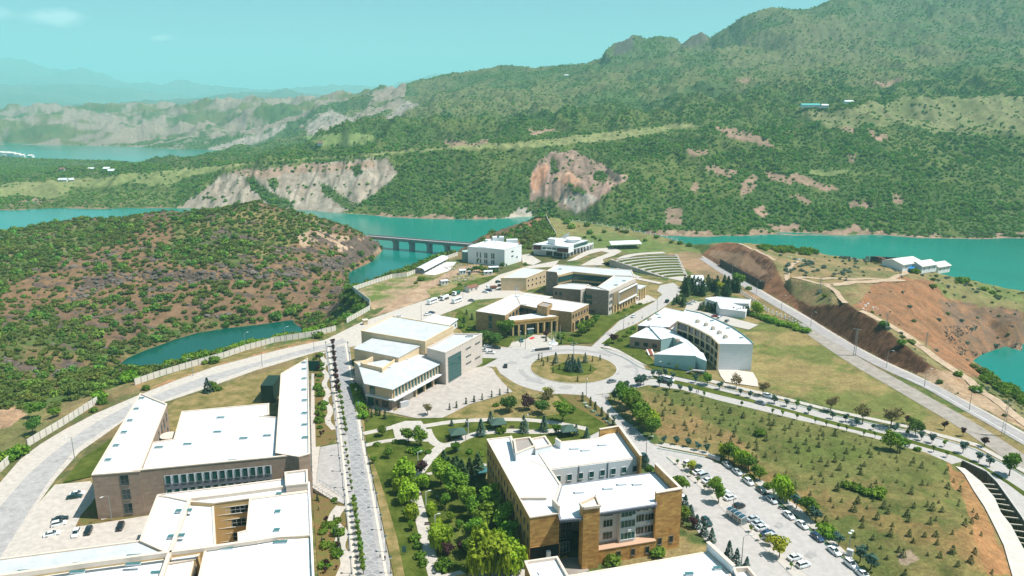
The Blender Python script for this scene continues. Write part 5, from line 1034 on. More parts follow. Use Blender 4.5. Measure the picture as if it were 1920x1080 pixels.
# ---------------------------------------------------------------- G: white modern building with balconies
Gb=Bld('white_pavilion',W(1050,485),'modern white building with maroon recesses, balconies and a roof lantern')
HG=9.6
Gb.mass([(1000,465),(1055,470),(1110,456),(1060,450)],5.2,wall=WHT,roof=PATHM,par=.3,cap=WHT)
Gb.mass([(999,458),(1064,461),(1102,450),(1052,446)],HG,z0=5.2,wall=WHT,roof=ROOF,par=.4,cap=WHT)
Gb.mass([(1044,461),(1066,463),(1076,459),(1054,457)],HG+.6,z0=5.0,wall=WHT,roof=ROOF,par=.1,cap=WHT)
Gb.mass([(1027,447),(1041,449),(1048,446),(1034,445)],HG+4.2,z0=HG-.6,wall=WHT,roof=ROOF,par=.2,cap=WHT)
b=MB();p=W(1075,450,HG+1);b.tube([(p.x,p.y,HG-.3),(p.x,p.y,HG+2.2)],6.0,20);b.tube([(p.x,p.y,HG+2.2),(p.x,p.y,HG+2.8)],[6.6,5.8],20);Gb.part(b,'roof_drum',WHT)
q=W(1050,446,HG);b=MB();b.add([(q.x,q.y,HG),(q.x+8,q.y+3,HG),(q.x+8,q.y+3,HG+4.5)],[(0,1,2),(2,1,0)]);Gb.part(b,'roof_fin',WHT)
MAROON=pmat('maroon_panel',(.10,.018,.022),.7,.3)
g0_,g1_=W(999,458,HG),W(1064,461,HG);g2_=W(1102,450,HG)
Gb.windows(g0_,g1_,5.5,6.5,3.4,us=[.13],gm_=MAROON,nx=1);Gb.windows(g0_,g1_,5.6,3.2,2.0,us=[.34,.48,.62],gm_=GLASST,nx=3)
Gb.windows(W(1044,461,HG+.6),W(1066,463,HG+.6),5.6,9.5,3.2,us=[.5],gm_=MAROON,nx=4,ny=2,out=.05)
Gb.windows(g1_,g2_,5.6,2.6,3.2,n=11,gm_=GLASST,nx=2)
Gb.windows(W(1055,470,5.2),W(1110,456,5.2),.3,3.2,3.4,n=9,gm_=GLASSD,nx=2);Gb.windows(W(1000,465,5.2),W(1055,470,5.2),.3,5,3.8,us=[.55,.8,.93],gm_=GLASSD,nx=3)
bal=[W(998,466,5.6),W(1056,472,5.6),W(1112,456,5.6)]
Gb.bars('balcony_edge',[(bal[0],bal[1]),(bal[1],bal[2])],.9,.9,WHT);Gb.bars('balcony_rail',[(v+Vector((0,0,1.4)),w+Vector((0,0,1.4)))for v,w in zip(bal[:-1],bal[1:])],.08,.08,FRAME)
for i in range(10):
 p=bal[1].lerp(bal[2],i/9);b=MB();b.box((p.x,p.y,2.5),(.5,.5,5),.4);Gb.part(b,'pillar',WHT)
 if i>3:b=MB();b.bar((p.x,p.y,6),(p.x,p.y,9.4),.2,.2);Gb.part(b,'balcony_post',WHT)
# ---------------------------------------------------------------- open shelter, amphitheatre, stage
Hs=Bld('open_shelter',W(1175,460),'long white-roofed open shelter on the grassy hill','shelter')
q=[W(a,c,4.4)for a,c in((1142,452),(1146,459),(1204,457),(1198,450))]
b=MB();b.prism([xy(p)for p in q],[3.9,4.2,4.2,3.9]if False else 4.0,4.4,bottom=True);Hs.part(b,'roof',ROOF)
for i in range(8):
 for e in(0,1):
  p=(q[0].lerp(q[3],(i+.5)/8)).lerp(q[1].lerp(q[2],(i+.5)/8),.12+.76*e);b=MB();b.tube([(p.x,p.y,0),(p.x,p.y,4)],.18,5);Hs.part(b,'post',FRAME)
Am=Bld('amphitheatre',W(1240,510),'open-air amphitheatre with curved grass and stone seating tiers','amphitheatre')
GRS=LAWN
ac=W(1296,531);th0,th1=None,None
e_l=W(1187,508);e_r=W(1262,483)
r_out=((e_l-ac).length+(e_r-ac).length)/2
aL=math.atan2(e_l.y-ac.y,e_l.x-ac.x);aR=math.atan2(e_r.y-ac.y,e_r.x-ac.x)
if aL<aR:aL,aR=aR,aL
NT=8;r_in=r_out*.30
def arc(r,k,n=28):a=aR+(aL-aR)*k/n;return ac.x+r*math.cos(a),ac.y+r*math.sin(a)
for i in range(NT):
 ra=r_in+(r_out-r_in)*i/NT;rb=r_in+(r_out-r_in)*(i+.62)/NT;rc=r_in+(r_out-r_in)*(i+1)/NT;z1=.5+i*.62
 def seg(r1,r2,z,nm,m,zb):
  b=MB();n=28;vs=[]
  for k in range(n+1):vs+=[(*arc(r1,k),zb),(*arc(r1,k),z),(*arc(r2,k),z)]
  fs=[]
  for k in range(n):fs+=[(k*3,k*3+3,k*3+4,k*3+1),(k*3+1,k*3+4,k*3+5,k*3+2)]
  b.add(vs,[f[::-1]for f in fs]);Am.part(b,nm,m)
 seg(ra,rb,z1,'grass_tread',GRS,z1-.62);seg(rb,rc,z1+.35,'seat_row',PATHM,z1)
b=MB();n=28;vs=[(ac.x,ac.y,.15)]+[(*arc(r_in,k),.15)for k in range(n+1)];b.add(vs,[(0,k+1,k+2)for k in range(n)]);Am.part(b,'stage_floor',PATHM)
hb=[(*arc(r_out+.1,k),0)for k in range(29)];b=MB();vs=[]
for k in range(29):vs+=[(*arc(r_out,k),5.6),(*arc(r_out+14,k),.1)]
b.add(vs,[(k*2,k*2+1,k*2+3,k*2+2)for k in range(28)]);Am.part(b,'grass_bank',GRS)
for a_,nm in((aR,'stair'),(aL,'side_wall')):
 b=MB()
 for i in range(16):
  r1=r_in+(r_out+4-r_in)*i/16;r2=r_in+(r_out+4-r_in)*(i+1)/16;z1=.5+5.2*i/16
  b.bar((ac.x+r1*math.cos(a_),ac.y+r1*math.sin(a_),z1/2),(ac.x+r2*math.cos(a_),ac.y+r2*math.sin(a_),z1/2),2.2,z1)
 Am.part(b,nm,PATHM)
St=Bld('stage_house',W(1305,530),'white-roofed stage house beside the amphitheatre','stage house')
St.mass([(1296,516),(1318,516),(1324,536),(1301,533)],4.6,wall=WHT,par=.1,cap=WHT);St.windows(W(1296,516,4.6),W(1301,533,4.6),.4,3,3.2,n=3,gm_=GLASSD)
# ---------------------------------------------------------------- J: low white building among the pines
J=Bld('white_lodge',W(1370,580),'low white angular building among dark pines','lodge')
J.mass([(1322,559),(1345,556),(1408,562),(1404,569),(1345,567)],5.0,wall=WHT,par=.25,cap=WHT)
J.mass([(1344,562),(1352,560),(1380,571),(1402,577),(1398,584),(1350,578)],0,zs=[8.2,7.0,4.6,4.2,4.2,4.6],wall=WHT,par=.2,cap=WHT)
J.windows(W(1384,570,5),W(1404,569,5),1.2,3,2,us=[.5],gm_=GLASST,nx=3);J.windows(W(1322,559,5),W(1345,567,5),.6,4.2,2.4,us=[.5],gm_=GLASSD,nx=3)
# ---------------------------------------------------------------- K: curved building
K=Bld('curved_building',W(1300,650),'curved white building with tall glazed inner front and blue-green wedge')
outer=[(1285,581),(1315,587),(1345,600),(1370,612),(1390,625),(1405,637),(1412,645)];inner=[(1349,644),(1335,630),(1315,619),(1292,608),(1271,601)]
K.mass(outer+inner,13.0,wall=WPANEL,roof=ROOF,par=.25,pw=.3,cap=WHT)
b=MB();ol=[W(a,c,13.05)for a,c in outer]
for p,q in zip(ol[:-1],ol[1:]):b.bar(p,q,.5,.35)
K.part(b,'gutter',TEALF)
inn=[W(a,c,13)for a,c in inner][::-1]
il=[xy(p)for p in inn]
for si,(p,q)in enumerate(zip(il[:-1],il[1:])):
 L_=(q-p).length;nb=max(1,round(L_/6))
 for z in(9.0,4.9,.8):K.windows(p,q,z,L_/nb-.7,3.3,n=nb,gm_=GLASSD,fm_=CRM,nx=2,out=.02,name='glazing_bay')
 d=(q-p).normalized();n_=Vector((d.y,-d.x,0))
 for i in range(nb+1):
  b=MB();c=p.lerp(q,i/nb)+n_*.25;b.box((c.x,c.y,6.4),(.6,.7,12.8),math.atan2(d.y,d.x));K.part(b,'mullion',CRM)
 for z in(4.4,8.5,12.6):b=MB();b.bar((p.x+n_.x*.3,p.y+n_.y*.3,z),(q.x+n_.x*.3,q.y+n_.y*.3,z),.5,.5);K.part(b,'floor_band',CRM)
K.mass([(1196,610),(1247,577),(1284,585),(1269,601),(1254,613),(1220,611)],7.0,wall=ESTONE,roof=ROOF,par=.2,cap=WHT)
K.mass([(1181,631),(1218,611),(1250,618),(1262,627),(1240,637)],6.0,wall=BSTONE,roof=ROOF,par=.25,cap=WHT)
K.mass([(1218,612),(1240,613),(1262,622),(1285,635),(1306,652),(1320,668),(1325,677),(1305,668),(1288,645),(1262,632),(1240,636)],6.6,wall=TEALW,roof=ROOF,par=.15,cap=WHT)
K.mass([(1227,664),(1290,640),(1300,652),(1305,667)],0,zs=[5.8,8.4,8.2,8.0],wall=TEALW,roof=ROOF,par=.2,pw=.3,cap=WHT)
K.mass([(1305,667),(1325,677),(1318,662),(1302,655)],6.4,wall=TEALW,roof=ROOF,par=.1,cap=WHT)
K.mass([(1252,614),(1272,606),(1292,612),(1272,622)],5.0,wall=WHT,roof=ROOF,par=.1,cap=WHT)
w0,w1=W(1181,631,6),W(1240,637,6);K.windows(w0,w1,1.6,2.3,2.0,us=[.24,.52,.80],gm_=GLASS,nx=2)
k0,k1=W(1305,667,6.4),W(1325,677,6.4);st=[W(1283,700,0),W(1298,697,1.4),W(1322,695,2.4)]
K.bars('stair',[(W(1286,699,.4),W(1300,694,2.2)),(W(1300,694,2.2),W(1321,696,2.2))],1.6,.3,PATHM);K.bars('stair_rail',[(W(1286,699,1.5),W(1300,694,3.3)),(W(1300,694,3.3),W(1321,696,3.3))],.1,.1,FRAME)
for a,c,z in((1308,604,13),(1324,610,13),(1337,617,13),(1349,625,13),(1360,633,13),(1270,640,6.6),(1218,600,7)):
 p=W(a,c,z);b=MB();b.box((p.x,p.y,z+.5),(1.8,1.4,1.3),.4);b.tube([(p.x,p.y,z+1.1),(p.x,p.y,z+1.5)],.5,8);K.part(b,'air_unit',pmat('air_unit_tan',(.5,.42,.33),.7)if 'air_unit_tan' not in MATS else MATS['air_unit_tan'])
K.hatch([(1335,602),(1365,616),(1390,634),(1232,590),(1236,596)],12.8,TEALF,(1.6,1,.4))
b=MB();p,q=W(1222,668),W(1217,661);b.bar((p.x,p.y,.5),(q.x,q.y,1.6),3.0,.3);K.part(b,'ramp',WHT);b=MB();b.bar((p.x,p.y,.7),(q.x,q.y,1.8),1.6,.3);K.part(b,'ramp_floor',pmat('red_brown_floor',(.25,.07,.04),.9))
# ---------------------------------------------------------------- L: yellow stone building
Lb=Bld('yellow_stone_building',W(1090,1000),'yellow stone building with white roofs, open court and square towers')
HL=15.6
def lp(a,c,z=HL):return W(a,c,z)
left=[(913,823),(994,970)]
Lb.mass([(913,823),(994,970),(1049,962),(1041,943),(1052,909),(1032,879),(1010,846),(965,850),(958,818)],HL,wall=YSTONE,roof=ROOFS,par=.3,seam=.12)
Lb.mass([(965,851),(1010,846),(1052,828),(1122,821),(1162,804),(1201,857),(1032,879)],HL-.2,wall=YSTONE,roof=ROOFS,par=.12,seam=1.7)
Lb.mass([(1052,909),(1229,885),(1275,931),(1231,940),(1231,946),(1126,962),(1087,972),(1050,975),(1042,944)],HL-.2,z0=HL-1.0,wall=GREYB,roof=ROOFS,par=.1,cap=GREYB,seam=1.7)
b0,b1=W(1032,879,HL-.3),W(1201,857,HL-.3)
b=MB();b.bar((b0.x,b0.y,7.6),(b1.x,b1.y,7.6),1.0,15.2);Lb.part(b,'court_wall',WHT)
for z in(11.0,7.0,3.0):Lb.windows(b0,b1,z,1.5,2.0,n=8,u0=.02,u1=.99,gm_=GLASST,fm_=FRAMEW,out=.52)
for u in(.31,.63):Lb.bars('downpipe',[(b0.lerp(b1,u)+Vector((0,-.62,-15)),b0.lerp(b1,u)+Vector((0,-.62,0)))],.18,.18,FRAME)
b=MB();p,q=W(1052,910,HL-.4),W(1229,888,HL-.4);b.bar((p.x,p.y+.3,7.0),(q.x,q.y+.3,7.0),.3,14.0);Lb.part(b,'court_wall',WHT)
def fin(a1,a2,zt,w=.5,zb=0,nm='end_wall',m=YSTONE):
 p,q=W(*a1,zt),W(*a2,zt);b=MB();b.bar((p.x,p.y,(zt+zb)/2),(q.x,q.y,(zt+zb)/2),w,zt-zb);Lb.part(b,nm,m)
 b=MB();b.bar((p.x,p.y,zt+.08),(q.x,q.y,zt+.08),w+.3,.2);Lb.part(b,'coping',PARA)
fin((1162,800),(1202,855),17.4);fin((1124,805),(1160,799),17.4);fin((1229,869),(1278,917),18.0)
rt=[W(1231,925,18),W(1278,917,18)]
dR=(rt[1]-rt[0]).normalized();nR=Vector((dR.y,-dR.x,0))
b=MB();b.prism([xy(rt[0]),xy(rt[1]),xy(rt[1])-nR*.9,xy(rt[0])-nR*.9],0,17.9);Lb.part(b,'right_tower',YSTONE)
b=MB();b.prism([xy(rt[0])+nR*.1,xy(rt[1])+nR*.1,xy(rt[1])-nR*1,xy(rt[0])-nR*1],17.9,18.15);Lb.part(b,'coping',PARA)
Lb.windows(rt[0],rt[1],2.2,1.2,2.0,us=[.22,.68],gm_=GLASSD)
tw=[W(1094,955,18),W(1125,951,18),W(1117,932,18),W(1087,946,18)]
b=MB();b.prism([xy(tw[0]),xy(tw[1]),xy(tw[2]),xy(tw[3])],0,[18]*4);Lb.part(b,'centre_tower',YSTONE)
b=MB();q=offset(ccw([xy(p)for p in tw]),-.5);b.prism(q,17.9,18.02);Lb.part(b,'tower_roof',ROOFS)
for i in range(4):Lb.bars('coping',[((tw[i].x,tw[i].y,18.3),(tw[(i+1)%4].x,tw[(i+1)%4].y,18.3))],.5,.7,PARA)
fl=[W(994,970,HL),W(1049,962,HL)];dF=(fl[1]-fl[0]).normalized();nF=Vector((dF.y,-dF.x,0));LF=(fl[1]-fl[0]).length;rzF=math.atan2(dF.y,dF.x)
def fq(u,o=0,z=0):q=fl[0]+dF*(LF*u)+nF*o;return Vector((q.x,q.y,z))
Lb.windows(fq(0),fq(1),.1,8.2,6.6,us=[.5],gm_=pmat('painted_gateway_shade',(.012,.011,.010),.95,.05),fm_=YSTONE,out=.02,name='gateway')  # flat near-black pane: the shade inside the gateway is put into its colour
for u in(.62,.8):
 b=MB();p=fq(u,.5);b.box((p.x,p.y,2.6),(1.0,.9,5.2),rzF)if u<.7 else b.box((p.x,p.y,.5),(4,2,1),rzF);Lb.part(b,'pier',WHT if u<.7 else PARA)
b=MB();b.bar(fq(1.0,.05,16.6),fq(.93,-4,16.6),.5,2.2);Lb.part(b,'parapet',PARA)
b=MB();b.bar(fq(1.02,-5.5,7),fq(1.62,-5.5,7),.4,14);Lb.part(b,'entrance_glazing',GLASSD)
Lb.windows(fq(1.02,-5.2),fq(1.62,-5.2),.2,2.4,3.2,us=[.3,.7],nx=3,ny=2,fm_=FRAMEW,gm_=GLASST,name='door');Lb.windows(fq(1.02,-5.2),fq(1.62,-5.2),4.2,2.4,8,us=[.2,.5,.8],nx=3,ny=5,gm_=GLASSD)
of0,of1=W(1126,963,HL-.6),W(1231,947,HL-.6);dO=(of1-of0);LO=dO.length;dO.normalize();nO=Vector((dO.y,-dO.x,0));rzO=math.atan2(dO.y,dO.x)
def oq(u,o=0,z=0):q=of0+dO*(LO*u)+nO*o;return Vector((q.x,q.y,z))
b=MB();b.prism([xy(oq(0,-2.8)),xy(oq(1.05,-2.8)),xy(oq(1.05,-7)),xy(oq(0,-7))],0,14.2);Lb.part(b,'office_wall',WHT)
b=MB();b.prism([xy(oq(.38,-1.2)),xy(oq(.68,-1.2)),xy(oq(.68,-6)),xy(oq(.38,-6))],3.6,14.0,bottom=True);Lb.part(b,'office_bay',WHT)
b=MB();b.prism([xy(oq(-.02,.2)),xy(oq(1.02,.2)),xy(oq(1.02,-5)),xy(oq(-.02,-5))],0,4.2);Lb.part(b,'stone_plinth',YSTONE)
b=MB();b.prism([xy(oq(-.02,.35)),xy(oq(1.02,.35)),xy(oq(1.02,-5)),xy(oq(-.02,-5))],4.2,4.4);Lb.part(b,'plinth_top',pmat('terracotta_top',(.52,.33,.22),.9))
Lb.windows(oq(0,.2),oq(1,.2),1.0,1.1,2.0,us=[.34,.60,.86],gm_=GLASSD)
for z in(5.3,9.0,12.2):
 h=2.1 if z<12 else 1.6
 Lb.windows(oq(0,-2.8),oq(1.05,-2.8),z,2.7,h,us=[.20,.75,.92],gm_=GLASS,nx=3,fm_=FRAMEW,out=.02);Lb.windows(oq(.38,-1.2),oq(.68,-1.2),z,4.2,h,us=[.5],gm_=GLASST,nx=4,fm_=FRAMEW,out=.02)
for u,z in((.62,12.4),(.80,12.6),(.55,8.0),(.96,12.6),(.95,8.2)):
 b=MB();p=oq(u,-.95 if .4<u<.68 else-2.5,z);b.box(tuple(p),(.9,.4,.65),rzO);Lb.part(b,'air_conditioner',WHT)
b=MB();b.bar(oq(-.02,.1,14.6),oq(1.0,.1,14.6),.3,.4);Lb.part(b,'eaves',GREYB)
Lb.windows(W(913,823,HL),W(994,970,HL),10.8,.9,1.9,n=14,gm_=GLASSD);Lb.windows(W(913,823,HL),W(994,970,HL),6.6,.9,1.9,n=14,gm_=GLASSD);Lb.windows(W(913,823,HL),W(994,970,HL),.4,3.2,3.0,us=[.3,.4,.5,.6,.7],gm_=GLASST,fm_=FRAMEW,nx=3)
for pl,h,m in(([(963,823),(994,819),(1004,835),(967,850)],18.0,GRAVEL),([(996,822),(1022,817),(1034,834),(1004,841)],17.6,ROOFS)):
 Lb.mass(pl,h,z0=HL-.4,wall=WHT,roof=m,par=.6)
fin((1042,822),(1052,829),17.6,.4,HL-.4,'roof_wall',WHT);fin((1010,846),(966,852),15.9,.4,HL-.4,'roof_wall',PARA);fin((978,933),(1025,933),16.0,.4,HL-.4,'roof_wall',PARA);fin((958,818),(966,850),17.2,.4,HL-.4,'roof_wall',WHT)
Lb.hatch([(1077,842),(1130,835),(1098,845),(1086,924),(1140,917),(1195,909),(1166,909)],HL-.3,ROOFS,(2.6,1.0,.5))
b=MB();c=W(906,893);b.box((c.x-.5,c.y,2.4),(4,5,.2),.5);b.bar((c.x-2,c.y-2,0),(c.x-2,c.y-2,2.4),.15,.15);b.bar((c.x-2.4,c.y+2,0),(c.x-2.4,c.y+2,2.4),.15,.15);Lb.part(b,'side_canopy',TEALF)
# ---------------------------------------------------------------- M: roofs at the bottom edge
M=Bld('seamed_roof_building',W(1180,1160),'white seam-roofed building at the bottom edge of the view')
M.mass([(984,1052),(1045,1043),(1066,1080),(1085,1125),(1020,1140)],15,wall=YSTONE,roof=ROOFS,par=.7)
M.mass([(1066,1079),(1150,1065),(1327,1034),(1375,1082),(1420,1140),(1100,1180)],14.4,wall=YSTONE,roof=ROOFS,par=.1,seam=1.75)
M.mass([(1374,1064),(1403,1062),(1460,1130),(1410,1140)],15.5,wall=WHT,roof=ROOFS,par=1.2)
p,q=W(1327,1018,16.2),W(1376,1063,16.2);M.bars('end_wall',[((p.x,p.y,8.2),(q.x,q.y,8.2))],.5,16.4,WHT);M.bars('coping',[((p.x,p.y,16.5),(q.x,q.y,16.5))],1.0,.2,PARA)
M.hatch([(1292,1078),(1345,1067)],14.4,TEALF,(1.8,.7,.45))
b=MB();q=[W(a,c,15.2)for a,c in((1008,1067),(1016,1066),(1019,1072),(1011,1073))];b.prism([xy(p)for p in q],14.3,14.7);M.part(b,'roof_hatch',ROOFS)
sheet('entrance_court',[(1050,1046),(1086,1044),(1105,1070),(1068,1078),(1056,1062)],ASPH2,'sunken paved court before the yellow building')
sheet('road_marking',[(1050,1046),(1062,1042),(1064,1044),(1052,1049)],YELP,'yellow line at the gateway of the yellow building')
# ================================================================== VEGETATION
rnd=random.Random(7);rs=np.random.RandomState(11)
def leafmat(name,col,col2,trans=.28,objvar=.22,vs=.9):
 m=pmat(name,col,.75,.15,var=.18,vscale=vs,detail=3,objvar=objvar,col2=col2);nt=m.node_tree;n=nt.nodes;l=nt.links
 b=n['Principled BSDF'];out=n['Material Output'];t_=n.new('ShaderNodeBsdfTranslucent');src=b.inputs['Base Color'].links[0].from_socket
 hs=n.new('ShaderNodeHueSaturation');hs.inputs['Value'].default_value=1.5;hs.inputs['Saturation'].default_value=1.1;l.new(src,hs.inputs['Color']);l.new(hs.outputs[0],t_.inputs[0])
 mx=n.new('ShaderNodeMixShader');mx.inputs[0].default_value=trans;l.new(b.outputs[0],mx.inputs[1]);l.new(t_.outputs[0],mx.inputs[2]);l.new(mx.outputs[0],out.inputs['Surface'])
 return m
BARK=pmat('bark',(.10,.075,.055),.95,.1,var=.25,vscale=4)
LEAF={'broadleaf':leafmat('leaf_green',(.085,.165,.014),(.140,.225,.024)),'plane':leafmat('leaf_light_green',(.120,.235,.018),(.190,.310,.030)),'willow':leafmat('leaf_willow',(.200,.300,.016),(.300,.400,.028)),'pine':leafmat('leaf_pine',(0.032,0.075,0.026),(0.061,0.113,0.038),.1),'field':leafmat('leaf_field_pine',(.052,.072,.016),(.095,.115,.030),.1),'umbrella':leafmat('leaf_dense_green',(0.055,0.123,0.019),(0.090,0.167,0.026),.15),'plum':leafmat('leaf_purple',(0.050,0.020,0.026),(0.085,0.034,0.036),.2),'spruce':leafmat('leaf_blue_spruce',(0.043,0.104,0.075),(0.080,0.145,0.109),.1),'brown':leafmat('leaf_brownish',(0.145,0.123,0.051),(0.203,0.160,0.065)),'yellow':leafmat('leaf_yellow_green',(0.304,0.341,0.029),(0.392,0.392,0.043)),'shrub':leafmat('leaf_shrub',(.092,.130,.022),(.150,.190,.036),.2,.30),'forest':leafmat('leaf_forest',(.090,.195,.024),(.160,.270,.040),.15,.32),'olive':leafmat('leaf_grey_olive',(0.105,0.149,0.105),(0.158,0.201,0.149),.15),'flower':leafmat('leaf_white_flower',(0.160,0.240,0.100),(0.550,0.580,0.460),.15),}
def leaves(b,blobs,n,size,seed,mi=0,out=.75,inner=.3,droop=0.0):
 """many small leaf clumps spread through the crown's volume"""
 r_=random.Random(seed);vol=[q[3]*q[4]*q[5]for q in blobs];tot=sum(vol)
 for q,v in zip(blobs,vol):
  for _ in range(max(3,int(n*v/tot))):
   while True:
    d=Vector((r_.gauss(0,1),r_.gauss(0,1),r_.gauss(0,1)))
    if d.length>.01:break
   d.normalize();rr_=(inner**3+(1-inner**3)*r_.random())**(1/3)*r_.uniform(.9,1.1)
   p=Vector((q[0]+d.x*q[3]*rr_,q[1]+d.y*q[4]*rr_,q[2]+d.z*q[5]*rr_))
   nrm=(d*out+Vector((r_.gauss(0,.5),r_.gauss(0,.5),r_.gauss(0,.5)+.25))).normalized()
   a=nrm.orthogonal().normalized();a.rotate(Matrix.Rotation(r_.random()*6.28,3,nrm));c=nrm.cross(a)
   s=size*r_.uniform(.6,1.3);s2=s*r_.uniform(.6,1.0)
   if droop:c=Vector((c.x*.3,c.y*.3,-1)).normalized();s2*=droop;s*=.55
   e=nrm*s*.25
   b.add([p-a*s/2-c*s2/2,p+a*s/2-c*s2/2-e,p+a*s/2+c*s2/2,p-a*s/2+c*s2/2-e],[(0,1,2,3)],mi)
def limbs(b,h,r,ch,spread,n,seed,mi=0,lean=.0):
 r_=random.Random(seed);top=Vector((lean,lean*.4,h));b.tube([(0,0,-.15),(lean*.3,0,h*.5),tuple(top)],[r,r*.7,r*.3],6,mi)
 for i in range(n):
  a=6.283*i/n+r_.random();z0=h*r_.uniform(.45,.8);L=spread*r_.uniform(.6,1)
  b.tube([(lean*.4,0,z0),(math.cos(a)*L*.5,math.sin(a)*L*.5,z0+L*.4),(math.cos(a)*L,math.sin(a)*L,z0+L*.7)],[r*.45,r*.3,r*.1],4,mi)
def lobes(r,h0,h1,n,seed,fr=.55):
 r_=random.Random(seed);out=[(0,0,(h0+h1)/2,r*.72,r*.72,(h1-h0)/2*.9)]
 for i in range(n):
  a=r_.random()*6.28;q=r*r_.uniform(.35,.7);z=h0+(h1-h0)*r_.uniform(.25,.85);s=r*r_.uniform(fr*.7,fr*1.15)
  out.append((math.cos(a)*q,math.sin(a)*q,z,s,s,s*r_.uniform(.7,.95)))
 return out
PROTO={}
def proto(kind,variants):
 PROTO[kind]=[]
 for k,(mk_t,mk_c,cm_)in enumerate(variants):
  bt=MB();bc=MB()
  mk_t(bt);mk_c(bc)
  PROTO[kind].append((bt.data(kind+'_trunk',BARK),bc.data(kind+'_crown',cm_)))
def std(kind,H,rad,n,size,k,leaf=None,base=.28,fr=.55,nl=8):
 return[(lambda b,s=s:limbs(b,H*.72,.022*H+.05,H,rad*.8,5,s,lean=.15*(s%3-1)),lambda b,s=s:leaves(b,lobes(rad,H*base,H,nl,s,fr),n,size,s+50),LEAF[leaf or kind])for s in range(k)]
proto('broadleaf',std('broadleaf',7,2.9,620,.62,3));proto('plane',std('plane',9,3.0,760,.62,3,base=.2));proto('umbrella',std('umbrella',5.4,3.0,800,.5,2,base=.42,fr=.5,nl=12))
proto('plum',std('plum',4.6,2.2,420,.5,2,base=.3));proto('brown',std('brown',6,2.6,340,.5,2,base=.35));proto('yellow',std('yellow',5,2.2,420,.5,2,base=.3))
proto('sapling',std('sapling',3.0,.85,90,.38,3,leaf='broadleaf',base=.4,nl=4));proto('plum_sapling',std('plum_sapling',3.0,.9,150,.36,2,leaf='plum',base=.35,nl=4));proto('dark_tree',std('dark_tree',4.2,1.6,260,.45,2,leaf='spruce',base=.3,nl=6))
def willow_c(s):
 def f(b):
  lb=lobes(3.2,3.4,7.4,7,s,.5);leaves(b,lb,420,.6,s);r_=random.Random(s)
  leaves(b,[(q[0]*1.15,q[1]*1.15,q[2]-1.6,q[3]*.95,q[4]*.95,2.2)for q in lb],620,.62,s+9,droop=3.2)
 return f
PROTO['willow']=[]
for s in range(3):
 bt=MB();limbs(bt,5.4,.26,7,2.4,6,s);bc=MB();willow_c(s)(bc);PROTO['willow'].append((bt.data('willow_trunk',BARK),bc.data('willow_crown',LEAF['willow'])))
def cone_tree(kind,H,rad,n,size,leaf,k,low=.08,power=.85):
 PROTO[kind]=[]
 for s in range(k):
  bt=MB();bt.tube([(0,0,-.1),(0,0,H*.9)],[.03*H+.03,.02],5);bc=MB();r_=random.Random(s+5)
  for i in range(n):
   t=r_.random()**1.25;z=H*(low+(1-low)*t);ra=rad*(1-t)**power*r_.uniform(.55,1.12)+.03;a=r_.random()*6.283
   p=Vector((math.cos(a)*ra,math.sin(a)*ra,z));d=Vector((math.cos(a),math.sin(a),.25));c=Vector((-math.sin(a),math.cos(a),r_.uniform(-.4,.4)));s1=size*r_.uniform(.6,1.3)
   u=(d+Vector((0,0,r_.uniform(-.7,.5)))).normalized()
   bc.add([p-c*s1*.45,p+u*s1*.6-c*s1*.1,p+c*s1*.45,p-u*s1*.4],[(0,1,2,3)])
  PROTO[kind].append((bt.data(kind+'_trunk',BARK),bc.data(kind+'_crown',LEAF[leaf])))
cone_tree('pine',6.5,1.9,520,.62,'pine',3);cone_tree('spruce',5.5,1.5,420,.5,'spruce',2);cone_tree('cypress',3.4,.48,240,.34,'pine',2,.03,.45);cone_tree('field',2.7,.95,260,.3,'field',4,.04,.75)
def bush(kind,rad,n,size,leaf,k,flat=.75):
 PROTO[kind]=[]
 for s in range(k):
  bc=MB();r_=random.Random(s);lb=[(0,0,rad*flat*.7,rad*.8,rad*.8,rad*flat*.75)]+[(math.cos(6.28*i/5+s)*rad*.55,math.sin(6.28*i/5+s)*rad*.55,rad*flat*r_.uniform(.4,.85),rad*.5,rad*.5,rad*flat*.5)for i in range(5)]
  leaves(bc,lb,n,size,s+3);PROTO[kind].append((None,bc.data(kind+'_foliage',LEAF[leaf])))
bush('bush',1.6,230,.5,'broadleaf',3);bush('bright_bush',1.8,260,.5,'plane',2);bush('shrub',2.0,190,.62,'shrub',6,.8);bush('olive_shrub',1.5,130,.5,'olive',3,.75);bush('forest',2.9,85,1.15,'forest',5,.85);bush('flower',.9,110,.34,'flower',2,.8)
bush('mountain',5.5,60,2.4,'forest',3,.7)
HREF=dict(broadleaf=7,plane=9,umbrella=5.4,plum=4.6,brown=6,yellow=5,sapling=3,plum_sapling=3,dark_tree=4.2,willow=7.6,pine=6.5,spruce=5.5,cypress=3.4,field=2.7,bush=2.3,bright_bush=2.6,shrub=3,olive_shrub=2.2,flower=1.4)
NAME=dict(broadleaf='broadleaf_tree',plane='plane_tree',umbrella='umbrella_tree',plum='plum_tree',brown='brownish_tree',yellow='yellow_green_tree',sapling='sapling',plum_sapling='plum_tree',dark_tree='young_tree',willow='willow_tree',pine='pine_tree',spruce='spruce_tree',cypress='cypress',field='pine_sapling',bush='bush',bright_bush='bush',shrub='shrub',olive_shrub='shrub',flower='flowering_shrub')
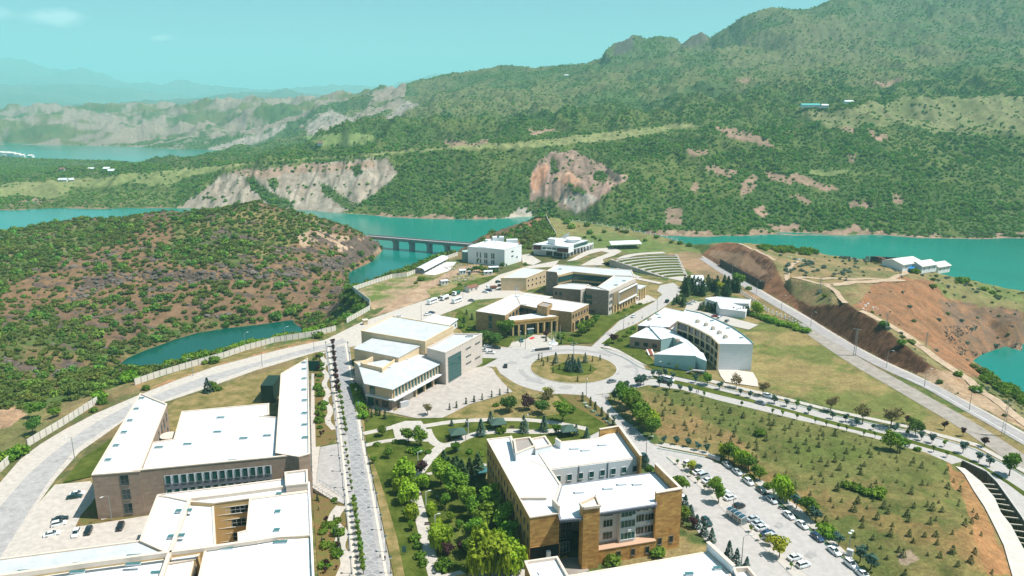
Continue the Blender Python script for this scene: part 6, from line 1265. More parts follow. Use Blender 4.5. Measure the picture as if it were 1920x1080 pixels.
def tree(kind,p,h,label,group=None,whole=False):
 v=rnd.choice(PROTO[kind]);sc=h/HREF[kind];rz=rnd.random()*6.28;wd=rnd.uniform(.9,1.12)
 cat={'bush':'bush','bright_bush':'bush','shrub':'shrub','olive_shrub':'shrub','flower':'shrub','sapling':'sapling','field':'pine sapling','cypress':'cypress'}.get(kind,'tree')
 if v[0]is None:
  o=bpy.data.objects.new(NAME[kind],v[1]);link(o);o.location=p;o.rotation_euler=(0,0,rz);o.scale=(sc*wd,sc*wd,sc);tag(o,label,cat,group);return o
 o=empty(NAME[kind],p,rz,label,cat,group);o.scale=(sc*wd,sc*wd,sc)
 link(bpy.data.objects.new('trunk',v[0]),o);link(bpy.data.objects.new('crown',v[1]),o);return o
def T(kind,px,py,h,label,group=None):
 w=W(px,py);z=hgt(w.x,w.y)if(px>1200 and py>720)else 0
 return tree(kind,(w.x,w.y,z),h,label,group)
DESC=dict(broadleaf='green leafy tree',plane='tall light green tree',umbrella='dense dark green round-headed tree',plum='dark purple-leaved tree',brown='brownish sparse-leaved tree',yellow='small yellow-green tree',willow='drooping yellow-green willow',pine='dark pine',spruce='blue-green spruce',bush='green bush',bright_bush='bright green bush',cypress='small dark cypress',sapling='thin young tree',plum_sapling='small purple-leaved tree',dark_tree='small dark round tree',flower='white-flowering shrub')
def row(lst,where,group):
 """trees of one place, told apart by kind and by their order from left to right"""
 cnt={};
 for it in lst:cnt[it[0]]=cnt.get(it[0],0)+1
 seen={}
 for it in sorted(lst,key=lambda q:q[1]):
  k=it[0];i=seen.get(k,0);seen[k]=i+1
  lab=f'{DESC[k]} {where}' if cnt[k]==1 else(f'{DESC[k]} {where}, {ORD[i]} from left' if i<len(ORD)else f'{DESC[k]} {where}')
  T(k,it[1],it[2],it[3],lab,group)
# --- park between promenade and yellow building
row([('willow',760,910,8.2),('willow',768,945,7),('willow',774,975,5),('willow',795,917,5.4),('willow',809,967,4.2),('willow',822,1032,8),('willow',820,1000,4),('plum',869,1036,4.4),('plum',841,1043,4),('plum',790,892,5),('plane',827,910,9),('plane',857,936,10.5),('plane',874,957,8.5),('broadleaf',846,980,3.6),('broadleaf',861,996,3.4),('pine',851,898,8),('pine',866,900,7.5),('pine',881,903,8.5),('pine',896,893,8.5),('pine',857,885,6),('pine',832,872,5.5),('bush',831,1066,4),('broadleaf',772,995,3),('bush',778,1012,2.6),('bush',783,1028,2.4),('bush',788,1046,2.6),('bush',793,1060,2.4),('bush',771,905,2.2),('bush',763,962,2.4),('broadleaf',853,850,4.2),('spruce',855,846,4),('bush',880,850,2.2),('bush',900,856,2.2),('bush',895,870,2.4),('broadleaf',766,831,6),('plane',789,838,7.6),('bush',742,831,2),('bush',750,831,2),('bush',757,832,2),('bush',707,836,2),('bush',770,848,2.6),('bush',783,850,3),('bush',803,850,2),('broadleaf',717,818,4),('broadleaf',875,1080,3),('plane',842,925,8),('plane',885,975,8),('pine',873,915,7),('pine',842,890,6.5),('willow',752,925,6),('broadleaf',700,870,3),('broadleaf',728,860,4),('broadleaf',835,955,5),('plane',892,1015,8),('broadleaf',880,1045,6)],'in the park','trees of the park')
row([('plane',902,1000,9),('plane',922,968,10),('plane',941,1003,10),('plane',951,1030,9),('willow',918,1085,13),('willow',960,1075,9),('broadleaf',930,985,8),('broadleaf',905,1040,7),('willow',935,1050,9)],'close to the side wall of the yellow building','trees beside the yellow building')
row([('umbrella',955,773,6),('plum',991,770,6),('brown',1024,762,7.5),('umbrella',1016,777,5.4),('plane',1055,792,9.5),('yellow',1027,748,5),('spruce',920,793,5),('spruce',902,818,7),('spruce',982,811,7),('spruce',1020,809,6.5),('bush',939,811,3),('broadleaf',1043,816,4.5),('spruce',1080,816,4.5),('spruce',1100,822,4.5),('spruce',876,800,3.4),('spruce',847,799,3),('brown',802,778,4.6),('broadleaf',1075,775,3)],'on the bank below the plaza','trees below the plaza')
row([('cypress',a,b,3.0)for a,b in((843,769),(856,765),(874,758),(889,754),(904,750),(922,745),(937,741),(952,737))],'along the plaza edge','cypresses along the plaza edge')
row([('cypress',a,b,4.2)for a,b in((1092,753),(1107,762),(1116,771),(1128,781),(1139,788),(1150,799))]+[('flower',a,b,1.6)for a,b in((1098,758),(1104,766),(1112,773),(1121,780),(1133,787),(1144,796),(1100,764),(1138,793))],'in the hedge bed between the drives','hedge bed planting')
row([('cypress',a,b,h)for a,b,h in((691,777,3.4),(697,783,3.4),(706,777,4),(712,780,3.4),(722,786,4.2))]+[('bright_bush',681,783,4),('bush',950,760,2.6),('bush',930,762,2)],'below the corner of the congress hall','cypresses at the congress hall corner')
# --- roundabout
row([('spruce',1042,681,5.5),('spruce',1062,694,5),('spruce',1068,697,5.6),('spruce',1074,690,6),('spruce',1078,697,6),('spruce',1084,690,5),('spruce',1086,698,5.6),('spruce',1066,683,5),('spruce',1073,680,4.4),('spruce',1097,680,5)]+[('cypress',a,b,3)for a,b in((1010,675),(1016,678),(1019,686),(1027,679),(1037,686),(1037,700),(1083,716),(1107,696),(1111,678),(1125,676),(1049,694))],'on the roundabout island','roundabout planting')
# --- drive and avenue
row([('broadleaf',1166,756,8.5),('broadleaf',1174,770,9),('broadleaf',1186,782,9),('broadleaf',1196,796,9),('broadleaf',1208,810,8.5),('broadleaf',1221,822,8),('broadleaf',1186,766,8),('broadleaf',1206,795,8),('willow',1224,806,7)],'in the thicket beside the drive','thicket beside the drive')
row([('dark_tree',a,b,h)for a,b,h in((1152,752,4.5),(1159,734,4.5),(1175,732,4.2),(1194,724,4.4),(1201,724,5),(1207,721,5),(1236,725,4.4),(1255,731,4.6),(1275,734,3.4),(1294,738,3.4),(1224,707,3.6),(1236,708,3.6),(1248,707,4.2),(1262,711,3.4))],'where the avenue meets the roundabout','dark trees at the mouth of the avenue')
row([('dark_tree',a,b,h)for a,b,h in((1304,718,4),(1349,730,3.6),(1388,741,3),(1406,746,3),(1452,757,3.6),(1475,762,3.2),(1516,775,3.2),(1561,786,3.2),(1585,791,3.4),(1606,798,3.2),(1637,806,2.6),(1676,812,4),(1727,826,3.6),(1747,831,3.6),(1805,850,4.6),(1835,866,3.6),(1855,875,4))]+[('sapling',1494,767,4),('sapling',1700,818,3),('sapling',1770,838,3)],'on the avenue median','median trees of the avenue')
row([('broadleaf',1326,722,5.5),('umbrella',1716,818,6),('brown',1380,728,6),('brown',1430,742,6),('brown',1557,771,6.4),('brown',1617,793,7),('brown',1670,802,8),('broadleaf',1892,892,8),('broadleaf',1668,852,7),('broadleaf',1682,850,7),('broadleaf',1695,842,4),('plum_sapling',1700,795,3.4),('plum_sapling',1770,806,3.6),('plum_sapling',1805,818,3.6),('plum_sapling',1845,838,4),('bush',1720,845,2)],'along the avenue','larger trees along the avenue')
row([('sapling',a,b,2.8)for a,b in((1320,745),(1390,763),(1448,778),(1467,781),(1494,787),(1528,795),(1549,801),(1571,806),(1587,811),(1619,820),(1640,822),(1705,838),(1750,848),(1775,858))],'on the field side of the avenue','saplings on the field side of the avenue')
row([('dark_tree',a,b,3.2)for a,b in((1244,832),(1268,834),(1290,838),(1309,845),(1325,849))],'at the top of the car park','young trees at the top of the car park')
# --- car park
row([('willow',1356,858,5),('broadleaf',1366,864,6),('broadleaf',1378,870,6.4),('willow',1390,877,6.4),('broadleaf',1403,884,6),('broadleaf',1424,902,5),('willow',1462,936,8.5),('willow',1474,940,6),('dark_tree',1493,954,5),('broadleaf',1512,964,6),('broadleaf',1522,972,5),('dark_tree',1529,980,4.5),('bright_bush',1546,1000,4),('bright_bush',1556,1008,3),('dark_tree',1572,1024,4),('dark_tree',1612,1056,5),('dark_tree',1632,1071,5),('broadleaf',1416,895,4),('bush',1440,915,2.5)],'on the field side of the car park','trees on the field side of the car park')
row([('plane',1347,943,7),('plane',1337,924,6),('yellow',1443,1024,3.2),('yellow',1461,1046,6),('yellow',1296,884,3.8)]+[('sapling',a,b,2.2)for a,b in((1270,871),(1282,882),(1295,894),(1308,906),(1321,919),(1408,998),(1425,1014),(1483,1067))],'on the car park island','trees on the car park island')
row([('broadleaf',1273,925,6.5),('spruce',1284,962,6),('broadleaf',1281,982,6),('spruce',1294,975,5),('spruce',1306,990,4.4),('plum',1299,990,3.4),('spruce',1320,1004,4.4),('spruce',1334,1016,4.4),('spruce',1366,1047,5.4),('spruce',1380,1062,5.4),('spruce',1400,1062,3),('spruce',1210,876,5),('bush',1218,882,2.4),('bush',1146,1056,4),('bush',1231,1041,3.4)],'at the foot of the yellow building','planting round the yellow building')
# --- portico building and curved building
row([('broadleaf',950,634,10),('broadleaf',943,630,8),('umbrella',908,640,6),('umbrella',918,646,6),('umbrella',928,650,6),('umbrella',934,642,5),('bush',900,632,3),('broadleaf',1090,630,7),('broadleaf',1098,624,7),('broadleaf',1106,620,6.6),('broadleaf',1113,612,6.6),('bush',1052,634,4),('plum',1023,633,4),('bush',1070,640,2.2),('cypress',1024,640,3.4),('cypress',1052,645,3),('cypress',1076,648,3),('cypress',988,634,2.6),('pine',885,600,4),('pine',870,606,4),('pine',875,590,3.4),('bush',862,600,2.6),('bush',866,615,3),('bush',880,620,3)],'around the portico building','trees round the portico building')
row([('plum',1150,644,5),('broadleaf',1141,648,3.6),('bush',1163,640,2.4),('bush',1180,625,2.6),('bush',1187,618,2.6),('bush',1172,632,2.4),('bush',1160,588,2),('bush',1172,583,2),('bush',1186,577,2.2),('bush',1200,572,2)]+[('sapling',a,b,3)for a,b in((1268,695),(1255,690),(1295,700))],'on the banks by the curved building','planting by the curved building')
pl=[]
for i in range(62):pl.append(('pine',1273+112*rnd.random(),537+20*rnd.random(),rnd.uniform(6,9)))
for i in range(22):pl.append(('pine',1312+90*i/21+rnd.uniform(-2,2),580+14*i/21+rnd.uniform(-3,3),rnd.uniform(4.5,6)))
for i in range(8):pl.append(('pine',1262+28*rnd.random(),566+11*rnd.random(),rnd.uniform(4,6)))
for k,a,b,h in pl:T(k,a,b,h,'dark pine in the grove round the low white building','pines round the low white building')
row([('willow',1420,590,8),('yellow',1350,548,7),('broadleaf',1384,540,10),('bush',1404,543,3)]+[('bright_bush',1432+6.2*i+rnd.uniform(-2,2),598+2.0*i+rnd.uniform(-3,3),rnd.uniform(3,4.6))for i in range(14)]+[('bush',1405+5*i,590+1.8*i,3.4)for i in range(10)],'behind the pillared fence','bushes along the pillared fence')
# --- upper campus
row([('broadleaf',892+7*i+rnd.uniform(-2,2),494+rnd.uniform(-3,4),rnd.uniform(4,6))for i in range(8)]+[('bush',945,498,4),('umbrella',942,503,4)],'before the plain white block','trees before the plain white block')
row([('broadleaf',879+5*i,512+rnd.uniform(-3,3),rnd.uniform(3.5,5))for i in range(7)]+[('bush',928,510,3),('bush',862,535,2.4),('bush',790,526,4.4),('bush',780,532,2.5),('bush',985,497,2.8),('bush',1000,476,3)],'among the cabins of the upper yard','bushes among the cabins')
for i,(a,b,h,z)in enumerate(((1073,414,4.5,5),(1101,424,5.5,4),(1112,445,3,1),(1168,437,3,2.5),(1231,448,3.6,1.5),(1258,457,3,.5),(1275,459,4,.5),(1292,462,4.4,.5))):
 w=W(a,b,z);tree('bush',(w.x,w.y,hgt(w.x,w.y)),h,f'lone bush on the far meadow, {ORD[i]} from left','bushes on the far meadow')
row([('spruce',390,737,7),('broadleaf',401,733,4.6),('bush',408,733,3),('bush',402,680,4.2),('bush',596,633,4.4),('bush',274,731,3),('bush',385,682,2.6),('bush',192,757,3),('bush',176,772,2.6)],'beside the ring road','bushes beside the ring road')
row([('umbrella',62,812,5.4),('bright_bush',22,862,5.6),('bright_bush',38,852,5),('bright_bush',8,868,5),('bush',103,775,3.4),('bright_bush',187,748,5),('bush',75,768,4),('bush',62,770,4.4)],'outside the wall at the far left','bushes outside the wall')
for i,p in enumerate(dense(WP([(236,722),(252,712),(300,695),(360,676),(420,660),(490,642),(560,629),(600,620),(634,609)]),3.0)):
 x,y=p.x-1.5+rnd.uniform(-1.5,1),p.y+4.5+rnd.uniform(-1.5,3.5);tree('bright_bush',(x,y,hgt(x,y)-.2),rnd.uniform(3.4,6.2),'bright green bush in the hedge just outside the long wall','hedge outside the long wall')
for i,p in enumerate(dense(WP([(656,597),(690,577),(688,562),(664,540),(700,526),(736,514),(765,511),(782,504),(826,484)]),3.6)):
 x,y=p.x-4.5+rnd.uniform(-2,1),p.y+3.5+rnd.uniform(-1.5,3.5);tree('bush',(x,y,hgt(x,y)-.2),rnd.uniform(3.4,6),'green bush crowding the outside of the angled wall','hedge outside the angled wall')
# --- promenade rows and garden strip
row([('plum_sapling',624+1.2*i,650+11*i,4.2)for i in range(9)],'along the upper promenade','purple trees of the promenade')
row([('sapling',636+9.8*i/6,733+62*i/6,3.4)for i in range(9)],'along the middle promenade','saplings of the middle promenade')
row([('sapling',648+12*i/7,838+85*i/7,2.2)for i in range(8)],'in the sparse stretch of the promenade','small saplings of the promenade')
row([('sapling',664+17.5*i/12,948+130*i/12,3.4)for i in range(13)],'along the lower promenade','saplings of the lower promenade')
row([('bright_bush',664+14*i/9,728+42*i/9,3.2)for i in range(10)],'in the hedge beside the congress hall','hedge beside the congress hall')
gs=[]
for i in range(38):
 t=rnd.random();a=596+6*t+rnd.uniform(-6,8);b=668+160*t;gs.append((rnd.choice(['bush','bush','plum_sapling','cypress']),a,b,rnd.uniform(1.4,3)))
for i in range(30):
 t=rnd.random();gs.append((rnd.choice(['bush','bush','plum_sapling','cypress']),592+15*t+rnd.uniform(0,38),938+140*t,rnd.uniform(1.3,3)))
for k,a,b,h in gs:T(k,a,b,h,f'{DESC[k]} in the garden strip left of the promenade','garden strip planting')
# --- planted field of pine saplings
cand=[]
u0=W(1180,712);
for gx in np.arange(20,175,4.5):
 for gy in np.arange(150,330,5.2):
  x=gx+rs.uniform(-1.7,1.7);y=gy+rs.uniform(-2,2);cand.append((x,y))
ca=np.array(cand);hz_=height(ca[:,0],ca[:,1]);qx,qy=project(ca[:,0],ca[:,1],hz_)
ok=inside(qx,qy,[(1225,735),(1300,748),(1420,778),(1560,808),(1700,850),(1770,875),(1800,905),(1835,975),(1870,1080),(1660,1085),(1590,1020),(1460,910),(1360,850),(1260,822),(1235,790)])
ii=[i for i in np.nonzero(ok)[0]if rs.rand()<.86][:298]
for i in ii:tree('field',(ca[i,0],ca[i,1],hz_[i]),rnd.choice([rnd.uniform(.8,1.5),rnd.uniform(1.2,2.0),rnd.uniform(1.8,2.8)]),'small dark pine sapling '+('on the upper half of the sloping field, nearer the avenue' if ca[i,1]>236 else 'on the lower half of the sloping field, nearer the car park'),'pine saplings in the field')
for i,(a,b)in enumerate(((1405,893),(1590,915),(1600,918),(1610,922),(1625,930),(1645,935),(1650,928),(1425,815))):
 w=W(a,b,1.5);tree('bush',(w.x,w.y,hgt(w.x,w.y)),(3,2.8,2.6,2.4,2.8,3.2,2.8,3.4)[i],f'larger green bush in the sapling field, {ORD[i]} counted','larger bushes in the sapling field')
# --- wild shrubs: the nearest ones as single shrubs, the rest as one mass each
def scatter(name,P_,S_,kinds,label,cat,seed):
 """instances one of several small meshes on points (a mass nobody could count)"""
 r_=np.random.RandomState(seed);nP=len(P_)
 cl=bpy.data.collections.new(name+'_kinds')
 for k,(kn,j)in enumerate(kinds):
  o_=bpy.data.objects.new(f'{name}_{k:02d}',PROTO[kn][j][1]);cl.objects.link(o_)
 me_=bpy.data.meshes.new(name);me_.from_pydata([tuple(p)for p in P_],[],[])
 for an,ty,da in(('sc','FLOAT',S_),('rz','FLOAT',r_.rand(nP)*6.283)):
  a_=me_.attributes.new(an,ty,'POINT');a_.data.foreach_set('value',np.asarray(da,np.float32))
 a_=me_.attributes.new('ix','INT','POINT');a_.data.foreach_set('value',r_.randint(0,len(kinds),nP).astype(np.int32))
 ng=bpy.data.node_groups.new(name,'GeometryNodeTree');ng.interface.new_socket('Geometry',in_out='INPUT',socket_type='NodeSocketGeometry');ng.interface.new_socket('Geometry',in_out='OUTPUT',socket_type='NodeSocketGeometry')
 n=ng.nodes;l=ng.links;gi=n.new('NodeGroupInput');go=n.new('NodeGroupOutput');ip=n.new('GeometryNodeInstanceOnPoints');ci=n.new('GeometryNodeCollectionInfo')
 ci.inputs['Collection'].default_value=cl;ci.inputs['Separate Children'].default_value=True;ci.inputs['Reset Children'].default_value=True
 def na(nm,ty):q=n.new('GeometryNodeInputNamedAttribute');q.data_type=ty;q.inputs['Name'].default_value=nm;return q.outputs['Attribute']
 cx=n.new('ShaderNodeCombineXYZ');l.new(na('rz','FLOAT'),cx.inputs[2]);l.new(gi.outputs[0],ip.inputs['Points']);l.new(ci.outputs[0],ip.inputs['Instance']);ip.inputs['Pick Instance'].default_value=True
 l.new(na('ix','INT'),ip.inputs['Instance Index']);l.new(cx.outputs[0],ip.inputs['Rotation']);l.new(na('sc','FLOAT'),ip.inputs['Scale']);l.new(ip.outputs[0],go.inputs[0])
 o_=link(bpy.data.objects.new(name,me_));md=o_.modifiers.new('scatter','NODES');md.node_group=ng;tag(o_,label,cat,kind='stuff');return o_
def veg_points(y0,y1,step,seed,amax=40):
 r_=np.random.RandomState(seed);X,Y=np.meshgrid(np.arange(-y1*.86,y1*.86,step),np.arange(y0,y1,step))
 X=(X+r_.uniform(-.5,.5,X.shape)*step).ravel();Y=(Y+r_.uniform(-.5,.5,Y.shape)*step).ravel()
 a=np.arctan2(X,Y);d=np.hypot(X,Y);k=(np.abs(a)<R(amax))&(d>200);X=X[k];Y=Y[k];a=a[k];d=d[k]
 i=np.clip(np.searchsorted(rr,d),0,NR-1);j=np.clip(((a-ang[0])/(ang[1]-ang[0])).round().astype(int),0,NC-1)
 v=VEG[i,j];k=r_.rand(len(X))<v;return X[k],Y[k]
X,Y=veg_points(220,850,3.6,5);keep=np.abs(X)<1e9
Z=height(X,Y);k=(Z>WATER+.3)&(np.abs(Z)>.03);X,Y,Z=X[k],Y[k],Z[k]
right=X>120
S=rs.uniform(.5,1.45,len(X))*np.where(fbm(X/30,Y/30,3,33)>.5,1.1,.8)
px_=S/np.hypot(X,Y);L_=np.nonzero(~right)[0];top=L_[np.argsort(-px_[L_])[:295]];mask=np.ones(len(X),bool);mask[top]=False
for i in top:tree('shrub',(X[i],Y[i],Z[i]-.1),3*S[i],'round green shrub in the scrub outside the campus wall','shrubs outside the campus wall')
m1=mask&~right;scatter('scrub',np.stack([X,Y,Z-.1],1)[m1],S[m1],[('shrub',j)for j in range(6)]+[('forest',0)],'dense green scrub on the hill across the inlet','scrub',3)
m2=mask&right;scatter('scrub',np.stack([X,Y,Z-.1],1)[m2],S[m2]*.75,[('olive_shrub',j)for j in range(3)]+[('shrub',0)],'grey-green shrubs on the peninsula by the cove','scrub',4)
X,Y=veg_points(835,1800,4.5,6);Z=height(X,Y);k=Z>WATER+.5;X,Y,Z=X[k],Y[k],Z[k]
scatter('woodland',np.stack([X,Y,Z-.3],1),rs.uniform(.35,1.0,len(X))**1.0*np.where(fbm(X/50,Y/50,3,35)>.5,1.15,.85),[('forest',j)for j in range(5)],'low woodland covering the far bank of the reservoir','woodland',5)
X,Y=veg_points(1800,2750,7.5,8);Z=height(X,Y);k=Z>WATER+.5;X,Y,Z=X[k],Y[k],Z[k]
scatter('woodland',np.stack([X,Y,Z-.6],1),rs.uniform(.25,.65,len(X)),[('mountain',j)for j in range(3)],'scattered scrub on the mountain slopes','woodland',6)
def rock_mesh(seed):
 bm=bmesh.new();bmesh.ops.create_icosphere(bm,subdivisions=2,radius=1);r_=random.Random(seed)
 for v in bm.verts:v.co*=r_.uniform(.7,1.15);v.co.z*=.7
 me_=bpy.data.meshes.new('rock');bm.to_mesh(me_);bm.free();me_.materials.append(ROCKM);return me_
ROCKM=pmat('grey_rock',(.135,.110,.092),.95,.1,var=.3,vscale=.8,objvar=.25,bump=.5,bscale=2)
PROTO['rock']=[(None,rock_mesh(i))for i in range(4)]
ii=np.nonzero(ck&(GY<700)&(GX<-90));q=rs.choice(len(ii[0]),min(700,len(ii[0])),replace=False);P_=np.stack([GX[ii][q],GY[ii][q],GZ[ii][q]],1);cf=dense(P((130,552,-10),(200,530,-8),(260,518,-8),(330,518,-8),(400,517,-8),(470,512,-9),(540,507,-9),(600,500,-12),(640,492,-18)),.9)
for p in cf:
 for _ in range(2):x=p.x+rs.normal(0,2);y=p.y+rs.normal(0,4.5);P_=np.vstack([P_,[(x,y,hgt(x,y)-.2)]])
q=np.arange(len(P_))
scatter('rocks',P_,rs.uniform(.4,2.0,len(q))*np.where(rs.rand(len(q))<.1,1.7,1),[('rock',j)for j in range(4)],'grey outcrops and boulders on the scrubby hill','rocks',9)
sx,sy=rs.uniform(0,1,900),rs.uniform(0,1,900);P_=[]
for u,v in zip(sx,sy):
 a=1770+150*u;b=610+62*v*(1-.25*u);w=W(a,b,-18)
 for _ in range(3):
  z=hgt(w.x,w.y);w=W(a,b,max(z,WATER))
 if z>WATER:P_.append((w.x,w.y,z))
scatter('rocks',np.array(P_),rs.uniform(.15,.7,len(P_)),[('rock',j)for j in range(4)],'loose stones on the slope above the cove','rocks',10)
for i in range(60):
 a,b=rnd.choice([(1465+60*rnd.random(),488+30*rnd.random()),(1500+120*rnd.random(),500+18*rnd.random()),(1570+60*rnd.random(),482+10*rnd.random())]);w=W(a,b,6)
 for _ in range(3):w=W(a,b,hgt(w.x,w.y))
 tree('olive_shrub',(w.x,w.y,w.z),rnd.uniform(1.6,3),'grey-green rounded shrub on the peninsula hill top','olive shrubs on the hill top')
for i in range(46):
 a=1420+112*rnd.random();b=461+(a-1420)*.09+9*rnd.random();w=W(a,b,5)
 for _ in range(3):w=W(a,b,hgt(w.x,w.y))
 tree('bush',(w.x,w.y,w.z),rnd.uniform(3,5),'green bush in the thicket on the peninsula crest','thicket on the crest')
for i in range(34):
 a=1840+80*rnd.random();b=700+(a-1840)*.62+rnd.uniform(-8,14);w=W(a,b,-8)
 for _ in range(3):w=W(a,b,hgt(w.x,w.y))
 if w.z>WATER+1:tree('bush',(w.x,w.y,w.z),rnd.uniform(2,5),'green bush on the bank above the cove','bushes above the cove')
for i,(a,b,h)in enumerate(((1658,612,4),(1560,575,3),(1587,575,3),(1748,540,4),(1715,512,5),(1800,530,6),(1810,528,5),(1845,545,4),(1860,552,4),(1850,520,4),(1700,492,5),(1690,490,5),(1690,645,3),(1796,705,3),(1830,735,4))):
 w=W(a,b,4)
 for _ in range(4):w=W(a,b,hgt(w.x,w.y))
 tree('bush',(w.x,w.y,w.z),h,f'lone bush on the peninsula slope, number {ORD[i]} of fifteen','lone bushes on the peninsula')
# ================================================================== WALLS, FENCES, BRIDGE
WALLM=pmat('concrete_wall_panel',(.66,.60,.52),.9,.2,var=.10,vscale=.8)
def pan_mesh(h,name='panel',mat=WALLM,th=.14):
 b=MB();b.box((.5,0,h/2),(1,th,h));b.box((.5,0,h+.05),(1,th+.1,.1));return b.data(name,mat)
def post_mesh(h,w,mat,cap=False):
 b=MB();b.box((0,0,h/2),(w,w,h))
 if cap:b.box((0,0,h+.06),(w+.14,w+.14,.12))
 return b.data('post',mat)
def wall_run(name,line,h,step,label,cat,pmesh,posts,z=0.0,drape=False):
 pts=dense(line,1e9);root=empty(name,line[0],0,label,cat);base=Vector(line[0])
 for a,b_ in zip(line[:-1],line[1:]):
  a=Vector(a);b_=Vector(b_);L=(b_-a).length;n=max(1,round(L/step));d=(b_-a);rz=math.atan2(d.y,d.x)
  for i in range(n):
   p=a.lerp(b_,i/n)
   if pmesh:
    o=link(bpy.data.objects.new('panel',pmesh),root);o.location=p-base;o.rotation_euler=(0,-math.atan2(d.z,math.hypot(d.x,d.y)),rz);o.scale=(L/n,1,1)
   if posts:o=link(bpy.data.objects.new('post',posts),root);o.location=p-base;o.rotation_euler=(0,0,rz)
 return root
_pm=pan_mesh(2.8);_po=post_mesh(2.95,.3,pmat('wall_post',(.36,.32,.28),.9))
runs=[([(-90,945),(0,886),(18,869)],'pale concrete panel wall at the far left edge'),([(52,838),(120,797),(183,756)],'pale concrete panel wall between two clumps of bushes'),([(253,722),(300,706),(360,688),(420,671),(460,657),(490,649),(515,642),(560,635),(585,631),(630,620)],'long pale concrete panel wall above the inlet'),([(650,606),(677,591),(694,581),(694,570),(662,545),(700,532),(736,521),(762,519),(780,512)],'angled pale concrete panel wall round the upper yard'),([(828,489),(838,486),(858,479)],'short concrete panel wall by the green tank')]
for ln,lab in runs:wall_run('perimeter_wall',WP(ln),2.8,3.0,lab,'wall',_pm,_po)
FEN=[(1062,412,6),(1110,419,5),(1180,432,4),(1250,447,2.5),(1288,459,.5)]
fl_=dense([W(*p)for p in FEN],6);fx=np.array([p.x for p in fl_]);fy=np.array([p.y for p in fl_]);fz=height(fx,fy)
fl_=[Vector((x,y,z))for x,y,z in zip(fx,fy,fz)];bf=MB();bf.box((.5,0,1.0),(1,.06,.12));bf.box((.5,0,.5),(1,.06,.12));railm=bf.data('rail',WHT)
def fence(line,lab,pmesh,rail):
 root=empty('fence',line[0],0,lab,'fence');b0_=Vector(line[0])
 for a,c in zip(line[:-1],line[1:]):
  d=c-a;rz=math.atan2(d.y,d.x);o=link(bpy.data.objects.new('post',pmesh),root);o.location=a-b0_;o.rotation_euler=(0,0,rz)
  o=link(bpy.data.objects.new('rail',rail),root);o.location=a-b0_;o.rotation_euler=(0,-math.atan2(d.z,math.hypot(d.x,d.y)),rz);o.scale=(d.length,1,1)
fence(fl_,'white post and rail fence along the far meadow crest',post_mesh(1.9,.5,WHT),railm)
kn=dense([W(1022,404,8),W(1032,420,6),W(1043,442,2)],5);kn=[Vector((p.x,p.y,hgt(p.x,p.y)))for p in kn]
root=wall_run('knoll_wall',kn,2.2,5,'stepped pale wall climbing the knoll above the bridge','wall',_pm,_po)
pf=dense(WP([(1385,548),(1412,566),(1440,586),(1480,601),(1497,612),(1518,627)]),3.4);fence(pf,'white pillared fence above the valley road',post_mesh(2.3,.55,WHT,True),railm)
RWM=wallmat('dark_retaining_wall',(.15,.125,.105),(.12,.10,.085),(.07,.06,.05),3,3,var=.3)
tr_r=WP(TR_R);tr_l=WP(TR_L);root=empty('retaining_wall',tr_r[0],0,'dark retaining wall with cross struts along the drain','retaining wall')
pmd=MB();pmd.box((.5,0,-2.8),(1,.3,6.6));pmd.box((.02,-.2,-2.8),(.14,.3,6.6));pmd=pmd.data('panel',RWM)
dl=dense(tr_r,3);base=tr_r[0]
for a,c in zip(dl[:-1],dl[1:]):
 d=c-a;o=link(bpy.data.objects.new('panel',pmd),root);o.location=a-base;o.rotation_euler=(0,0,math.atan2(d.y,d.x));o.scale=(d.length,1,1)
cp=MB()
for a,c in zip(dl[:-1],dl[1:]):cp.bar(a+Vector((0,0,.5)),c+Vector((0,0,.5)),.45,.3)
cp.v=[(v[0]-base.x,v[1]-base.y,v[2])for v in cp.v];cp.build('coping',KERB,root)
L2=dense(tr_l,.5);STM=pmat('strut_concrete',(.55,.48,.38),.9,var=.1)
for i in range(4,len(dl)-1,1):
 p=dl[i];q=min(L2,key=lambda v:(v-p).length);b=MB();b.bar((p.x-base.x,p.y-base.y,-.5),(q.x-base.x,q.y-base.y,-.5),.35,.35);b.build('strut',STM,root)
root=empty('retaining_wall',W(1350,499),0,'dark block retaining wall at the head of the cutting','retaining wall');base=W(1350,499)
dl=dense(WP([(1350,498),(1380,515),(1432,543)]),4);pm2=MB();pm2.box((.5,0,2.6),(1,.5,5.2));pm2.box((.03,-.3,2.6),(.1,.2,5.2));pm2=pm2.data('panel',pmat('dark_stone_blocks',(.075,.055,.045),.95,var=.3,vscale=.6))
for a,c in zip(dl[:-1],dl[1:]):
 d=c-a;o=link(bpy.data.objects.new('panel',pm2),root);o.location=a-base;o.rotation_euler=(0,0,math.atan2(d.y,d.x));o.scale=(d.length,1,1)
BRM=pmat('bridge_concrete',(.30,.295,.29),.9,.2,var=.12,vscale=.3);b0,b1=W(684,443,-17),W(893,460,-17);d=(b1-b0).normalized();n_=Vector((-d.y,d.x,0));rzb=math.atan2(d.y,d.x)
root=empty('bridge',(b0.x,b0.y,WATER),0,'grey concrete girder bridge across the reservoir','bridge');bb=Vector((b0.x,b0.y,WATER))
def bpart(nm,f,m=BRM):
 b=MB();f(b);b.v=[(v[0]-bb.x,v[1]-bb.y,v[2]-bb.z)for v in b.v];return b.build(nm,m,root)
bpart('deck',lambda b:b.bar(b0+Vector((0,0,0)),b1,9.5,.7));bpart('roadway',lambda b:b.bar(b0+Vector((0,0,.39)),b1+Vector((0,0,.39)),7.5,.06),ASPH)
for s in(-3.2,0,3.2):bpart('girder',lambda b:b.bar(b0+n_*s-Vector((0,0,1.1)),b1+n_*s-Vector((0,0,1.1)),.9,1.4))
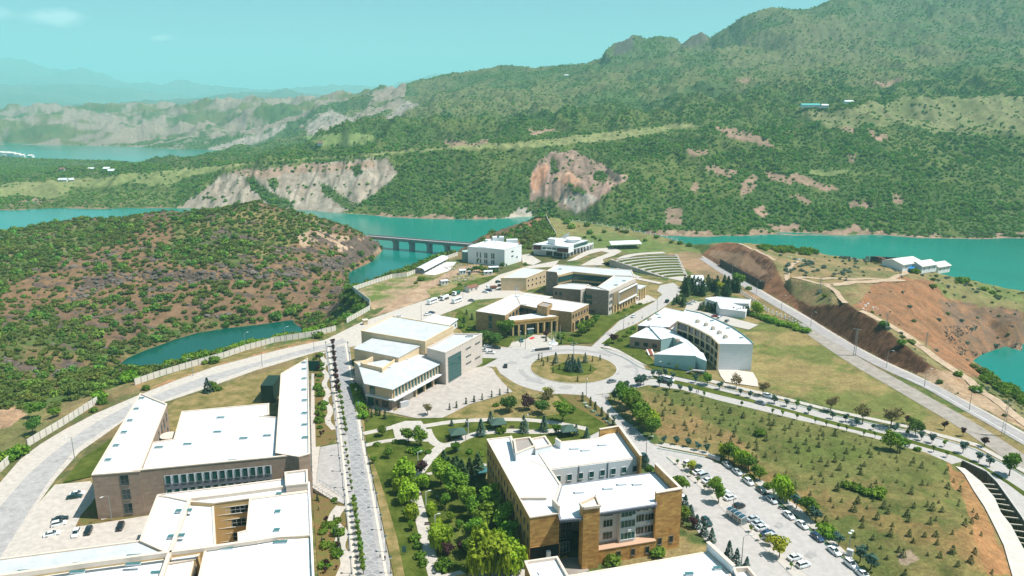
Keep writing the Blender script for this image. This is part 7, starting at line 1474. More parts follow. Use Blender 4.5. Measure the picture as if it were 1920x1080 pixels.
for s in(-4.6,4.6):bpart('railing',lambda b:b.bar(b0+n_*s+Vector((0,0,.9)),b1+n_*s+Vector((0,0,.9)),.25,1.1))
for px_ in(736,769,804,839):
 u=(W(px_,455,-17).x-b0.x)/(b1.x-b0.x);p=b0.lerp(b1,u)
 bpart('pier',lambda b:b.box((p.x,p.y,-29),(3.4,6.5,20),rzb));bpart('pier_cap',lambda b:b.box((p.x,p.y,-19.3),(4.0,9.5,1.2),rzb))
# ================================================================== SMALL BUILDINGS
def gable(name,at,L,w,h,rh,rz,wall,roof,label,cat='shed',wins=0,over=.5,door=False):
 root=empty(name,at,rz,label,cat)
 b=MB();b.add([(-L/2,-w/2,-.5),(L/2,-w/2,-.5),(L/2,w/2,-.5),(-L/2,w/2,-.5),(-L/2,-w/2,h),(L/2,-w/2,h),(L/2,w/2,h),(-L/2,w/2,h),(-L/2,0,h+rh),(L/2,0,h+rh)],[(0,1,5,4),(2,3,7,6),(1,2,6,9,5),(3,0,4,8,7)]);b.build('wall',wall,root)
 for s in(-1,1):
  b=MB();e=over;y1=s*(w/2+e);z1=h-rh*e/(w/2);x=L/2+e
  vs=[(-x,0,h+rh+.05),(x,0,h+rh+.05),(x,y1,z1+.05),(-x,y1,z1+.05)];vs+=[(v[0],v[1],v[2]+.18)for v in vs]
  b.add(vs,[(0,1,2,3),(7,6,5,4),(0,4,5,1),(1,5,6,2),(2,6,7,3),(3,7,4,0)]if s<0 else[(3,2,1,0),(4,5,6,7),(1,5,4,0),(2,6,5,1),(3,7,6,2),(0,4,7,3)]);b.build('roof',roof,root)
 me_=window_mesh(1.2,1.2,GLASS,FRAMEW)
 for i in range(wins):o=link(bpy.data.objects.new('window',me_),root);o.location=(-L/2+L*(i+.5)/wins,-w/2-.01,h*.45)
 for i in range(min(wins,2)):o=link(bpy.data.objects.new('window',me_),root);o.location=(L/2+.01,-w/4+w/2*i,h*.45);o.rotation_euler=(0,0,R(90))
 return root
def onland(px_,py_,z=0):
 w=W(px_,py_,z)
 for _ in range(4):w=W(px_,py_,hgt(w.x,w.y))
 return w
BLUE=pmat('bright_blue_sheet',(.015,.22,.55),.5,.4,var=.08);RUST=pmat('rust_brown_tiles',(.22,.10,.07),.9,var=.2,vscale=2);SHEDR=pmat('pale_shed_roof',(.62,.57,.50),.7,.3,var=.06,vscale=.3)
for a,c,L,w,lab in((1690,502,22,17,'pale-roofed shed on the shore, leftmost of three'),(1728,507,17,11,'pale-roofed white shed in the middle of the shore group'),(1757,508,15,11,'pale-roofed white shed nearest the water, rightmost of three')):
 gable('shore_shed',onland(a,c,1),L,w,5,2.4,R(28),WHT,SHEDR,lab,'shed',3,.8)
for a,c,lab in((1700,508,'bright blue lean-to beside the shore sheds'),):gable('lean_to',onland(a,c,1),9,5,2.6,.7,R(-38),BLUE,BLUE,lab,'lean-to',0)
p=onland(1666,493,1);b=MB();b.box((0,0,2),(26,1,5),R(-14));o=b.build('screen_wall',pmat('black_sheeting',(.015,.03,.035),.7));o.location=p;tag(o,'long dark sheeting screen behind the shore sheds','screen')
for i,(a,c)in enumerate(((1644,492),(1649,493),(1655,495))):b=MB();b.box((0,0,2),(2.2,2.2,4));b.box((0,0,4.3),(2.6,2.6,.6));o=b.build('storage_bin',RUST);o.location=onland(a,c,1);tag(o,f'rust-brown bin by the shore sheds, {ORD[i]} from left','bin','bins by the shore sheds')
gable('blue_roofed_house',onland(1612,482,1),14,9,4.6,1.4,R(-8),WHT,BLUE,'white house with bright blue roof on the shore','house',3,.8)
p=onland(1775,512,-4);b=MB();b.bar((-9,-3,1),(9,6,1),.5,2.6);o=b.build('yard_wall',WALLM);o.location=p;tag(o,'concrete yard wall right of the shore sheds','wall')
def cabin(px_,py_,L,w,h,rz,wall,roof,label,cat='cabin',rh=.5,z=0,wins=2):return gable('site_cabin',W(px_,py_),L,w,h,rh,rz,wall,roof,label,cat,wins,.25)
cabin(867,514,4.5,3.5,3,.3,WHT,ROOF,'white cabin left of the bushes in the upper yard');cabin(915,515,6,3.4,2.6,.2,WHT,ROOF,'cream-roofed low cabin beside the trees');cabin(925,509,7,4,3.4,.2,pmat('green_cabin',(.03,.09,.07),.7),ROOF,'green-walled cabin with white roof beside the trees')
cabin(832,534,5,4,3,.5,WALLM,ROOFG,'grey cabin on the rubble ground');cabin(884,546,7.5,5,3,.75,WALLM,RUST,'brown-roofed gatehouse in the yard','gatehouse',1.2);cabin(880,516,1.6,1.6,3,.1,TEALF,ROOFG,'narrow pale utility box beside the bushes','utility box',.2,wins=0)
a0,a1=W(786,513),W(832,489);d=(a1-a0);L=d.length;d.normalize();n_=Vector((-d.y,d.x,0));root=empty('arched_shed',a0,0,'white barrel-roofed shed on the pad beside the wall','shed')
for i in range(7):
 b=MB();vs=[];p=d*(L*i/7);q=d*(L*(i+.96)/7);n8=9
 for k in range(n8+1):
  t=math.pi*k/n8;o_=n_*(-4.2*math.cos(t))+Vector((0,0,2.2+2.3*math.sin(t)));vs+=[p+o_,q+o_]
 b.add(vs,[(k*2,k*2+1,k*2+3,k*2+2)for k in range(n8)]);b.add([(v[0],v[1],v[2]-.1)for v in vs],[(k*2+2,k*2+3,k*2+1,k*2)for k in range(n8)]);b.build('roof_bay',ROOF,root)
for i in range(8):
 b=MB();
 for s in(-4.1,4.1):p=d*(L*i/7)+n_*s;b.bar(p,p+Vector((0,0,2.3)),.2,.2)
 p=d*(L*i/7)+Vector((0,0,2.3));b.bar(p-n_*4.1,p+n_*4.1,.15,.15);b.build('frame',FRAME,root)
b=MB();b.bar(n_*-4+Vector((0,0,1.6)),n_*4+Vector((0,0,1.6)),.1,3.0);b.build('end_panel',BLUE if False else GREYB,root)
p=W(877,489);root=empty('water_tank',p,0,'round green water tank beside the white block','tank');b=MB();b.tube([(0,0,0),(0,0,7.6)],4.4,24);b.build('tank_wall',pmat('green_tank_steel',(.13,.24,.21),.6,.3,var=.15,vscale=.4,stretch=(1,1,.1)),root)
b=MB();b.tube([(0,0,7.6),(0,0,7.9),(0,0,8.4)],[4.6,4.6,.3],24);b.build('tank_roof',pmat('pale_green_roof',(.36,.45,.42),.6),root)
for i in range(8):t=i*.785;b=MB();b.bar((4.45*math.cos(t),4.45*math.sin(t),0),(4.45*math.cos(t),4.45*math.sin(t),7.6),.2,.2);b.build('rib',TEALF,root)
for i,(a,c,L,w,rz,rf,lab)in enumerate(((172,320,13,10,.2,ROOFG,'far pale-roofed house with porch, second from left'),(201,319,14,11,.1,ROOF,'far white-roofed two-part house right of the others'),(210,324,14,8,.1,ROOF,'far low white house below its neighbour'),(118,323,12,9,.1,RUST,'far house with reddish roof on the left'),(119,341,17,12,.25,ROOFG,'far grey-roofed farm building in the meadow'),(134,340,10,8,.6,ROOFG,'far small grey barn beside the farm building'))):
 p=WD(a,c,1330);p.z=hgt(p.x,p.y);
 for dd in range(1100,1700,10):
  q=WD(a,c,dd)
  if hgt(q.x,q.y)>=q.z:p=Vector((q.x,q.y,hgt(q.x,q.y)));break
 gable('far_house',p,L*.7,w*.75,3.2,2.2,rz,WHT,rf,lab,'house',3,1.0)
for i,(a,c,L,m,lab)in enumerate(((1518,206,34,TEALF,'long turquoise-roofed building on the far hillside'),(1545,203,12,ROOF,'small white building on the far hillside, left of two'),(1590,197,16,ROOF,'white building on the far hillside, right of two'),(601,276,10,RUST,'tiny red-roofed house in the far meadow'),(1062,144,12,ROOF,'tiny white house high on the mountain slope'))):
 for dd in range(1200,2600,10):
  q=WD(a,c,dd)
  if hgt(q.x,q.y)>=q.z:gable('far_building',Vector((q.x,q.y,hgt(q.x,q.y))),L,9,4.5,2,.1,WHT,pmat('turquoise_roof',(.08,.42,.40),.6)if m is TEALF else m,lab,'building',3,.6);break
for i,(a,L,h)in enumerate(((-14,26,12),(2,22,14),(14,20,11),(24,18,12),(33,16,9),(42,12,6),(58,12,5))):
 p=W(a,291,-22);z=hgt(p.x,p.y);gable('town_block',Vector((p.x,p.y,max(z,WATER))),L,14,h,3,.15*(i%3),WHT,SHEDR,f'pale block of the town on the far spit, {ORD[i]} from left','building',4,.5)
# ================================================================== STREET FURNITURE
STEEL=pmat('galvanised_pole',(.30,.33,.33),.5,.4,metal=.4);TPOLE=pmat('dark_teal_pole',(.015,.055,.07),.5,.4);LAMPG=pmat('lamp_glass',(.65,.66,.62),.3,.5)
def lamp_proto(kind):
 root=[]
 if kind=='promenade':
  b=MB();b.tube([(0,0,0),(0,0,.5),(0,0,.55),(0,0,4.4)],[.22,.2,.1,.07],8);root.append(('pole',b.data('pole',TPOLE)));b=MB();b.tube([(0,0,4.4),(0,0,4.55),(0,0,5.1)],[.14,.28,.32],8);root.append(('lantern',b.data('lantern',LAMPG)));b=MB();b.tube([(0,0,5.1),(0,0,5.2),(0,0,5.5)],[.42,.36,.05],8);root.append(('lamp_cap',b.data('lamp_cap',TPOLE)))
 elif kind=='street':
  b=MB();b.tube([(0,0,0),(0,0,8.2)],[.14,.08],8);root.append(('pole',b.data('pole',STEEL)));b=MB();b.tube([(0,0,8.1),(-.5,0,8.7),(-1.6,0,8.9)],.05,6);root.append(('arm',b.data('arm',STEEL)));b=MB();b.box((-1.95,0,8.88),(.9,.32,.14));root.append(('lamp_head',b.data('lamp_head',LAMPG)))
 elif kind=='park':
  b=MB();b.tube([(0,0,0),(0,0,5.6)],[.13,.09],8);root.append(('pole',b.data('pole',WHT)));b=MB();b.tube([(0,0,5.5),(.9,0,5.8)],.06,6);root.append(('arm',b.data('arm',WHT)));b=MB();b.box((1.2,0,5.82),(.9,.35,.15));root.append(('lamp_head',b.data('lamp_head',LAMPG)))
 elif kind=='mast':
  b=MB();b.tube([(0,0,0),(0,0,12)],[.2,.1],8);root.append(('pole',b.data('pole',STEEL)))
  for k in range(3):t=k*2.09;b=MB();b.tube([(0,0,11.8),(math.cos(t)*1.1,math.sin(t)*1.1,12.1)],.05,5);b.box((math.cos(t)*1.4,math.sin(t)*1.4,12.12),(.7,.4,.14),t);root.append(('lamp_head',b.data('lamp_head',[STEEL])))
 elif kind=='double':
  b=MB();b.tube([(0,0,0),(0,0,6.4)],[.14,.09],8);root.append(('pole',b.data('pole',STEEL)))
  for s in(-1,1):b=MB();b.tube([(0,0,6.3),(s*.8,0,6.6)],.05,5);b.tube([(s*.8,0,6.45),(s*.8,0,6.6),(s*.8,0,6.8)],[.42,.5,.1],8);root.append(('lamp_head',b.data('lamp_head',LAMPG)))
 elif kind=='power':
  b=MB()
  for s in((-.4,-.4),(.4,-.4),(.4,.4),(-.4,.4)):b.bar((s[0],s[1],0),(s[0]*.4,s[1]*.4,11),.1,.1)
  for k in range(8):z=k*1.35;f=1-.6*z/11;b.bar((-.4*f,-.4*f,z),(.4*f*.9,-.4*f,z+1.3),.06,.06);b.bar((.4*f,.4*f,z),(.4*f,-.4*f*.9,z+1.3),.06,.06)
  root.append(('lattice',b.data('lattice',STEEL)));b=MB();b.bar((-1.6,0,10.8),(1.6,0,10.8),.16,.16);root.append(('crossarm',b.data('crossarm',STEEL)))
  for x in(-1.5,0,1.5):b=MB();b.tube([(x,0,10.85),(x,0,11.3)],[.1,.06],6);root.append(('insulator',b.data('insulator',pmat('brown_insulator',(.12,.06,.04),.3)if 'brown_insulator' not in MATS else MATS['brown_insulator'])))
 return root
LP={k:lamp_proto(k)for k in('promenade','street','park','mast','double','power')}
def lamp(kind,px_,py_,label,group,rz=0.0,z=0,sc=1.0):
 p=W(px_,py_,z)if z==0 else onland(px_,py_,z);o=empty({'promenade':'lantern_post','street':'street_lamp','park':'park_lamp','mast':'lamp_mast','double':'double_lamp','power':'power_pole'}[kind],p,rz,label,'power pole' if kind=='power' else 'lamp',group);o.scale=(sc,sc,sc)
 for nm,me_ in LP[kind]:link(bpy.data.objects.new(nm,me_),o)
for i,(a,c)in enumerate(((612,660),(615,680),(618,703),(621,728),(625,758),(629,790),(632,825),(635,856),(638,885),(643,916),(646,946),(650,988),(655,1033),(659,1077))):lamp('promenade',a,c,f'dark lantern post left of the promenade, {ORD[i]} from its far end','lantern posts of the promenade')
for i,(a,c)in enumerate(((653,660),(656,680),(660,702),(664,726),(668,750),(673,776),(680,826),(687,855),(694,888),(700,920),(707,953),(715,995),(724,1036),(733,1076))):lamp('promenade',a,c,f'dark lantern post right of the promenade, {ORD[i]} from its far end','lantern posts of the promenade')
for i,(a,c,rz)in enumerate(((784,876,.3),(799,953,.2),(816,998,.2),(878,816,3.4),(990,806,1.6))):lamp('park',a,c,f'white park lamp beside a footpath, {ORD[i]} from left','park lamps',rz)
for i,(a,c,rz,lab)in enumerate(((140,861,1.2,'beside the ring road near the left car park'),(362,705,1.2,'on the verge of the ring road left of the conifer'),(492,688,4,'on the inner side of the ring road'),(460,656,4,'against the long wall above the inlet'),(589,658,4,'at the top of the promenade'),(535,645,4,'on the wall side of the ring road'),(210,978,1,'in the bed before the long brown building'),(790,600,2,'in the bus yard behind the congress hall'),(868,560,2,'by the gatehouse in the bus yard'),(1241,711,.8,'on the avenue below the curved building'),(1169,619,2.2,'on the street beside the curved building'),(1232,581,2.2,'at the top of the street by the grey stone building'),(1373,973,0,'behind the bus shelter in the car park'),(1390,1058,3.1,'at the near end of the yellow building'),(1211,862,3.1,'beside the court of the yellow building'),(1099,745,1.6,'at the south mouth of the roundabout'),(985,655,1.6,'before the portico drop-off'),(976,650,1.6,'beside the portico parking'))):
 lamp('street',a,c,f'grey street lamp {lab}','street lamps',rz)
lamp('mast',1075,691,'tall lamp mast in the middle of the roundabout','street lamps');lamp('double',1591,1037,'double globe lamp at the field edge of the car park','street lamps',.8)
for i,(a,c)in enumerate(((1372,520),(1418,551),(1465,580),(1520,613),(1662,690),(1733,725),(1817,770))):lamp('street',a,c,f'street lamp along the valley road, {ORD[i]} from the far end','valley road lamps',R(140))
for i,(a,c)in enumerate(((1602,667),(1880,817))):lamp('power',a,c,f'lattice power pole beside the valley road, {"farther" if i == 0 else "nearer"} one','power poles',R(-35),sc=1.25)
for i,(a,c,z)in enumerate(((1800,462,-4),(1537,548,10),(1735,655,2),(1661,618,9),(1580,470,2))):lamp('power',a,c,f'thin power pole on the peninsula, {ORD[i]} listed from the shore','peninsula power poles',.3,z,.8)if i else None
for i,(a,c,lab)in enumerate(((858,822,'green-roofed picnic pavilion on the left lawn'),(933,803,'green-roofed picnic pavilion beside the upper footpath'),(1064,816,'green-roofed picnic pavilion behind the yellow building'))):
 p=W(a,c);root=empty('picnic_pavilion',p,.25,lab,'pavilion','picnic pavilions');b=MB();b.add([(-3,-3,2.7),(3,-3,2.7),(3,3,2.7),(-3,3,2.7),(0,0,4.3),(-3,-3,2.5),(3,-3,2.5),(3,3,2.5),(-3,3,2.5)],[(0,1,4),(1,2,4),(2,3,4),(3,0,4),(5,6,1,0),(6,7,2,1),(7,8,3,2),(8,5,0,3),(8,7,6,5)]);b.build('roof',pmat('dark_green_shingle',(.055,.10,.075),.8,var=.2,vscale=2)if 'dark_green_shingle' not in MATS else MATS['dark_green_shingle'],root)
 for sx_,sy_ in((-2.6,-2.6),(2.6,-2.6),(2.6,2.6),(-2.6,2.6)):b=MB();b.bar((sx_,sy_,0),(sx_,sy_,2.6),.16,.16);b.build('post',BARK,root)
 b=MB();b.box((0,0,.75),(1.8,.9,.08));b.box((0,0,.37),(.2,.6,.74));b.build('table',BARK,root)
 for s in(-1,1):b=MB();b.box((0,s*.9,.43),(1.8,.35,.08));b.box((0,s*.9,.2),(.2,.2,.4));b.build('bench',BARK,root)
p0,p1=W(1369,968),W(1391,983);rz=math.atan2(p1.y-p0.y,p1.x-p0.x);c=(p0+p1)/2;root=empty('bus_shelter',c,rz,'glazed bus shelter with blue curved roof on the car park island','bus shelter')
SG=glassmat('shelter_glass',(.38,.46,.47),.1);BLG=glassmat('blue_roof_panel',(.03,.085,.12),.2);SG.node_tree.nodes['Principled BSDF'].inputs['Alpha'].default_value=.35
for i in range(4):b=MB();x=-3.2+1.6*i;b.add([(x,-1,2.45),(x+1.55,-1,2.45),(x+1.55,0,2.75),(x,0,2.75),(x+1.55,1.2,2.6),(x,1.2,2.6)]+[(x,-1,2.40),(x+1.55,-1,2.40),(x+1.55,0,2.70),(x,0,2.70),(x+1.55,1.2,2.55),(x,1.2,2.55)],[(0,1,2,3),(3,2,4,5),(9,8,7,6),(11,10,8,9)]);b.build('roof_panel',BLG,root)
for x in(-3.2,-1.6,0,1.6,3.2):
 b=MB();b.bar((x,1.1,0),(x,1.1,2.6),.1,.1);b.bar((x,1.1,2.72),(x,0,2.84),.1,.08);b.bar((x,0,2.84),(x,-1.05,2.54),.1,.08);b.bar((x,-1,0),(x,-1,2.5),.08,.08);b.build('frame',FRAMEW,root)
for i in range(4):b=MB();b.box((-2.4+1.6*i,1.12,1.3),(1.5,.03,2.1));b.build('glass_pane',SG,root)
for x in(-3.2,3.2):b=MB();b.box((x,.1,1.3),(.03,1.9,2.1));b.build('glass_pane',SG,root)
b=MB();b.box((0,.7,.48),(5,.4,.08));b.box((-2,.7,.22),(.08,.3,.44));b.box((2,.7,.22),(.08,.3,.44));b.build('bench',BARK,root)
r0,r1=W(592,917),W(634,936);dr=(r1-r0).normalized();nr_=Vector((-dr.y,dr.x,0));root=empty('stepped_ramp',r0,0,'pale stepped ramp with railings beside the grey court','ramp')
for i in range(9):p=(r1-r0)*((i+.5)/9);b=MB();b.box((p.x,p.y,(1.5-i*.16)/2),((r1-r0).length/9-.02,3.4,1.5-i*.16),math.atan2(dr.y,dr.x));b.build('step',PATHM,root)
for s in(-1.6,1.6):
 b=MB();b.bar(nr_*s+Vector((0,0,2.6)),(r1-r0)+nr_*s+Vector((0,0,1.2)),.08,.08)
 for i in range(7):p=(r1-r0)*(i/6)+nr_*s;b.bar((p.x,p.y,.1),(p.x,p.y,2.6-1.4*i/6),.07,.07)
 b.build('railing',STEEL,root)
for i,(a,c,rz)in enumerate(((770,897,.9),(787,930,.3),(802,985,.2),(838,828,.4),(905,806,.1),(960,803,.1),(812,1020,1.5),(690,790,1.4))):
 p=W(a,c);root=empty('park_bench',p,rz,f'wooden bench beside a park path, {ORD[i]} counted along the paths','bench','park benches')
 b=MB();b.box((0,0,.45),(1.8,.5,.06));b.build('seat',BARK,root);b=MB();b.box((0,.25,.75),(1.8,.06,.45));b.build('backrest',BARK,root)
 for x in(-.7,.7):b=MB();b.box((x,.02,.22),(.08,.46,.44));b.build('leg',STEEL,root)
for i in range(4):
 p=W(1331+5*i,859+1.7*i);root=empty('waste_container',p,-.35,f'grey wheeled waste container at the car park edge, {ORD[i]} from left','waste container','waste containers');b=MB();b.add([(-.6,-.4,.2),(.6,-.4,.2),(.6,.4,.2),(-.6,.4,.2),(-.7,-.5,1.2),(.7,-.5,1.2),(.7,.5,1.2),(-.7,.5,1.2)],[(3,2,1,0),(0,1,5,4),(1,2,6,5),(2,3,7,6),(3,0,4,7)]);b.build('bin',MATS['galvanised'],root);b=MB();b.tube([(-.7,0,1.2),(.7,0,1.2)],.45,8);b.build('lid',STEEL,root)
p=W(1593,1042);root=empty('electric_cabinet',p,-.6,'white electric cabinet at the field edge of the car park','cabinet');b=MB();b.box((0,0,.9),(1.5,.9,1.8));b.build('cabinet',WHT,root);b=MB();b.box((0,0,1.86),(1.7,1.1,.12));b.build('cap',ROOFG,root);b=MB();b.box((0,-.47,.9),(1.2,.04,1.5));b.build('door',ROOFG,root)
p=W(758,1041);root=empty('info_board',p,0,'teal information board standing on the dry lawn','sign');b=MB();b.bar((0,0,0),(0,0,2.6),.12,.12);b.build('post',STEEL,root);b=MB();b.box((0,-.08,1.9),(1.1,.08,1.9));b.build('board',TEALF,root)
p=W(1038,645);root=empty('monument',p,0,'small white pyramid monument on a round base','monument');b=MB();b.tube([(0,0,0),(0,0,.4)],2.4,12);b.build('base',WHT,root);b=MB();b.add([(-1,-1,.4),(1,-1,.4),(1,1,.4),(-1,1,.4),(0,0,4)],[(0,1,4),(1,2,4),(2,3,4),(3,0,4)]);b.build('pyramid',WHT,root)
FLAG=pmat('red_flag',(.55,.02,.02),.8)
for i,(a,c)in enumerate(((1034,642),(1042,642),(1050,640))):
 p=W(a,c);root=empty('flagpole',p,0,f'white flagpole before the portico, {ORD[i]} from left','flagpole','flagpoles before the portico');b=MB();b.tube([(0,0,0),(0,0,9)],[.09,.05],6);b.build('pole',WHT,root)
 if i==1:b=MB();b.add([(0,0,8.8),(.25,.1,7.6),(.1,.35,6.2),(0,0,6.6)],[(0,1,2,3),(3,2,1,0)]);b.build('flag',FLAG,root)
p=W(716,618);root=empty('cart',p,.4,'small blue and grey barrier cart on the ring road','cart');b=MB();b.box((0,0,1.0),(4,1.6,1.2));b.build('box',GREYB,root);b=MB();b.box((0,0,1.65),(3.4,1.3,.1));b.build('lid',ROOFG,root)
for s in(-1,1):b=MB();b.tube([(0,s*.8,.4),(0,s*.95,.4)],.4,10);b.build('wheel',FRAME,root)
p=W(685,608);root=empty('sentry_box',p,.4,'small beige sentry box by the wall of the ring road','sentry box');b=MB();b.box((0,0,1.3),(2.4,2.4,2.6));b.build('wall',CRM,root);b=MB();b.box((0,0,2.7),(3,3,.25));b.build('roof',PARA,root)
RUB=pmat('rubble',(.46,.38,.32),.95,var=.3,vscale=2)
for i,(a,c,n,lab)in enumerate(((862,503,70,'heap of rubble and scrap above the sandy track'),(858,523,60,'pale heap of rubble beside the grey cabin'),(1500,487,40,'scatter of white debris on the peninsula hill'),(1622,572,16,'white debris on the peninsula track'))):
 b=MB();c0=onland(a,c,3)if a>1300 else W(a,c);r_=random.Random(i)
 for k in range(n):
  x,y=r_.gauss(0,6 if i<2 else 4),r_.gauss(0,5 if i<2 else 3);s=r_.uniform(.4,1.4)if i<2 else r_.uniform(.3,.9);b.box((x,y,hgt(c0.x+x,c0.y+y)-c0.z+s*.2),(s,s*r_.uniform(.4,1),s*.6),r_.random()*3)
 o=b.build('rubble_heap',RUB if i<2 else WHT);o.location=c0;tag(o,lab,'rubble',kind='stuff')
# ================================================================== VEHICLES
TYRE=pmat('tyre',(.02,.02,.02),.9,.2);RIM=pmat('rim',(.5,.5,.5),.35,.5,metal=.6);CGL=glassmat('car_glass',(.015,.03,.035),.06);HEADL=pmat('headlight',(.7,.72,.72),.15,.6);TAILL=pmat('tail_light',(.35,.01,.01),.3,.5);TRIM=pmat('black_trim',(.02,.02,.02),.6)
def paint_mat(nm,c):m=pmat('paint_'+nm,c,.28,.5);m.node_tree.nodes['Principled BSDF'].inputs['Coat Weight'].default_value=.5;return m
PAINT={k:paint_mat(k,c)for k,c in dict(white=(.78,.79,.79),silver=(.48,.51,.52),grey=(.17,.19,.20),black=(.012,.014,.016),blue=(.02,.05,.11),green=(.012,.045,.040),red=(.30,.02,.02),teal=(.03,.14,.15)).items()}
def loft(secs):
 """closed loft along x: secs = list of (x, half width bottom, half width top, z bottom, z top)"""
 b=MB();vs=[]
 for x,wb,wt,z0,z1 in secs:vs+=[(x,-wb,z0),(x,wb,z0),(x,wb*1.0,z0+(z1-z0)*.55),(x,wt,z1),(x,-wt,z1),(x,-wb,z0+(z1-z0)*.55)]
 n=len(secs);fs=[tuple(range(6))[::-1],tuple((n-1)*6+k for k in range(6))]
 for i in range(n-1):
  for k in range(6):k2=(k+1)%6;fs.append((i*6+k,i*6+k2,(i+1)*6+k2,(i+1)*6+k))
 b.add(vs,fs);return b
def wheel_mesh(r=.32,w=.22):
 b=MB();b.tube([(0,-w/2,0),(0,w/2,0)],r,14,0);b.tube([(0,-w/2-.012,0),(0,w/2+.012,0)],r*.62,10,1);return b.data('wheel',[TYRE,RIM])
_t=MB();_t.tube([(0,-.11,0),(0,.11,0)],.32,14);WHEELT=_t.data('tyre',TYRE);_t=MB();_t.tube([(0,-.125,0),(0,.125,0)],.2,10);RIMD=_t.data('rim',RIM)
WHEEL=wheel_mesh();WHEELB=wheel_mesh(.48,.3)
def car_parts(kind):
 P_=[]
 if kind=='sedan':
  body=loft([(-2.2,.72,.62,.42,.78),(-2.1,.82,.74,.28,.93),(-1.35,.88,.78,.22,.98),(0,.9,.8,.2,.97),(1.0,.89,.78,.2,.95),(1.75,.86,.74,.22,.86),(2.1,.78,.66,.28,.76),(2.22,.66,.56,.4,.66)])
  cab=[(-1.62,.74,.62,.95,.97),(-1.0,.77,.60,.95,1.36),(-.55,.78,.60,.95,1.43),(.25,.78,.60,.95,1.42),(.62,.78,.62,.95,1.28),(1.12,.76,.64,.93,.96)];rf=[(-1.0,1.37),(-.55,1.44),(.22,1.43)];wx=(-1.35,1.38)
 elif kind=='hatch':
  body=loft([(-2.05,.76,.68,.42,.85),(-1.95,.85,.78,.28,1.02),(-1.3,.9,.82,.24,1.08),(0,.91,.82,.22,1.06),(1.0,.9,.8,.22,1.03),(1.65,.86,.76,.24,.95),(2.0,.78,.68,.3,.84),(2.1,.68,.6,.42,.72)])
  cab=[(-1.95,.78,.66,1.0,1.06),(-1.68,.80,.66,1.02,1.52),(-.8,.81,.66,1.03,1.6),(.2,.81,.66,1.02,1.57),(.6,.8,.68,1.0,1.38),(1.08,.78,.68,.98,1.03)];rf=[(-1.68,1.53),(-.8,1.61),(.18,1.58)];wx=(-1.28,1.3)
 else:
  body=loft([(-2.25,.8,.74,.4,1.0),(-2.2,.9,.84,.28,1.12),(-1.2,.93,.88,.25,1.18),(0,.93,.88,.25,1.18),(1.2,.92,.86,.25,1.16),(1.8,.88,.8,.26,1.04),(2.15,.8,.72,.32,.92),(2.25,.7,.64,.42,.8)])
  cab=[(-2.22,.84,.76,1.1,1.16),(-2.12,.85,.74,1.12,1.78),(-1.0,.86,.74,1.14,1.86),(.5,.86,.74,1.14,1.84),(.95,.85,.74,1.12,1.6),(1.5,.82,.74,1.08,1.14)];rf=[(-2.12,1.79),(-1.0,1.87),(.48,1.85)];wx=(-1.45,1.45)
 P_.append(('body',body.data('body',PAINT['white']),'paint'));P_.append(('windows',loft(cab).data('windows',CGL),None))
 hw=.61 if kind=='sedan' else .67 if kind=='hatch' else .75
 b=MB();vs=[]
 for x,z in rf:vs+=[(x,-hw,z),(x,hw,z),(x,-hw,z+.03),(x,hw,z+.03)]
 fs=[]
 for i in range(2):k=i*4;fs+=[(k+2,k+6,k+7,k+3),(k,k+1,k+5,k+4),(k,k+4,k+6,k+2),(k+1,k+3,k+7,k+5)]
 fs+=[(0,2,3,1),(8,9,11,10)];b.add(vs,fs)
 for s in(-1,1):
  for i in(1,3):q=cab[i];b.bar((q[0],s*q[2],q[4]),(q[0]+(-.12 if i==1 else .1),s*(q[1]+.01),q[3]),.07,.07)
  b.bar((cab[4][0],s*cab[4][2],cab[4][4]+.02),(cab[5][0],s*(cab[5][2]+.05),cab[5][4]),.07,.05)
 P_.append(('roof',b.data('roof',PAINT['white']),'paint'))
 x1=2.12 if kind!='hatch' else 2.0;x0=-2.16 if kind=='sedan' else-2.02 if kind=='hatch' else-2.24
 for s in(-1,1):
  b=MB();b.box((x1-.06,s*.56,.68 if kind=='sedan' else .78),(.14,.34,.13));P_.append(('headlight',b.data('headlight',HEADL),None));b=MB();b.box((x0+.05,s*.62,.8 if kind=='sedan' else .92),(.12,.28,.16));P_.append(('tail_light',b.data('tail_light',TAILL),None))
  b=MB();b.box((.75,s*.95,1.0),(.12,.2,.13));P_.append(('mirror',b.data('mirror',PAINT['white']),'paint'))
 return P_,wx
CARP={k:car_parts(k)for k in('sedan','hatch','van')}
def car(kind,col,p,rz,label,group):
 nm={'sedan':'car','hatch':'car','van':'van'}[kind];o=empty('parked_'+nm if 'driv' not in label else nm,p,rz,label,nm,group);parts,wx=CARP[kind]
 for n_,me_,pt in parts:
  c=link(bpy.data.objects.new(n_,me_),o)
  if pt:c.material_slots[0].link='OBJECT';c.material_slots[0].material=PAINT[col]
 for x in wx:
  for s in(-1,1):w=link(bpy.data.objects.new('wheel',WHEELT),o);w.location=(x,s*.78,.32);link(bpy.data.objects.new('rim',RIMD),w)
 return o
def pcar(kind,col,px_,py_,dx,dy,label,group,flip=False):
 a,c=W(px_-dx,py_-dy),W(px_+dx,py_+dy);p=(a+c)/2;car(kind,col,(p.x,p.y,.12),math.atan2(c.y-a.y,c.x-a.x)+(math.pi if flip else 0),label,group)
CN=dict(white='white',silver='silver',grey='grey',black='black',blue='dark blue',green='dark green',red='red',teal='teal')
def carrow(lst,dx,dy,where,group,flip=0):
 for i,(x,y,k,c)in enumerate(lst):pcar(k,c,x,y,dx,dy,f'{CN[c]} {"van" if k == "van" else "car"} {where}, {ORD[i]} from the far end',group,flip)
Z4=lambda x,y:(1240+x/4,810+y/4)
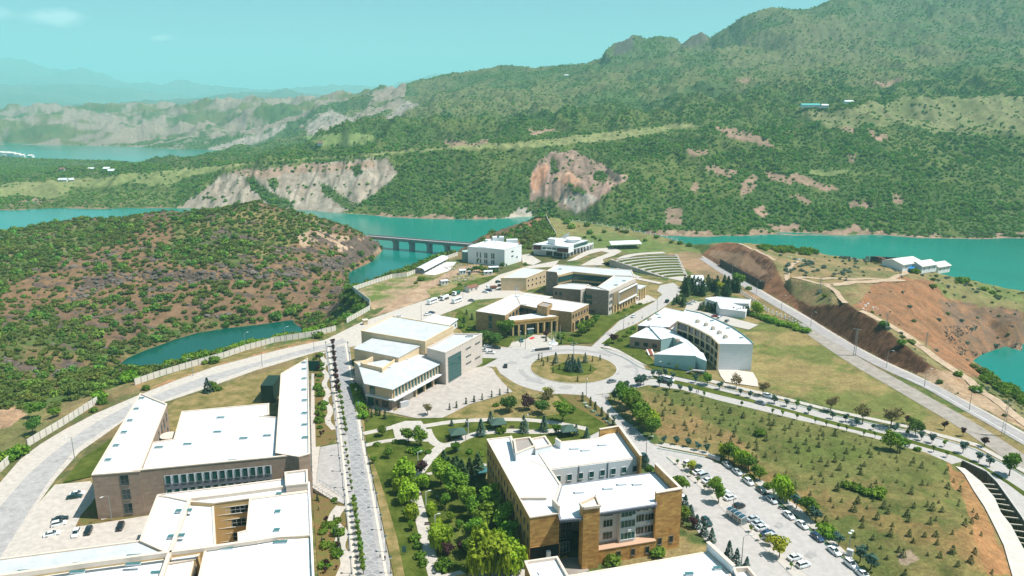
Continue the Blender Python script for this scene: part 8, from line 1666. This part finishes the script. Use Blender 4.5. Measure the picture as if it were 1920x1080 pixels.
isl=[(205,245,'hatch','white'),(262,274,'hatch','green'),(277,314,'sedan','white'),(318,340,'van','silver'),(350,377,'sedan','white'),(384,408,'hatch','white'),(470,470,'sedan','white'),(516,505,'sedan','white'),(580,570,'hatch','black'),(687,664,'sedan','silver'),(722,700,'sedan','silver'),(752,731,'sedan','white'),(796,772,'sedan','blue'),(826,804,'van','silver'),(890,836,'hatch','silver'),(1000,955,'sedan','white'),(1064,1010,'hatch','white')]
carrow([(*Z4(x,y),k,c)for x,y,k,c in isl],9,-2.6,'parked nose out along the car park island','cars along the car park island')
ker=[(495,258,'sedan','silver'),(568,312,'sedan','silver'),(655,388,'hatch','white'),(750,450,'sedan','green'),(827,523,'sedan','silver'),(955,638,'sedan','white'),(1055,710,'sedan','white'),(1168,803,'sedan','blue'),(1295,908,'sedan','white'),(1420,1008,'hatch','white'),(1512,1085,'sedan','white')]
carrow([(*Z4(x,y),k,c)for x,y,k,c in ker],8,6.6,'parked along the field kerb','cars along the field kerb')
for px_,py_,k,c,dx,dy,lab,g in((1325,982,'hatch','green',7,6.5,'dark green car on the drive beside the bus shelter','cars in the car park'),(1281,940,'hatch','white',4,5,'white car half hidden behind the yellow tower','cars in the car park'),(1209,863,'van','green',5,5,'dark green van beside the court of the yellow building','cars in the car park'),(948,688,'sedan','black',.5,-4,'black car driving round the left of the roundabout','cars at the roundabout'),(1147,717,'sedan','grey',7,-1.5,'grey car driving out of the roundabout','cars at the roundabout'),(915,651,'sedan','white',6,.4,'white car beside the congress hall, nearest the hedge','cars at the roundabout'),(931,654,'sedan','green',6,.4,'dark green car between the hedge and the roundabout','cars at the roundabout'),(920,663,'sedan','white',6,.4,'white car in front of the congress hall side wall','cars at the roundabout'),(907,659,'hatch','white',6,.4,'white car cut off by the congress hall corner','cars at the roundabout'),(978,640,'sedan','teal',.6,4,'teal car before the portico','cars at the roundabout'),(1188,595,'sedan','white',5,-2.4,'white car driving up the street','cars on the street'),(1251,567,'van','black',4,-3,'black van at the top of the street','cars on the street'),(1292,572,'sedan','silver',5,.2,'silver car by the pines, left of two','cars behind the curved building'),(1300,568,'sedan','white',5,.2,'white car by the pines, right of two','cars behind the curved building'),(1350,598,'hatch','white',4,-1,'white car behind the curved roof','cars behind the curved building'),(1363,604,'hatch','grey',3,-2,'dark grey car behind the curved roof','cars behind the curved building'),(1341,595,'sedan','red',4,0,'red car behind the curved roof','cars behind the curved building'),(1245,718,'sedan','black',6,1,'black car parked at the mouth of the avenue','cars on the avenue'),(1255,715,'van','white',5,1.2,'white van at the mouth of the avenue','cars on the avenue'),(1426,758,'sedan','grey',7,2,'grey car driving along the avenue','cars on the avenue'),(1440,745,'hatch','white',5,1.4,'white car beside the upper pavement of the avenue','cars on the avenue'),(749,596,'sedan','white',5,-.6,'white car alone in the bus yard','cars in the bus yard'),(802,591,'sedan','white',5,-.8,'white car beside a blue one in the bus yard','cars in the bus yard'),(809,588,'sedan','blue',5,-.8,'dark blue car in the bus yard','cars in the bus yard'),(889,546,'hatch','white',4,-.7,'white car beside the gatehouse','cars in the bus yard'),(910,549,'sedan','white',4.5,.5,'white car near the beige hall','cars in the bus yard'),(917,546,'sedan','blue',4.5,.5,'dark blue car near the beige hall','cars in the bus yard'),(934,530,'hatch','green',4,-.8,'dark green car against the beige hall','cars in the bus yard'),(938,537,'hatch','black',4,-.8,'black car against the beige hall','cars in the bus yard'),(953,539,'van','white',5,-.6,'white van at the corner of the beige hall','cars in the bus yard'),(884,565,'sedan','grey',4.5,.2,'dark grey car at the edge of the overgrown garden','cars in the bus yard'),(145,929,'sedan','white',10,-1.5,'white car at the top of the left car park','cars in the left car park'),(140,935,'sedan','green',10,-1.5,'dark green car beside a white one in the left car park','cars in the left car park'),(113,977,'sedan','black',11,-2.5,'black car in the middle of the left car park','cars in the left car park'),(111,986,'hatch','white',11,-2.5,'white car beside the black one in the left car park','cars in the left car park'),(98,1005,'sedan','white',11,-2.5,'white car at the kerb end of the left car park','cars in the left car park'),(143,1004,'hatch','white',-4,8,'white car parked across, leftmost of three before the building','cars in the left car park'),(166,1000,'hatch','black',-4,8,'black car beside a white one before the building','cars in the left car park'),(226,992,'hatch','black',-4,8,'black car standing alone before the building','cars in the left car park'),(1284,452,'sedan','white',4,0,'unused','x')):
 if lab!='unused':pcar(k,c,px_,py_,dx,dy,lab,g)
pcar('hatch','grey',1203,446,3,0,'grey car on the far meadow beside the fence','cars on the far meadow')
def bus(px_,py_,dx,dy,label,L=8.6):
 a,c=W(px_-dx,py_-dy),W(px_+dx,py_+dy);p=(a+c)/2;o=empty('bus',(p.x,p.y,.1),math.atan2(c.y-a.y,c.x-a.x),label,'bus','buses in the yard')
 loft([(-L/2,1.1,1.02,.5,2.8),(-L/2+.1,1.2,1.1,.4,3.0),(L/2-.5,1.2,1.1,.4,3.0),(L/2,1.12,.95,.5,2.2),(L/2+.05,1.05,.9,.5,1.6)]).build('body',PAINT['white'],o)
 for s in(-1,1):
  for i in range(5):b=MB();b.box((-L/2+1.1+i*(L-1.8)/5+.2,s*1.17,2.05),((L-2)/5-.12,.06,.95));b.build('window',CGL,o)
  for x in(-L*.3,L*.32):w=link(bpy.data.objects.new('wheel',WHEELB),o);w.location=(x,s*1.05,.48)
 b=MB();b.box((L/2-.08,0,2.05),(.5,1.9,1.0));b.build('windscreen',CGL,o);b=MB();b.box((0,0,3.1),(2.2,1.4,.25));b.build('roof_unit',WHT,o)
bus(811,569,7.5,-2.8,'white midibus in the yard, nearer the sandy track');bus(857,567,8,-3,'white midibus with dark windows beside the overgrown garden')
def truck(px_,py_,dx,dy,label,tank,col):
 a,c=W(px_-dx,py_-dy),W(px_+dx,py_+dy);p=(a+c)/2;o=empty('truck',(p.x,p.y,.1),math.atan2(c.y-a.y,c.x-a.x),label,'truck','trucks in the yard')
 b=MB();b.box((2.6,0,1.7),(1.8,2.3,2.0));b.build('cab',PAINT['white'],o);b=MB();b.box((3.52,0,2.1),(.06,2.0,.8));b.build('windscreen',CGL,o);b=MB();b.box((0,0,.75),(7,1.0,.3));b.build('chassis',TRIM,o)
 if tank:b=MB();b.tube([(-3.2,0,1.9),(1.4,0,1.9)],1.05,12);b.build('tank',col,o)
 else:b=MB();b.box((-1,0,1.5),(4.6,2.3,1.1));b.build('load_bed',col,o)
 for x in(-2.4,-1.2,2.5):
  for s in(-1,1):w=link(bpy.data.objects.new('wheel',WHEELB),o);w.location=(x,s*1.0,.48)
truck(834,562,-7,2.4,'white tanker truck between the midibuses',True,PAINT['white']);truck(922,542,-6,.6,'open dark load truck near the beige hall',False,RUST);truck(856,553,-5,2,'green equipment truck at the edge of the yard',False,pmat('machine_green',(.02,.12,.08),.6))
def moto(px_,py_,rz,label):
 o=empty('motorcycle',W(px_,py_),rz,label,'motorcycle','motorcycles')
 for x in(-.65,.65):w=link(bpy.data.objects.new('wheel',WHEEL),o);w.location=(x,0,.32);w.scale=(1,.5,1)
 loft([(-.8,.1,.08,.7,.85),(-.3,.16,.12,.45,.85),(.3,.18,.12,.4,.95),(.6,.1,.06,.6,1.0)]).build('body',PAINT['black'],o);b=MB();b.bar((.55,-.35,1.1),(.55,.35,1.1),.05,.05);b.bar((.55,0,1.1),(.68,0,.4),.06,.06);b.build('handlebar',TRIM,o)
moto(634,1045,.9,'dark motorcycle parked on the paved bay left of the promenade');moto(1464,955,-.8,'dark motorcycle parked at the field kerb')
# ================================================================== PEOPLE
def person_mesh(stride,seed):
 """one continuous skinned figure, about 1.72 m tall, walking or standing"""
 J={'pel':(0,0,.95),'wst':(0,0,1.1),'chs':(0,.01,1.32),'nck':(0,.02,1.47),'hd0':(0,.03,1.56),'hd1':(0,.04,1.66)}
 s=stride;Rr={'pel':(.155,.115),'wst':(.14,.1),'chs':(.17,.115),'nck':(.06,.06),'hd0':(.085,.1),'hd1':(.08,.095)}
 Ed=[('pel','wst'),('wst','chs'),('chs','nck'),('nck','hd0'),('hd0','hd1')]
 for sd_,sg in(('l',1),('r',-1)):
  f=s*sg
  J.update({'hip'+sd_:(.09*sg,0,.9),'kne'+sd_:(.095*sg,.16*f,.5),'ank'+sd_:(.095*sg,.3*f-.05*abs(s),.09),'toe'+sd_:(.1*sg,.3*f+.13,.04),'sho'+sd_:(.19*sg,.0,1.38),'elb'+sd_:(.24*sg,-.14*f,1.1),'wri'+sd_:(.25*sg,-.2*f+.08,.86),'han'+sd_:(.25*sg,-.2*f+.1,.77)})
  Rr.update({'hip'+sd_:(.095,.1),'kne'+sd_:(.065,.07),'ank'+sd_:(.045,.05),'toe'+sd_:(.04,.035),'sho'+sd_:(.065,.065),'elb'+sd_:(.045,.045),'wri'+sd_:(.032,.035),'han'+sd_:(.03,.045)})
  Ed+=[('pel','hip'+sd_),('hip'+sd_,'kne'+sd_),('kne'+sd_,'ank'+sd_),('ank'+sd_,'toe'+sd_),('chs','sho'+sd_),('sho'+sd_,'elb'+sd_),('elb'+sd_,'wri'+sd_),('wri'+sd_,'han'+sd_)]
 nm=list(J);me_=bpy.data.meshes.new('person');me_.from_pydata([J[k]for k in nm],[(nm.index(a),nm.index(b))for a,b in Ed],[])
 o=bpy.data.objects.new('person_tmp',me_);COL.objects.link(o);sk=o.modifiers.new('skin','SKIN');o.modifiers.new('sub','SUBSURF').levels=1
 for i,k in enumerate(nm):me_.skin_vertices[0].data[i].radius=Rr[k];me_.skin_vertices[0].data[i].use_root=(k=='pel')
 bpy.context.view_layer.update();out=bpy.data.meshes.new_from_object(o.evaluated_get(bpy.context.evaluated_depsgraph_get()));bpy.data.objects.remove(o)
 out.materials.clear()
 for m in(SHIRT['grey'],TROU['dark'],SKIN,HAIR):out.materials.append(m)
 for p in out.polygons:
  z=p.center.z;x=abs(p.center.x);p.material_index=(3 if(z>1.60 and p.center.y<.07)or z>1.7 else 2)if z>1.47 else(2 if z<.92 and x>.2 else 0 if z>.93 else 1);p.use_smooth=True
 return out
SKIN=pmat('skin',(.45,.27,.19),.6,.3);HAIR=pmat('hair',(.02,.015,.012),.6,.3);TROU={k:pmat('trousers_'+k,c,.9)for k,c in dict(dark=(.02,.02,.028),blue=(.04,.06,.12),tan=(.28,.22,.15)).items()};SHIRT={k:pmat('shirt_'+k,c,.9)for k,c in dict(grey=(.25,.25,.26),white=(.7,.7,.7),black=(.015,.015,.017),red=(.45,.03,.03),blue=(.03,.12,.3),teal=(.05,.35,.4),green=(.06,.16,.07)).items()}
PM=[person_mesh(0.12,1),person_mesh(1.0,2),person_mesh(-.8,3)]
for px_,py_,rz,sh_,tr_,st,lab in((647,933,2,'blue','dark',1,'person in blue top walking by the ramp left of the promenade'),(670,1052,0,'black','dark',1,'person in black walking on the lower promenade beside the saplings'),(713,1046,.3,'white','blue',2,'person in white top walking on the right side of the promenade'),(722,1052,3,'black','blue',1,'person in black top near the right stone band'),(875,1069,0,'black','dark',0,'person in black at the foot of the park, leftmost of three'),(881,1068,.2,'grey','dark',0,'person in grey at the foot of the park, between two others'),(887,1068,.1,'teal','tan',0,'person in teal at the foot of the park, rightmost of three'),(1136,750,3.3,'blue','dark',1,'person in blue by the drive kerb, leftmost of three'),(1140,750,3.3,'black','dark',2,'person in black by the drive kerb, middle of three'),(1144,750,3.2,'red','dark',1,'person in red by the drive kerb, rightmost of three'),(1011,667,.5,'grey','dark',1,'person in grey walking behind the roundabout island, left of pair'),(1016,667,.5,'black','dark',2,'person in black walking behind the roundabout island, right of pair'),(1306,738,1,'blue','dark',1,'person in blue on the avenue beside a sapling'),(1309,738,1,'black','blue',2,'person in black on the avenue beside a companion'),(884,1007,1,'red','dark',0,'person in red in the shade of the park trees'),(820,938,1,'teal','dark',0,'person in teal standing on the park lawn'),(1179,610,1,'green','tan',1,'person in green on the street beside the curved building'),(1187,607,1,'white','dark',2,'person in white farther up the street'),(1204,598,1,'black','dark',1,'person in black on the street verge'),(1213,568,1,'teal','dark',0,'person in teal before the grey stone building'),(1222,566,1,'white','dark',0,'person in white before the grey stone building'),(1187,669,2.4,'black','dark',1,'person in black on the pavement below the curved building')):
 o=bpy.data.objects.new('person',PM[st]);link(o);p=W(px_,py_);o.location=(p.x,p.y,.1);o.rotation_euler=(0,0,rz);tag(o,lab,'person','people about the campus')
 for i,m in((0,SHIRT[sh_]),(1,TROU[tr_])):o.material_slots[i].link='OBJECT';o.material_slots[i].material=m
